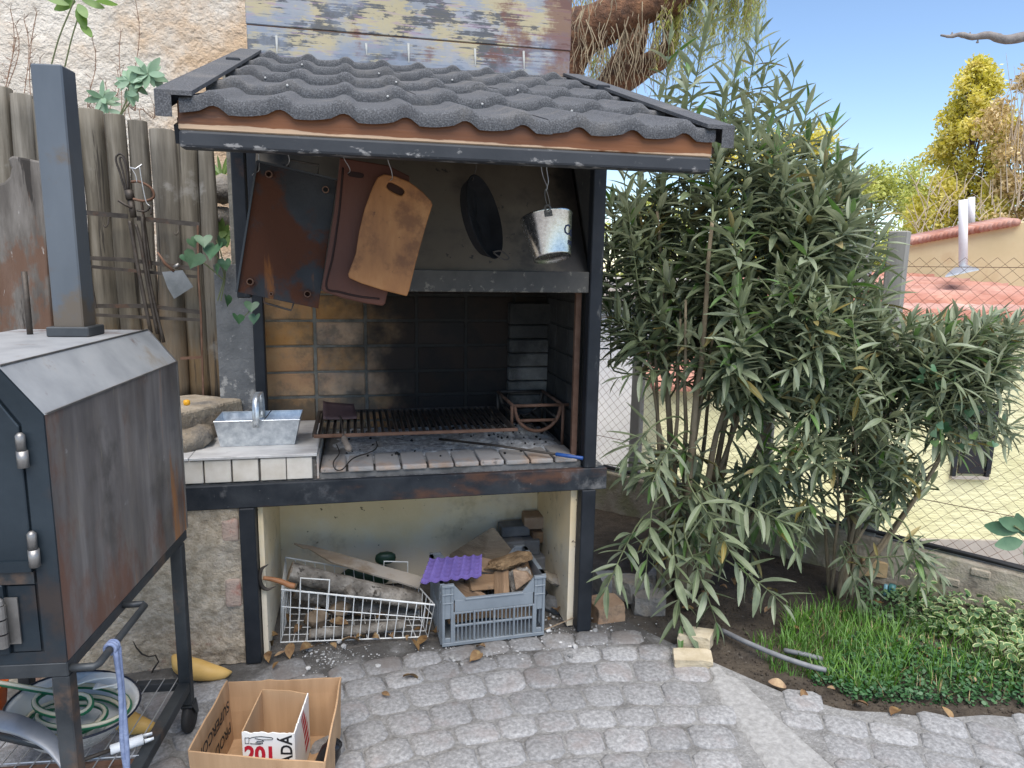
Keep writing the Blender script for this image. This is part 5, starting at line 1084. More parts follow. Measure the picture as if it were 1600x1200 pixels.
kerb = thing('kerb_wall', 'low mossy concrete kerb wall under the chain link fence', 'wall', K0); kerb_o = kb_.build('wall', M['kerb'], kerb, .012, seg=2)
for s_, z in ((.62, .16), (.86, .17), (1.18, .18), (1.3, .1)):
    MB(KT).box(s_, s_+.085, -.0685, -.05, z, z+.04).build('brick', M['kerb'], kerb, .006)
pp = MB(KT); pp.tube(catmull([(-.2, -.02, kt(0)+.02), (.6, -.03, kt(.6)+.022), (1.3, -.02, kt(1.3)+.02), (2.2, -.03, kt(2.2)+.025), (3.4, -.02, kt(3.4)+.02)], 6), .014, 8); pp.tube(catmull([(-.2, -.05, kt(0)+.012), (.7, -.055, kt(.7)+.012), (1.4, -.05, kt(1.4)+.035), (2.4, -.05, kt(2.4)+.012)], 6), .008, 8)
tag(pp.build('irrigation_pipe', M['rubber'], smooth=True), 'black irrigation pipe running along the kerb wall top', 'pipe')
cl = thing('chain_link_fence', 'rusty chain link fence standing on the kerb wall', 'fence', K0)
ml = MB(KT); ph_ = .032; zt0, zt1 = .25, 1.72; random.seed(3)
nW = int((kl+.6)/ph_); nz_ = int((zt1-zt0)/(ph_*.95))
for i in range(-8, nW):
    pts = []
    for k in range(nz_*1+1):
        s_ = i*ph_+(ph_*.5 if ((k+i) % 2) else -ph_*.5)*1.0; z = zt0+k*ph_*.95
        pts.append((s_+.012*nz((s_*2, z*2, 0), 1), .03+.03*nz((s_, z, 3), 1.2), z+.012*nz((s_*2, z*2, 6), 1)))
    ml.tube(pts, .0014, 3, cap=False)
ml.build('chain_link_mesh', M['rusty'], cl)
M['greywood'] = mat('silvery grey post wood', [(.3, (.16, .155, .145)), (.7, (.31, .3, .28))], 8, det=8, rough=.95, bump=.5, bscale=30, st=(1, 1, .06), layers=[dict(col=(.05, .045, .04), scale=14, lo=.6, hi=.66, amt=.8, st=(1, 1, .05))])
def on_k(px):  # parameter along kerb for a pixel column
    d = ray(px, 500); n2 = KN; t = (K0-C).dot(n2)/d.dot(n2); return (C+d*t-K0).dot(KD)
s1 = on_k(1392)
MB(KT).box(s1-.045, s1+.045, -.045, .03, -.1, pD(1392, 361, (KT @ V((s1, 0, 0))).dot(FH)).z).build('post', M['greywood'], cl, .006)
for s_ in (on_k(1210), on_k(1000)): MB(KT).box(s_-.035, s_+.035, -.01, .05, -.1, 1.75).build('post', M['greywood'], cl, .006)
MB(KT).box(s1+.1, s1+.125, .0, .025, 0, 1.62).build('post', M['rusty'], cl)
for z in (.5, 1.68): MB(KT).tube([(-.3, .02, z), (kl*.5, .03, z-.02), (kl, .02, z)], .0022, 4).build('line_wire', M['rusty'], cl)
# ------------------------------------------------------------------ neighbour houses
M['yellow'] = mat('pale yellow rendered wall', [(.3, (.62, .59, .34)), (.7, (.72, .69, .44))], 2, rough=.9, bump=.7, bscale=7, bdist=.05, st=(.5, .5, 1.6), layers=[dict(col=(.5, .48, .26), scale=4, lo=.55, hi=.7, amt=.4)])
M['redroof'] = mat('pink red roof tile', [(.3, (.33, .15, .11)), (.7, (.46, .25, .2))], 3, rough=.85, bump=.2, bscale=20, vary=.08, layers=[dict(col=(.55, .34, .26), scale=2, lo=.5, hi=.68, amt=.6)])
M['cream'] = mat('cream parapet', [(.3, (.58, .49, .28)), (.7, (.68, .59, .37))], 1.4, rough=.9, bump=.1, layers=[dict(col=(.5, .36, .2), scale=1.5, lo=.58, hi=.72, amt=.4)])
M['white_wall'] = mat('white house wall', [(.3, (.6, .6, .62)), (.7, (.72, .72, .73))], 2, rough=.9, bump=.1)
def dp(px, py, dep): return pD(px, py, dep)
yh = thing('yellow_house', 'pale yellow neighbour house with red tiled roof beyond the fence', 'house', dp(1500, 840, 8))
zb_, ze_ = -1.85, dp(1500, 497, 8).z
xa_, xb_ = dp(1225, 600, 8), dp(2150, 600, 8); bkv = FH*6
def vbox(a, b, dvec, z0, z1): return MB().hexa([V((a.x, a.y, z0)), V((b.x, b.y, z0)), V((b.x, b.y, z0))+dvec, V((a.x, a.y, z0))+dvec, V((a.x, a.y, z1)), V((b.x, b.y, z1)), V((b.x, b.y, z1))+dvec, V((a.x, a.y, z1))+dvec])
vbox(xa_, xb_, bkv, zb_, ze_).build('wall', M['yellow'], yh)
vbox(xa_-FH*.04, xb_-FH*.04, FH*.035, zb_, dp(1500, 842, 8).z).build('plinth', M['far_ground'], yh)
wa, wb_ = dp(1497, 740, 7.97), dp(1548, 635, 7.97)
wn_ = vbox(V((wa.x, wa.y, 0)), V((dp(1548, 740, 7.97).x, dp(1548, 740, 7.97).y, 0)), FH*.02, wa.z, wb_.z).build('window', mat('dark window pane', (.012, .014, .02), rough=.15, bump=0), yh)
for a, b in ((1493, 1499), (1546, 1552)): vbox(dp(a, 700, 7.95), dp(b, 700, 7.95), FH*.04, wa.z-.03, wb_.z+.03).build('frame', M['post'], wn_)
vbox(dp(1493, 700, 7.94), dp(1552, 700, 7.94), FH*.05, wa.z-.06, wa.z-.031).build('sill', M['far_ground'], wn_)
# roof courses
e_a, e_b = dp(1215, 600, 7.7), dp(2150, 600, 7.7); zr0, zr1 = dp(1500, 494, 7.7).z, dp(1500, 428, 11).z; nC = 9
rroof = MB().add([V((e_a.x, e_a.y, zr0-.05)), V((e_b.x, e_b.y, zr0-.05)), V((e_b.x, e_b.y, zr1-.05))+FH*3.3, V((e_a.x, e_a.y, zr1-.05))+FH*3.3], [(0, 1, 2, 3)]).build('roof', M['redroof'], yh)
LW = (e_b-e_a).length; ux = (e_b-e_a).normalized()
for k in range(nC):
    t0, t1 = k/nC, (k+1)/nC; n = 230; vs = []
    for (tt, dz) in ((t0, -.06), (t0+.001, .02), (t1+.02, -.02)):
        for i in range(n+1):
            s_ = LW*i/n; p = V((e_a.x, e_a.y, 0))+ux*s_+FH*3.3*tt; vs.append(V((p.x, p.y, zr0+(zr1-zr0)*tt+dz+.022*abs(math.sin(math.pi*s_/.16)))))
    MB().add(vs, [(j*(n+1)+i, j*(n+1)+i+1, (j+1)*(n+1)+i+1, (j+1)*(n+1)+i) for j in range(2) for i in range(n)]).build('tile_course', M['redroof'], rroof, smooth=True)
# parapet wall behind, rising to the right
q0, q1, q2 = dp(1405, 432, 11.02), dp(1580, 415, 9.9), dp(1800, 395, 8.8)
t0, t1, t2 = dp(1405, 382, 11.02).z, dp(1580, 349, 9.9).z, dp(1800, 310, 8.8).z
pm = MB()
for a, b, za, zb2 in ((q0, q1, t0, t1), (q1, q2, t1, t2)):
    pm.hexa([V((a.x, a.y, zr0-.5)), V((b.x, b.y, zr0-.5)), V((b.x, b.y, zr0-.5))+FH*.2, V((a.x, a.y, zr0-.5))+FH*.2, V((a.x, a.y, za)), V((b.x, b.y, zb2)), V((b.x, b.y, zb2))+FH*.2, V((a.x, a.y, za))+FH*.2])
pm.build('parapet', M['cream'], yh)
for i in range(26):
    t = i/26; a = q0.lerp(q1, t); b = q0.lerp(q1, t+.03); za = t0+(t1-t0)*t
    MB().tube([V((a.x, a.y, za+.02))-FH*.1, V((a.x, a.y, za+.075))+FH*.28], [.052, .04], 8).build('coping_tile', M['redroof'], yh, smooth=True)
for px, y0, y1, dd, r_ in ((1505, 312, 420, 9.8, .055), (1518, 308, 360, 10.6, .045)):
    a, b = dp(px, y1, dd), dp(px, y0, dd); MB().tube([a, b], r_, 14).build('vent_pipe', M['white_wall'], yh, smooth=True)
fl = [dp(1477, 432, 9.2), dp(1530, 421, 9.2), dp(1508, 414, 9.8), dp(1490, 420, 9.8)]; MB().add(fl, [(0, 1, 2, 3)]).build('flashing', M['galv'], yh, solid=.02)
wh = thing('white_house', 'white neighbour building seen between barbecue and oleander', 'house', dp(960, 760, 9))
vbox(dp(820, 600, 9), dp(1036, 600, 9), FH*5, -1.85, dp(960, 455, 9).z).build('wall', M['white_wall'], wh)
a, b = dp(790, 600, 8.6), dp(1060, 600, 8.6); zz = dp(960, 462, 8.6).z
MB().hexa([V((a.x, a.y, zz)), V((b.x, b.y, zz)), V((b.x, b.y, zz+.05))+FH*5.4, V((a.x, a.y, zz+.05))+FH*5.4, V((a.x, a.y, zz+.08)), V((b.x, b.y, zz+.08)), V((b.x, b.y, zz+.13))+FH*5.4, V((a.x, a.y, zz+.13))+FH*5.4]).build('roof', M['far_ground'], wh)
ln = thing('lean_to', 'low pink roofed lean-to behind the oleander stems', 'shed', dp(1100, 760, 7))
vbox(dp(1030, 600, 7), dp(1290, 600, 7), FH*.9, -1.85, dp(1100, 612, 7).z).build('wall', M['yellow'], ln)
a, b = dp(1020, 600, 6.85), dp(1300, 600, 6.85); z1_, z2_ = dp(1100, 612, 6.85).z, dp(1100, 560, 7.9).z
MB().hexa([V((a.x, a.y, z1_)), V((b.x, b.y, z1_)), V((b.x, b.y, z2_))+FH*1.05, V((a.x, a.y, z2_))+FH*1.05, V((a.x, a.y, z1_+.05)), V((b.x, b.y, z1_+.05)), V((b.x, b.y, z2_+.05))+FH*1.05, V((a.x, a.y, z2_+.05))+FH*1.05]).build('roof', M['redroof'], ln)
tk = vbox(dp(1320, 400, 9), dp(1366, 400, 9), FH*.5, -1.85, dp(1340, 357, 9).z).build('grey_tank_house', M['cblock'], bevel=.02); tag(tk, 'grey block tower left of the grey fence post', 'tower')

# ------------------------------------------------------------------ bed objects
M['pale_stone'] = mat('pale yellow stone', [(.3, (.36, .3, .2)), (.7, (.52, .46, .35))], 9, rough=.95, bump=.7, bscale=40, layers=[dict(col=(.3, .17, .08), scale=7, lo=.58, hi=.7, amt=.6)])
def stone(px, py, z, s_, rz_, lb, mt, seed, rough_=.3, rx=0):
    p = pZ(px, py, z); vs, fs = lump(1, 3, seed, rough_); k = []
    for v in vs:
        c_ = .58+.12*nz(v*.0+V((seed, seed*2, 1)), 1); w = V((max(-c_, min(c_, v.x)), max(-c_, min(c_, v.y)), max(-.55, min(.55, v.z))))/.6; w += V((w.y*.12*math.sin(seed), w.x*.12*math.cos(seed), w.x*.15*math.sin(seed*3)))+V((nz(v, 5, seed), nz(v, 5, seed+1), nz(v, 5, seed+2)))*.06; k.append((Matrix.Rotation(R(rz_), 3, 'Z') @ Matrix.Rotation(R(rx), 3, 'X') @ V((w.x*s_[0], w.y*s_[1], w.z*s_[2])))+p)
    tag(MB().add(k, fs).build('stone', mt, smooth=False, bevel=0), lb, 'stone')
stone(1087, 998, .045, (.07, .045, .036), -32, 'pale yellow squared stone, the upper of the pair by the bed', M['pale_stone'], 51, .2)
stone(1082, 1029, .012, (.085, .05, .022), -8, 'flat pale stone, the lower of the pair at the paving edge', M['pale_stone'], 52, .2)
stone(946, 952, .03, (.07, .07, .05), 10, 'brownish square stone at the foot of the right barbecue leg', M['oldbrick'], 53, .2)
stone(985, 918, .06, (.08, .07, .055), 30, 'rounded grey stone below the oleander stems', M['rock'], 54); stone(1012, 940, .03, (.075, .06, .05), -20, 'pale grey stone beside the drooping oleander tip', M['rock'], 55)
stone(950, 912, .06, (.06, .06, .05), 0, 'dark stone behind the right barbecue leg', M['cblock'], 56); stone(1035, 905, .05, (.07, .06, .05), 40, 'stone half hidden under the oleander stems', M['rock'], 57)
hp2 = catmull([pZ(1128, 985, .03), pZ(1165, 1003, .035), pZ(1215, 1024, .035), pZ(1262, 1040, .03), pZ(1290, 1047, .02)], 6)
M['greypipe'] = mat('dusty grey hose', [(.3, (.1, .105, .115)), (.7, (.2, .205, .215))], 14, rough=.6, bump=.1)
tag(MB().tube(hp2, .0115, 10).build('hose_pipe', M['greypipe'], smooth=True), 'dusty grey hose lying on the soil at the bed edge', 'hose')
tag(MB().tube(catmull([pZ(1225, 1016, .03), pZ(1255, 1022, .035), pZ(1285, 1030, .02)], 4), .011, 8).build('pipe_offcut', M['greypipe'], smooth=True), 'short grey pipe offcut in the grass behind the hose', 'pipe')
tag(MB().tube([pZ(1094, 985, .06), pZ(1102, 1000, .03), pZ(1108, 1026, .0)], .005, 6).build('stick', M['greywood']), 'thin grey stick leaning by the pale stones', 'stick')
for px, lb, c in ((1391, 'teal plastic pipe stub beside the kerb wall', (.06, .2, .2)), (1381, 'light blue pipe stub beside the teal one', (.15, .32, .38))):
    p = pZ(px, 935, .0); tag(MB().tube([p, p+V((.004, 0, .075))], .017 if px > 1385 else .009, 14).build('pipe_stub', mat('plastic '+lb, c, rough=.4, bump=.03), smooth=True), lb, 'pipe')
p = pZ(1385, 905, .06); o = MB().obox((0, 0, 0), (.13, .1, .09)).build('clay_block', mat('ochre clay', [(.3, (.36, .25, .13)), (.7, (.46, .34, .19))], 9, rough=.9, bump=.4), bevel=.006); o.matrix_basis = Matrix.Translation((p.x, p.y+.1, .09)) @ Matrix.Rotation(R(-30), 4, 'Z'); tag(o, 'ochre clay block against the kerb wall', 'block')

# ------------------------------------------------------------------ oleanders
GR = lambda k, b=0: [(.3, (.04*k, .053*k, .029*k)), (.5, (.068*k, .084*k, .048*k)), (.72, (.105*k, .121*k, .076*k))]
M['ole'] = mat('oleander leaf', GR(2.25), 9, rough=.45, bump=.05, bscale=60, vary=.28, spec=.5, transl=.18, back=(1.9, 1.75, 1.75))
M['ole_rib'] = mat('oleander midrib', (.2, .26, .13), rough=.5, bump=0)
M['ole_new'] = mat('fresh oleander leaf', [(.3, (.06, .13, .03)), (.7, (.12, .22, .06))], 9, rough=.4, bump=.03, vary=.2, transl=.25, back=(1.5, 1.4, 1.4))
M['ole_old'] = mat('yellowing oleander leaf', [(.3, (.2, .17, .05)), (.7, (.33, .26, .1))], 9, rough=.6, bump=.05, vary=.3, transl=.2)
M['stem'] = mat('oleander stem', [(.3, (.13, .1, .06)), (.7, (.27, .22, .15))], 18, rough=.9, bump=.4, bscale=60, st=(1, 1, .4))
M['twig'] = mat('green twig', (.11, .13, .06), rough=.7, bump=.1)
def ole_leaf(droop, fold, wid=.11):
    n = 5; vs, fs, mi = [], [], []
    for i in range(n+1):
        t = i/n; w = wid*(math.sin(math.pi*min(1, t*.96+.02)))**.75*(1-.25*t); r_ = .006*(1-t*.7)
        x = t; z = -droop*t*t
        vs += [(x, -w, z+fold*w), (x, -r_, z), (x, r_, z), (x, w, z+fold*w)]
    for i in range(n):
        for j in range(3): fs.append((i*4+j, (i+1)*4+j, (i+1)*4+j+1, i*4+j+1)); mi.append(1 if j == 1 else 0)
    return vs, fs, mi
LV = [ole_leaf(.08, .35), ole_leaf(.2, .5), ole_leaf(.35, .25, .125), ole_leaf(.02, .6, .095)]
def lv_mesh(k, mats):
    vs, fs, mi = LV[k]; me = bpy.data.meshes.new('leaf'); me.from_pydata(vs, [], fs); setmats(me, mats); me.polygons.foreach_set('material_index', mi); me.polygons.foreach_set('use_smooth', [True]*len(fs)); return me
def frame_of(d, up=V((0, 0, 1))):
    x = d.normalized(); y = up.cross(x)
    if y.length < .05: y = V((0, 1, 0)).cross(x)
    y.normalize(); return Matrix((x, y, x.cross(y))).transposed()
def in_view(p):
    v = p-C; d = v.dot(FW)
    if d < .2: return False
    X_, Y_ = 800+F_PX*v.dot(RT)/d, 600-F_PX*v.dot(UP)/d; return 0 < X_ < 1600 and 0 < Y_ < 1200
def oleander(name, label, base, stems, shoots, seed, lab_leaf=298, newfrac=.05, leafL=(.095, .15), keep=None):
    random.seed(seed); t = thing(name, label, 'shrub', base)
    sp = []
    for k, (b, mid, tip, r_) in enumerate(stems):
        pts = bez(b, V(b).lerp(V(mid), .6), mid, tip, 14); pts = [p+V((.015*nz(p, 4, k), .015*nz(p, 4, k+3), 0)) for p in pts]; n = len(pts)
        MB().tube(pts, [r_*(1-.72*i/(n-1)) for i in range(n)], 9).build('stem', M['stem'], t, smooth=True); sp += [(p, r_*(1-.72*i/(n-1))) for i, p in enumerate(pts)]
    tw = MB(); leaves = []
    for (tip, d, L_, nw) in shoots:
        d = d.normalized(); b = tip-d*L_
        # nearest stem point lower than the shoot base
        bp = min(sp, key=lambda q: (q[0]-b).length+max(0, q[0].z-b.z+.05)*2)[0]
        c1 = bp+V((0, 0, .35*(b-bp).length)); pts = bez(bp, c1, b-d*.3*(b-bp).length, b, 6)
        sag = V((0, 0, -1)) if d.z < .15 else V((0, 0, .25))
        sh_ = []
        for i in range(8): u = i/7; sh_.append(b+d*L_*u+sag*(.18*L_*u*u))
        tw.tube(pts+sh_[1:], [.0055-.003*i/(len(pts)+6) for i in range(len(pts)+7)], 5, cap=False)
        a0 = rnd(0, 6.3)
        for w_ in range(nw):
            u = .12+.88*(w_+rnd(-.2, .2))/max(1, nw-1); u = max(.05, min(1, u)); k_ = min(6, int(u*7)); p = sh_[k_].lerp(sh_[k_+1], u*7-k_); ax = (sh_[k_+1]-sh_[k_]).normalized()
            o1 = ax.orthogonal().normalized(); o2 = ax.cross(o1); spread = R(rnd(28, 50)+(1-u)*32+(14 if d.z < .2 else 0))
            if w_ == nw-1: spread *= .5
            for j in range(3):
                an = a0+w_*1.05+j*2.094+rnd(-.25, .25); dirn = ax*math.cos(spread)+(o1*math.cos(an)+o2*math.sin(an))*math.sin(spread)
                dirn.z -= .12+.35*(1-u)*random.random(); LL = rnd(*leafL)*(.75 if u > .93 else 1)
                Mx = frame_of(dirn) @ Matrix.Rotation(rnd(-.5, .5), 3, 'X'); Mx = (Mx*LL).to_4x4(); Mx.translation = p
                c_ = p+dirn*LL*.5
                if keep and not keep(c_): continue
                leaves.append((c_, Mx, random.randrange(4), (1 if random.random() < newfrac*(2.5 if u > .8 else .5) else (2 if random.random() < .035 else 0))))
    tw.build('twigs', M['twig'], t, smooth=True)['kind'] = 'stuff'
    vis = sorted([i for i, l in enumerate(leaves) if in_view(l[0])], key=lambda i: (leaves[i][0]-C).length); big = set(vis[:lab_leaf])
    me = {(k, f): lv_mesh(k, [M[('ole', 'ole_new', 'ole_old')[f]], M['ole_rib']]) for k in range(4) for f in (0, 1, 2)}
    allv, allf, allm = [], [], []
    for i, (c_, Mx, k, f) in enumerate(leaves):
        if i in big: place('leaf', me[(k, f)], Mx, t)
        else:
            vs, fs, mi = LV[k]; b_ = len(allv); allv += [tuple(Mx @ V(v)) for v in vs]; allf += [tuple(q+b_ for q in fc) for fc in fs]; allm += [(m_ if m_ else (0, 2, 3)[f]) for m_ in mi]
    m2 = bpy.data.meshes.new('foliage'); m2.from_pydata(allv, [], allf); setmats(m2, [M['ole'], M['ole_rib'], M['ole_new'], M['ole_old']]); m2.polygons.foreach_set('material_index', allm); m2.polygons.foreach_set('use_smooth', [True]*len(allf))
    o = bpy.data.objects.new('foliage', m2); COL.objects.link(o); adopt(o, t); o['kind'] = 'stuff'
    return len(leaves)
random.seed(21)
B1 = pZ(1065, 925, .0)
stems1 = []
for i in range(13):
    a = rnd(0, 6.3); r_ = rnd(.02, .13); b = B1+V((r_*math.cos(a), r_*math.sin(a)*.7, 0)); z_ = rnd(1.3, 1.9); o_ = V((math.cos(a)*rnd(.05, .25)+rnd(-.05, .14), math.sin(a)*rnd(.05, .25), z_))
    stems1.append((b, b+V((o_.x*.3, o_.y*.3, z_*.55)), b+o_, rnd(.014, .027)))
for (mx, mz, tx, tz) in ((.25, .6, .55, 1.3), (.35, .45, .8, 1.0), (.1, .8, .5, 1.6)): stems1.append((B1+V((.1, 0, 0)), B1+V((mx, -.05, mz)), B1+V((tx, -.1, tz)), .018))
sh1 = []
def env1(z): # radius of crown by height
    for (z0, r0_), (z1, r1_) in zip(((0, .3), (.25, .5), (.7, .6), (1.3, .68), (1.8, .66), (2.2, .4), (2.6, .2), (3.0, .06)), ((.25, .5), (.7, .6), (1.3, .68), (1.8, .66), (2.2, .4), (2.6, .2), (3.0, .06), (3.2, .02))):
        if z0 <= z <= z1: return r0_+(r1_-r0_)*(z-z0)/(z1-z0)
    return .02
C1 = V((1.78, 3.2))
for i in range(340):
    u = random.random(); z = .3+1.75*u**.85 if i % 4 else rnd(1.2, 2.3)
    a = rnd(0, 6.3); rr = env1(z)*math.sqrt(random.random())*.95
    if z < .65 and random.random() < .25: continue
    if z < 1.15 and math.sin(a) > .2: continue      # lower back is open : stems and fence show
    if .5 < z < 1.1 and random.random() < .42: continue
    if z < 1.25 and rr*math.cos(a) < .05 and random.random() < .45: continue
    cx1 = C1.x+(.1 if z > 1.2 else (-.02 if z > .6 else .0)); tip = V((cx1+rr*math.cos(a)*1.02, C1.y+rr*math.sin(a)*.8-.06, z))
    out = V((math.cos(a), math.sin(a)*.8, 0))*(rr/max(.1, env1(z)))
    upw = 1.15 if z > 1.9 else (.75 if z > 1.3 else (.25 if z > .7 else -.25)); d = out*(.45 if z > 1.9 else .9)+V((rnd(-.25, .25), rnd(-.25, .25), upw+rnd(-.25, .3)))
    sh1.append((tip, d, rnd(.2, .36), random.randint(6, 9)))
for i in range(34):
    sh1.append((pY(rnd(948, 1040), rnd(290, 520), rnd(3.1, 3.6)), V((rnd(-.5, .2), rnd(-.3, .3), rnd(.1, .9))), rnd(.2, .32), random.randint(6, 8)))
for px, py, yy_, lean in ((1105, 35, 3.3, .05), (1045, 75, 3.35, -.05), (1185, 62, 3.3, .15), (1205, 95, 3.25, .2), (1150, 110, 3.2, .05), (1075, 130, 3.1, 0), (1030, 165, 3.2, -.15), (1240, 130, 3.2, .2), (1215, 150, 3.1, .15), (1262, 175, 3.2, .2), (1130, 160, 3.0, 0), (1180, 175, 3.0, .1), (1300, 205, 3.1, .25), (1085, 200, 3.0, 0), (1285, 245, 3.0, .2), (1235, 220, 2.95, .15), (1310, 275, 3.05, .3), (1330, 305, 3.0, .35), (1170, 240, 2.9, .1), (1120, 250, 2.95, 0), (975, 290, 3.1, -.1), (1000, 285, 3.2, 0), (955, 330, 3.1, -.1), (1345, 330, 2.95, .4), (1275, 320, 2.85, .2)):
    sh1.append((pY(px, py, yy_), V((lean+rnd(-.08, .08), rnd(-.15, .1), 1)), rnd(.34, .5), random.randint(7, 10)))
for px, py, yy_, dx, dz in ((1010, 880, 2.75, -.2, -.8), (950, 900, 2.72, -.5, -.5), (1065, 960, 2.65, .05, -1), (1120, 955, 2.62, .3, -.8), (1225, 930, 2.65, .7, -.4), (1020, 740, 2.75, -.4, -.3), (980, 700, 2.8, -.5, -.2), (1150, 860, 2.6, .4, -.6), (1230, 800, 2.62, .8, -.1)):
    sh1.append((pY(px, py, yy_), V((dx, -.35, dz)), rnd(.2, .3), random.randint(6, 8)))
k1 = lambda p: not (p.x < 1.045 and p.y > 2.8) and not (p.x < 1.075 and p.z > 1.8 and p.y < 3.5) and p.z > .01
n1 = oleander('oleander_shrub', 'tall dense oleander shrub at the right of the barbecue', B1, stems1, sh1, 31, keep=k1, leafL=(.11, .175))
random.seed(44)
B2 = pZ(1312, 935, .0); stems2 = []
for i in range(10):
    a = rnd(0, 6.3); r_ = rnd(.01, .07); b = B2+V((r_*math.cos(a), r_*math.sin(a), 0)); z_ = rnd(.8, 1.25); stems2.append((b, b+V((rnd(-.08, .12), rnd(-.1, .1), z_*.5)), b+V((rnd(-.25, .45), rnd(-.25, .2), z_)), rnd(.01, .02)))
q_ = [pY(1318, 905, 2.92), pY(1400, 830, 2.85), pY(1480, 700, 2.8)]
stems2.append((B2, q_[0].lerp(q_[1], .9), q_[2], .02)); stems2.append((B2, pY(1440, 790, 2.8), pY(1525, 600, 2.75), .016)); stems2.append((B2, pY(1370, 700, 2.9), pY(1420, 540, 2.9), .016))
sh2 = []
for i in range(230):
    px = rnd(1225, 1590); ylo = 480 if px > 1340 else 420; py = ylo+20+(rnd(0, 1)**1.3)*(300 if px < 1420 else 170); yy_ = rnd(2.55, 3.0) if px < 1480 else rnd(2.5, 2.75)
    if px > 1440 and py > 640 and random.random() < .7: continue
    a = (px-1400)/220; sh2.append((pY(px, py, yy_), V((a*.7+rnd(-.4, .4), rnd(-.5, .2), .8 if py < 560 else rnd(-.2, .5))), rnd(.16, .28), random.randint(5, 8)))
for px, py, yy_, dx, dz in ((1345, 925, 2.7, .2, -.6), (1360, 905, 2.75, .3, -.5), (1440, 870, 2.55, .5, .1), (1470, 885, 2.5, .6, -.4), (1440, 905, 2.5, .1, -.8), (1245, 850, 2.65, -.3, -.3), (1270, 790, 2.7, 0, -.3), (1500, 700, 2.6, .6, -.3), (1535, 690, 2.6, .5, -.5), (1480, 690, 2.6, .1, -.7), (1560, 640, 2.6, .8, -.3)):
    sh2.append((pY(px, py, yy_), V((dx, -.3, dz)), rnd(.16, .24), random.randint(5, 7)))
n2 = oleander('oleander_shrub', 'smaller open oleander shrub with leaning branch before the chain link fence', B2, stems2, sh2, 32, keep=lambda p: p.z > .02, leafL=(.085, .14), newfrac=.04)
print('oleander leaves', n1, n2)
# ------------------------------------------------------------------ ground cover
def scatter_blades(region, n, hgt, wid, seed):
    random.seed(seed); vs, fs = [], []
    for _ in range(n):
        cx_, cy_ = region(); p = pZ(cx_, cy_, 0); z = soilz(p.x, p.y); h = rnd(*hgt); a = rnd(0, 6.3); ln = rnd(.15, .95)*h; w = rnd(*wid); d = V((math.cos(a), math.sin(a), 0)); s_ = V((-d.y, d.x, 0))*w
        b = len(vs); base = V((p.x, p.y, z-.005))
        vs += [base-s_, base+s_, base+d*ln*.35+V((0, 0, h*.6))-s_*.8, base+d*ln*.35+V((0, 0, h*.6))+s_*.8, base+d*ln+V((0, 0, h))]
        fs += [(b, b+1, b+3, b+2), (b+2, b+3, b+4)]
    return vs, fs
def poly_region(poly):
    xs_, ys_ = [p[0] for p in poly], [p[1] for p in poly]
    def inside(x, y):
        c = False
        for (x1, y1), (x2, y2) in zip(poly, poly[1:]+poly[:1]):
            if (y1 > y) != (y2 > y) and x < (x2-x1)*(y-y1)/(y2-y1)+x1: c = not c
        return c
    def f():
        while True:
            x, y = rnd(min(xs_), max(xs_)), rnd(min(ys_), max(ys_))
            if inside(x, y): return x, y
    return f
M['grass'] = mat('bright grass', [(.3, (.06, .16, .02)), (.7, (.16, .32, .05))], 6, rough=.5, bump=0, island=.3, transl=.3)
gv, gf = scatter_blades(poly_region([(1215, 1010), (1230, 965), (1300, 955), (1390, 985), (1425, 1030), (1400, 1075), (1345, 1080), (1270, 1050)]), 2000, (.02, .115), (.0015, .0032), 1)
v2, f2 = scatter_blades(poly_region([(1390, 960), (1640, 1000), (1660, 1095), (1560, 1085), (1420, 1075)]), 1100, (.03, .11), (.0015, .003), 2)
v3, f3 = scatter_blades(poly_region([(1165, 1000), (1260, 1000), (1290, 1060), (1210, 1045)]), 450, (.02, .07), (.0012, .0025), 3)
m_ = MB(); m_.add(gv, gf); m_.add(v2, f2); m_.add(v3, f3)
v4, f4 = scatter_blades(poly_region([(1200, 1010), (1240, 960), (1400, 970), (1640, 1000), (1640, 1100), (1400, 1090), (1270, 1060)]), 500, (.02, .08), (.0012, .0025), 14)
m_.cur = 1; m_.add(v4, f4)
tag(m_.build('grass', [M['grass'], mat('dead straw grass', [(.3, (.26, .2, .09)), (.7, (.4, .33, .17))], 6, rough=.8, bump=0, island=.3)], kind='stuff'), 'bright green grass tuft in the flower bed', 'grass')
def leaf_patch(name, label, reg, n, size, hgt, mats, seed, rim=True, cat='ground cover', asp=.6):
    random.seed(seed); m_ = MB(); r8 = [(math.cos(2*math.pi*i/8), math.sin(2*math.pi*i/8)) for i in range(8)]
    for _ in range(n):
        x, y = reg(); p = pZ(x, y, 0); p = V((p.x, p.y, soilz(p.x, p.y)+rnd(*hgt))); s_ = rnd(*size); E_ = Euler((rnd(-.7, .7), rnd(-.7, .7), rnd(0, 6.3))).to_matrix()
        inner = [p+E_ @ V((a*s_*.82, b*s_*asp*.8, .04*s_)) for a, b in r8]; outer = [p+E_ @ V((a*s_*(1.1 if a > .9 else 1), b*s_*asp, .2*s_*abs(b))) for a, b in r8]
        m_.cur = 0; m_.add(inner, [tuple(range(8))])
        if rim: m_.cur = 1; m_.add(inner+outer, [(i, 8+i, 8+(i+1) % 8, (i+1) % 8) for i in range(8)])
    o = m_.build(name, mats, kind='stuff'); return tag(o, label, cat)
M['vg'] = mat('variegated leaf green', [(.3, (.07, .15, .05)), (.7, (.13, .23, .09))], 9, rough=.5, bump=0, island=.3, transl=.2); M['vr'] = mat('variegated leaf cream edge', [(.3, (.3, .36, .14)), (.7, (.5, .53, .27))], 9, rough=.5, bump=0, island=.2, transl=.2)
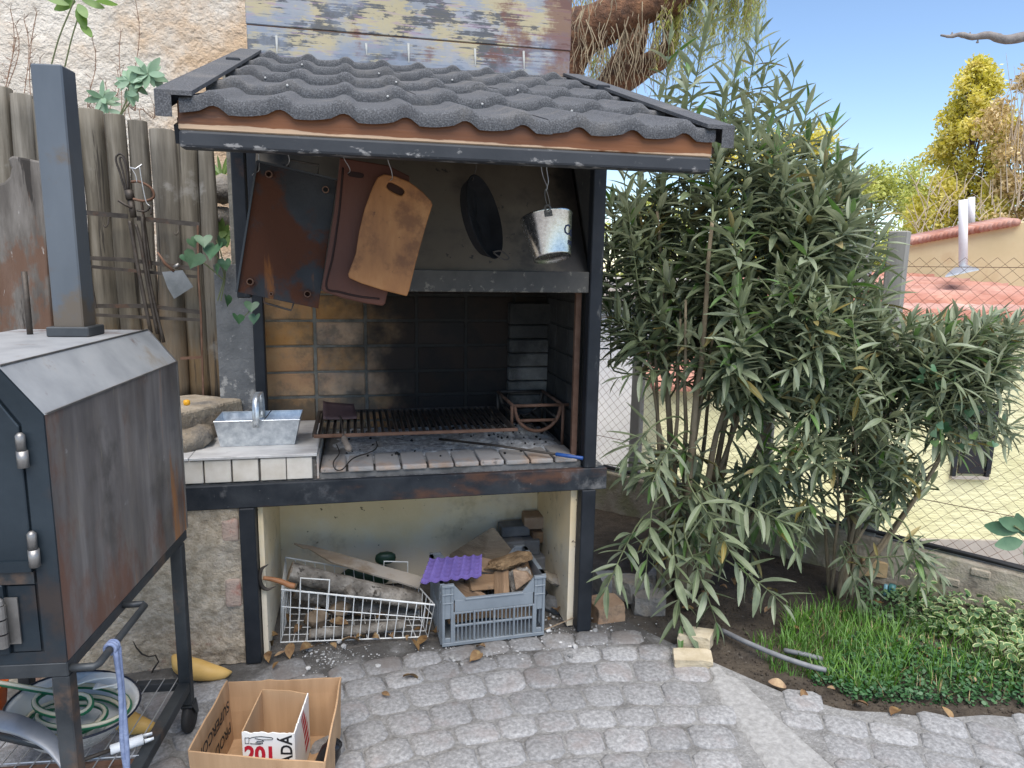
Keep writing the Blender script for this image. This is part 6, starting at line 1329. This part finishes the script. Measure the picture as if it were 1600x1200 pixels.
M['clover'] = mat('dark clover green', [(.3, (.025, .085, .03)), (.7, (.06, .15, .05))], 9, rough=.5, bump=0, island=.3, transl=.15)
leaf_patch('variegated_periwinkle', 'cream-edged variegated periwinkle spreading through the bed', poly_region([(1395, 940), (1430, 925), (1480, 960), (1560, 970), (1660, 975), (1660, 1095), (1560, 1070), (1480, 1010), (1420, 1000)]), 520, (.012, .024), (.01, .13), [M['vg'], M['vr']], 4)
leaf_patch('clover_patch', 'low dark green clover along the front of the bed', poly_region([(1265, 1060), (1290, 1030), (1340, 1000), (1440, 1010), (1560, 1050), (1660, 1080), (1660, 1108), (1560, 1100), (1480, 1096), (1340, 1090)]), 3600, (.006, .012), (.0, .045), [M['clover']], 5, False, asp=.8)
leaf_patch('ground_ivy', 'mixed low green ivy beneath the smaller oleander', poly_region([(1340, 930), (1480, 935), (1600, 960), (1640, 1000), (1440, 1000), (1360, 980)]), 1500, (.008, .016), (.0, .05), [M['vg']], 6, False, asp=.7)
# soil crumbs and litter in the bed
random.seed(9); m_ = MB(); rg = poly_region([(930, 960), (1000, 900), (1150, 930), (1300, 950), (1640, 960), (1640, 1110), (1290, 1100), (1130, 1040), (1060, 990)])
for i in range(1500):
    x, y = rg(); p = pZ(x, y, 0); r_ = rnd(.002, .008); vs, fs = lump(r_, 1, i, .4); z = soilz(p.x, p.y); m_.add([v+V((p.x, p.y, z+r_*.3)) for v in vs], fs)
m_.build('soil_clods', M['soil'], kind='stuff')
litter = [(1130, 925), (1145, 915), (1120, 935), (1160, 930), (1100, 930), (1180, 940), (1075, 945), (1200, 955), (1240, 985), (1405, 1002), (1470, 1018), (1437, 1025), (1520, 1062), (1300, 1065), (1345, 1090), (1480, 1105), (1400, 1102), (1320, 960), (1370, 945), (1450, 950), (1215, 1060), (1255, 1075)]
for i, (px, py) in enumerate(litter):
    p = pZ(px, py, .03); p.z = soilz(p.x, p.y)+.02
    o = place('dry_leaf', random.choice(LM_), Matrix.Translation(p) @ Euler((rnd(-.4, .4), rnd(-.4, .4), rnd(0, 6.3))).to_matrix().to_4x4() @ Matrix.Scale(rnd(.6, 1.2), 4)); tag(o, 'dry reddish leaf on the soil of the flower bed', 'leaf', 'dry leaves in the flower bed')
# ------------------------------------------------------------------ weeds and vines at the left
M['vine'] = mat('vine leaf', [(.3, (.05, .12, .06)), (.7, (.1, .19, .1))], 14, rough=.4, bump=.05, vary=.2, transl=.2)
def heart(s_):
    out = [];
    for i in range(16):
        t = 2*math.pi*i/16; x = 16*math.sin(t)**3; y = 13*math.cos(t)-5*math.cos(2*t)-2*math.cos(3*t)-math.cos(4*t); out.append((x/17*s_, y/17*s_, .25*s_*(x/17)**2-.1*s_*(y/17)**2))
    return out
vn = thing('heart_leaf_vine', 'heart-leaved green vine growing by the left barbecue post', 'vine', pY(330, 460, 3.35))
def vleaf(px, py, Yv, s_, rot, parent, mt):
    h = heart(s_); m_ = MB(Matrix.Translation(pY(px, py, Yv)) @ Euler((R(75+rot[0]), R(rot[1]), R(rot[2]))).to_matrix().to_4x4()); m_.add([(0, 0, 0)]+h, [(0, i+1, (i+1) % 16+1) for i in range(16)]); m_.build('leaf', mt, parent, smooth=True)
for px, py, s_, rz_ in ((303, 404, .05, 20), (333, 390, .055, -30), (318, 375, .04, 10), (345, 378, .035, 60), (352, 412, .035, -20), (300, 378, .03, 50), (355, 468, .035, 70), (393, 478, .03, 0), (372, 497, .028, 40), (398, 497, .028, -30), (338, 420, .03, 120), (290, 402, .025, 0)):
    vleaf(px, py, 3.3 if px < 362 else 2.8, s_, (rnd(-25, 15), rnd(-30, 30), rz_), vn, M['vine'])
for pts in (((340, 470), (350, 430), (335, 395), (318, 385)), ((345, 470), (352, 430), (345, 395), (338, 375)), ((352, 440), (330, 420), (310, 405)),): MB().tube(catmull([pY(x, y, 3.36) for x, y in pts], 4), .003, 5).build('stem', M['twig'], vn)
MB().tube(catmull([pY(385, 470, 2.83), pY(390, 485, 2.82), pY(375, 500, 2.82)], 4), .002, 5).build('stem', M['twig'], vn)
def weed(label, stems_, leaves_, mt, Yw, name='weed', oval=.45, sz=.05):
    t = thing(name, label, 'weed', pY(stems_[0][0][0], stems_[0][0][1], Yw))
    for st in stems_: MB().tube(catmull([pY(x, y, Yw) for x, y in st], 5), .004, 5).build('stem', M['twig'], t)
    for (px, py, L_, ang) in leaves_:
        p = pY(px, py, Yw); m_ = MB(Matrix.Translation(p) @ Euler((R(rnd(50, 100)), 0, R(rnd(-40, 40)))).to_matrix().to_4x4() @ Matrix.Rotation(R(ang), 4, 'Z')); n = 5; vs = []
        for i in range(n+1): u = i/n; w = L_*oval*math.sin(math.pi*min(1, u*.94+.03))**.8*.5; vs += [(u*L_, -w, .15*w), (u*L_, 0, 0), (u*L_, w, .15*w)]
        m_.add(vs, [(i*3+j, (i+1)*3+j, (i+1)*3+j+1, i*3+j+1) for i in range(n) for j in range(2)]); m_.build('leaf', mt, t, smooth=True)
    return t
M['weedleaf'] = mat('weed leaf', [(.3, (.08, .17, .03)), (.7, (.17, .28, .06))], 9, rough=.5, bump=.03, vary=.2, transl=.3); M['sage'] = mat('sage green leaf', [(.3, (.15, .26, .16)), (.7, (.25, .37, .25))], 9, rough=.6, bump=.03, vary=.2, transl=.2)
random.seed(77)
weed('broad-leaved green weed above the smoker chimney at top left', [((78, 110), (92, 60), (108, 20), (120, -10)), ((100, 110), (112, 60), (122, 28))], [(118, 2, .13, 200), (108, 8, .12, 170), (122, 6, .12, -60), (121, 10, .13, -75), (126, 36, .11, -60), (128, 0, .11, -10), (150, 2, .12, 10), (110, 0, .1, 130)], M['weedleaf'], 4.6, oval=.42)
for cx_, cy_, lb in ((160, 153, 'lowest pale rosette weed above the log fence'), (203, 128, 'middle pale rosette weed above the log fence'), (232, 115, 'uppermost pale rosette weed beside the wall')):
    weed(lb, [((185, 185), (cx_+(190-cx_)*.4, cy_+28), (cx_, cy_))], [(cx_, cy_, rnd(.07, .11), a+rnd(-12, 12)) for a in range(0, 360, 32)]+[(cx_+rnd(-14, 10), cy_+rnd(4, 18), rnd(.06, .09), rnd(0, 360)) for _ in range(6)], M['sage'], 4.3, oval=.4)
weed('yellow-green leafy weed behind the left barbecue post', [((345, 285), (347, 275))], [(347, 278, .11, a) for a in range(10, 180, 22)], M['weedleaf'], 3.95, oval=.16)
weed('bright green leaves low behind the left barbecue post', [((350, 385), (350, 370))], [(350+rnd(-10, 8), 372+rnd(-10, 10), rnd(.06, .09), rnd(0, 360)) for _ in range(16)], M['weedleaf'], 3.9, oval=.45)
random.seed(13); m_ = MB()
for px, top in ((5, 15), (12, 40), (22, 60), (38, 30), (45, 90), (56, 20), (135, 60), (150, 130), (185, 50), (196, 10), (170, 110), (210, 150), (140, 150), (225, 165)):
    b = pY(px+rnd(-6, 6), 190, 4.5); tpt = pY(px+rnd(-8, 20), top, 4.6); pts = bez(b, b+V((rnd(-.05, .05), 0, .2)), tpt+V((rnd(-.06, .06), 0, -.2)), tpt, 8); m_.tube(pts, .0022, 4)
    for q in pts[3:]:
        for _ in range(3): d = V((rnd(-1, 1), rnd(-.5, .5), rnd(.1, 1)))*rnd(.02, .06); m_.tube([q, q+d], .0012, 3)
tag(m_.build('dry_stalks', mat('dry reddish stalk', [(.3, (.13, .075, .05)), (.7, (.24, .15, .1))], 9, rough=.9, bump=0), kind='stuff'), 'thin dry stalks standing against the rough-cast wall', 'dry stalks')
# climbing vine on the chain link at the right
cv = thing('climbing_vine', 'round-leaved climber hanging on the chain link fence at far right', 'vine', pY(1540, 560, 2.5)); random.seed(66)
MB().tube(catmull([pY(x, y, 2.55) for x, y in ((1640, 500), (1580, 530), (1530, 560), (1500, 600), (1450, 690))], 5), .004, 5).build('stem', M['twig'], cv)
for _ in range(34): vleaf(rnd(1430, 1600), rnd(555, 655) if random.random() < .75 else rnd(660, 700), rnd(2.45, 2.6), rnd(.018, .032), (rnd(-40, 30), rnd(-40, 40), rnd(0, 360)), cv, M['ole_new'] if random.random() < .2 else M['vine'])
weed('broad glossy leaves reaching in at the right edge', [((1690, 1030), (1672, 940), (1640, 850), (1605, 835), (1585, 822))], [(1592, 830, .13, 175), (1598, 846, .12, 190), (1600, 826, .12, 160), (1606, 850, .11, 230), (1600, 838, .1, 110)], M['vine'], 2.3, oval=.5)
# ------------------------------------------------------------------ trees
def crown(clumps, n, ls, seed, asp=.5, droop=0):
    random.seed(seed); vs, fs = [], []; wts = [c[1]**2 for c in clumps]; tot = sum(wts)
    for (c, r_, sq), w in zip(clumps, wts):
        for _ in range(int(n*w/tot)):
            d = V((random.gauss(0, 1), random.gauss(0, 1), random.gauss(0, 1))).normalized()*r_*random.random()**.45; d.z *= sq; p = V(c)+d
            L_ = ls*rnd(.6, 1.4); x = V((rnd(-1, 1), rnd(-1, 1), rnd(-1, 1)-droop)).normalized(); y = x.orthogonal().normalized(); y = (Matrix.Rotation(rnd(0, 6.3), 3, x) @ y)*L_*asp*.5; b = len(vs)
            vs += [p, p+x*L_*.5+y, p+x*L_, p+x*L_*.5-y]; fs += [(b, b+1, b+2, b+3)]
    return MB().add(vs, fs)
M['tbark'] = mat('tree bark', [(.3, (.1, .065, .045)), (.7, (.22, .15, .1))], 9, rough=.95, bump=.6, bscale=20)
def tree(name, label, base, top, r0_, clumps, n, ls, mt, seed, cat='tree', branches=()):
    t = thing(name, label, cat, base); base, top = V(base), V(top); pts = [base.lerp(top, i/8)+V((.06*nz((i, seed, 0), .7), .06*nz((seed, i, 0), .7), 0))*(top-base).length*.15 for i in range(9)]
    MB().tube(pts, [r0_*(1-.85*i/8) for i in range(9)], 8).build('trunk', M['tbark'], t, smooth=True)
    lb = MB(); random.seed(seed+1)
    for (c, r_, sq) in clumps[::2]:
        q = pts[min(8, max(1, int(8*(c[2]-base.z)/max(.1, top.z-base.z)*.75)))]; lb.tube(bez(q, q.lerp(V(c), .4)+V((0, 0, .2)), V(c)+V((0, 0, -.2)), c, 6), [r0_*.25*(1-.12*i) for i in range(7)], 5)
    if lb.v: lb.build('limbs', M['tbark'], t, smooth=True)
    crown(clumps, n, ls, seed).build('crown', mt, t, kind='stuff'); return t
YG1 = mat('sun tinted gold foliage', [(.3, (.58, .54, .08)), (.55, (.74, .65, .13)), (.75, (.78, .62, .2))], 1.2, rough=.7, bump=0, island=.25, transl=.45)  # golden low sunlight is put into the leaf colour
YG2 = mat('olive yellow foliage', [(.3, (.4, .46, .1)), (.7, (.6, .6, .17))], .8, rough=.7, bump=0, island=.3, transl=.35)  # leaf colour also carries some of that warm sunlight
OR1 = mat('autumn ochre foliage', [(.3, (.5, .36, .14)), (.7, (.66, .5, .24))], 1.2, rough=.7, bump=0, island=.3, transl=.3)
random.seed(2); DT = 28
tb_, tt_ = dp(1510, 480, DT), dp(1522, 96, DT); H_ = tt_.z-tb_.z; cl_ = []
for i in range(150):
    u = random.random()**.95; rad_ = (1-u)**.6*2.6+.1; a = rnd(0, 6.3); k = random.random()**.4; cl_.append(((tb_.x+(tt_.x-tb_.x)*u+rad_*k*math.cos(a), tb_.y+rad_*k*math.sin(a), tb_.z+H_*u-.2), .34+.32*(1-u), 1.2))
tree('poplar_tree', 'tall conical yellow-green tree against the sky at right', V((tb_.x, tb_.y, -1.8)), tt_, .12, cl_, 48000, .16, YG1, 5)
tb_ = dp(1620, 480, 26); cl_ = []
for i in range(60):
    x_, y_ = rnd(1548, 1720), rnd(110, 420)
    if x_ < 1600 and y_ < 160: continue
    p = dp(x_, y_, 26+rnd(-1, 1)); cl_.append((tuple(p), rnd(.3, .6), 1))
ot_ = tree('ochre_tree', 'ochre autumn tree with bare twigs at the right edge', V((tb_.x, tb_.y, -1.8)), dp(1625, 100, 26), .15, cl_, 16000, .15, OR1, 6)
bt = MB(); random.seed(17)
for i in range(90):
    p = dp(rnd(1430, 1600), rnd(290, 430), 25+rnd(-.5, .5)); d = V((rnd(-1, 1), 0, rnd(.1, 1))).normalized(); L_ = rnd(.5, 1.3); bt.tube(catmull([p, p+d*L_*.4+V((0, 0, .15)), p+d*L_+V((rnd(-.2, .2), 0, rnd(-.1, .3)))], 3), [.02*(1-.12*i_) for i_ in range(7)], 4, cap=False)
for i in range(22):
    p = dp(rnd(1560, 1625), rnd(200, 330), 25); d = V((rnd(-.3, .3), 0, 1)).normalized(); L_ = rnd(1.5, 3.5); bt.tube([p, p+d*L_*.5+V((rnd(-.2, .2), 0, 0)), p+d*L_], [.022, .012, .004], 4, cap=False)
adopt(bt.build('bare_twigs', mat('pale bare twigs', [(.3, (.34, .26, .18)), (.7, (.5, .41, .3))], 3, rough=.9, bump=0), kind='stuff'), ot_)
tb_ = dp(1365, 480, 38); cl_ = [(tuple(dp(rnd(1285, 1440), rnd(268, 420), 38+rnd(-1.5, 1.5))), rnd(.5, 1.0), .8) for _ in range(34)]
cl_ = [c for c in cl_ if True]; tree('rounded_tree', 'rounded yellow-green tree left of the conical tree', V((tb_.x, tb_.y, -1.8)), dp(1360, 260, 38), .15, cl_, 14000, .2, YG2, 7)
tb_ = dp(1180, 480, 34); cl_ = [(tuple(dp(rnd(1130, 1285), rnd(215, 420), 34+rnd(-1.5, 1.5))), rnd(.5, .9), .9) for _ in range(34)]
tree('sun_tinted_tree', 'tree with golden sunlight put into its leaf colour, glimpsed through the top of the oleander', V((tb_.x, tb_.y, -1.8)), dp(1190, 215, 34), .15, cl_, 12000, .2, YG1, 8)
tb_ = dp(985, 480, 36); cl_ = [(tuple(dp(rnd(940, 1090), rnd(310, 440), 36+rnd(-1.5, 1.5))), rnd(.5, .9), .9) for _ in range(22)]
tree('pale_green_tree', 'pale green tree seen under the canopy eave behind the oleander', V((tb_.x, tb_.y, -1.8)), dp(1000, 330, 36), .3, cl_, 5000, .2, YG2, 9)
cl_ = [(tuple(dp(rnd(1395, 1700), rnd(355, 430), 33+rnd(-1, 1))), rnd(.5, .9), .9) for _ in range(30)]; tb_ = dp(1450, 480, 33)
tree('olive_hedge_tree', 'low olive-yellow tree behind the cream parapet', V((tb_.x, tb_.y, -1.8)), dp(1450, 380, 33), .25, cl_, 7000, .18, YG2, 10)
# weeping pepper tree behind the chimney
PT = 8.5; pt = thing('pepper_tree', 'old weeping tree with twisted orange-brown trunk behind the chimney', 'tree', V((dp(900, 300, PT).x, dp(900, 300, PT).y, -1.8)))
PB = mat('orange brown pepper bark', [(.3, (.06, .032, .02)), (.5, (.14, .07, .04)), (.7, (.27, .14, .075))], 8, det=9, rough=.95, bump=1, bscale=16, bdist=.04, layers=[dict(col=(.06, .035, .025), scale=9, lo=.55, hi=.64, amt=.8)])
def limb(pxs, rs): 
    P_ = catmull([dp(x, y, PT+d) for x, y, d in pxs], 6); n = len(P_)-1; rr = [rs[min(int(i/n*(len(rs)-1)), len(rs)-2)]*(1-(i/n*(len(rs)-1)-min(int(i/n*(len(rs)-1)), len(rs)-2)))+rs[min(int(i/n*(len(rs)-1)), len(rs)-2)+1]*(i/n*(len(rs)-1)-min(int(i/n*(len(rs)-1)), len(rs)-2)) for i in range(n+1)]
    m_ = MB(); m_.tube(P_, rr, 14)
    for i, v in enumerate(m_.v): m_.v[i] = v+V((nz(v, 5, 1), nz(v, 5, 2), nz(v, 5, 3)))*.045
    m_.build('limb', PB, pt, smooth=True); return P_
b_ = dp(870, 420, PT)
l1 = limb([(850, 420, .3), (862, 250, .2), (872, 130, .1), (900, 60, 0), (960, 25, -.1), (1045, -8, -.2), (1120, -70, -.3)], [.34, .3, .27, .25, .24, .2, .15])
l2 = limb([(862, 330, .4), (905, 220, .4), (955, 140, .4), (985, 75, .4), (995, 20, .5), (1010, -60, .6)], [.24, .2, .19, .17, .15, .12])
l3 = limb([(960, 140, .35), (990, 112, .3), (1025, 95, .3), (1048, 60, .3), (1055, -20, .3)], [.15, .14, .13, .1, .08])
sv_, lf = MB(), MB(); random.seed(4)
def strand(px, py, L_, leaves, dd=0, r_=.006):
    p = dp(px, py, PT+dd); pts = [p]; q = p.copy()
    for i in range(7): q = q+V((rnd(-.05, .05), rnd(-.03, .03), -L_/7)); pts.append(q.copy())
    sv_.tube(pts, [r_*(1-.1*i) for i in range(8)], 4, cap=False)
    if leaves:
        for a, b in zip(pts, pts[1:]):
            for _ in range(leaves):
                c = a.lerp(b, random.random()); d = V((rnd(-1, 1), rnd(-1, 1), -1.1)).normalized()*rnd(.05, .1); w = d.orthogonal().normalized()*.009; k = len(lf.v); lf.add([c, c+d*.5+w, c+d, c+d*.5-w], [(0, 1, 2, 3)])
for i in range(150): strand(rnd(893, 1050), rnd(-40, 60), rnd(.3, .9), 0, rnd(-.4, .1), rnd(.004, .009))
for i in range(70): strand(rnd(880, 965), rnd(-30, 70), rnd(.7, 1.3), 4, rnd(.5, 1.2), .004)
for i in range(40): strand(rnd(985, 1065), rnd(-60, 40), rnd(.5, 1.1), 4, rnd(.4, 1.2), .004)
for i in range(170): strand(rnd(1045, 1195), rnd(-120, -30), rnd(.55, 1.05)*(1 if i % 3 else 1.25), 9, rnd(-.4, .6), .004)
sv_.build('hanging_twigs', mat('hanging twig', [(.3, (.2, .15, .1)), (.7, (.36, .3, .2))], 6, rough=.9, bump=0), pt, kind='stuff'); lf.build('crown', mat('pepper leaf', [(.3, (.36, .42, .1)), (.7, (.6, .6, .18))], 2, rough=.6, bump=0, island=.3, transl=.4), pt, kind='stuff')
# bare branch entering at the upper right, with its own tree outside the frame
bt_ = thing('bare_tree', 'dead grey branch reaching in at the top right of the sky', 'tree', V((dp(1900, 700, 6).x, dp(1900, 700, 6).y, -1.8)))
GB = mat('dead grey bark', [(.3, (.13, .115, .11)), (.7, (.25, .23, .22))], 20, rough=.95, bump=.5)
p0 = dp(1900, 300, 6); MB().tube([V((p0.x, p0.y, -1.8)), V((p0.x, p0.y, 1)), p0, p0+V((.1, 0, 2))], [.14, .12, .1, .05], 10).build('trunk', GB, bt_, smooth=True)
br = catmull([dp(x, y, 6) for x, y in ((1900, 150), (1760, 70), (1660, 45), (1610, 55), (1572, 62), (1545, 55), (1520, 58), (1500, 54), (1485, 57), (1470, 55))], 4)
MB().tube(br, [.05*(1-i/(len(br)-1))+.008+.006*nz((i, 0, 0), .8) for i in range(len(br))], 8).build('branch', GB, bt_, smooth=True)
for px, py in ((1487, 50), (1515, 50), (1563, 52), (1527, 62)): MB().tube([dp(px, py+5, 6), dp(px+1, py, 6)], [.012, .004], 5).build('spur', GB, bt_)
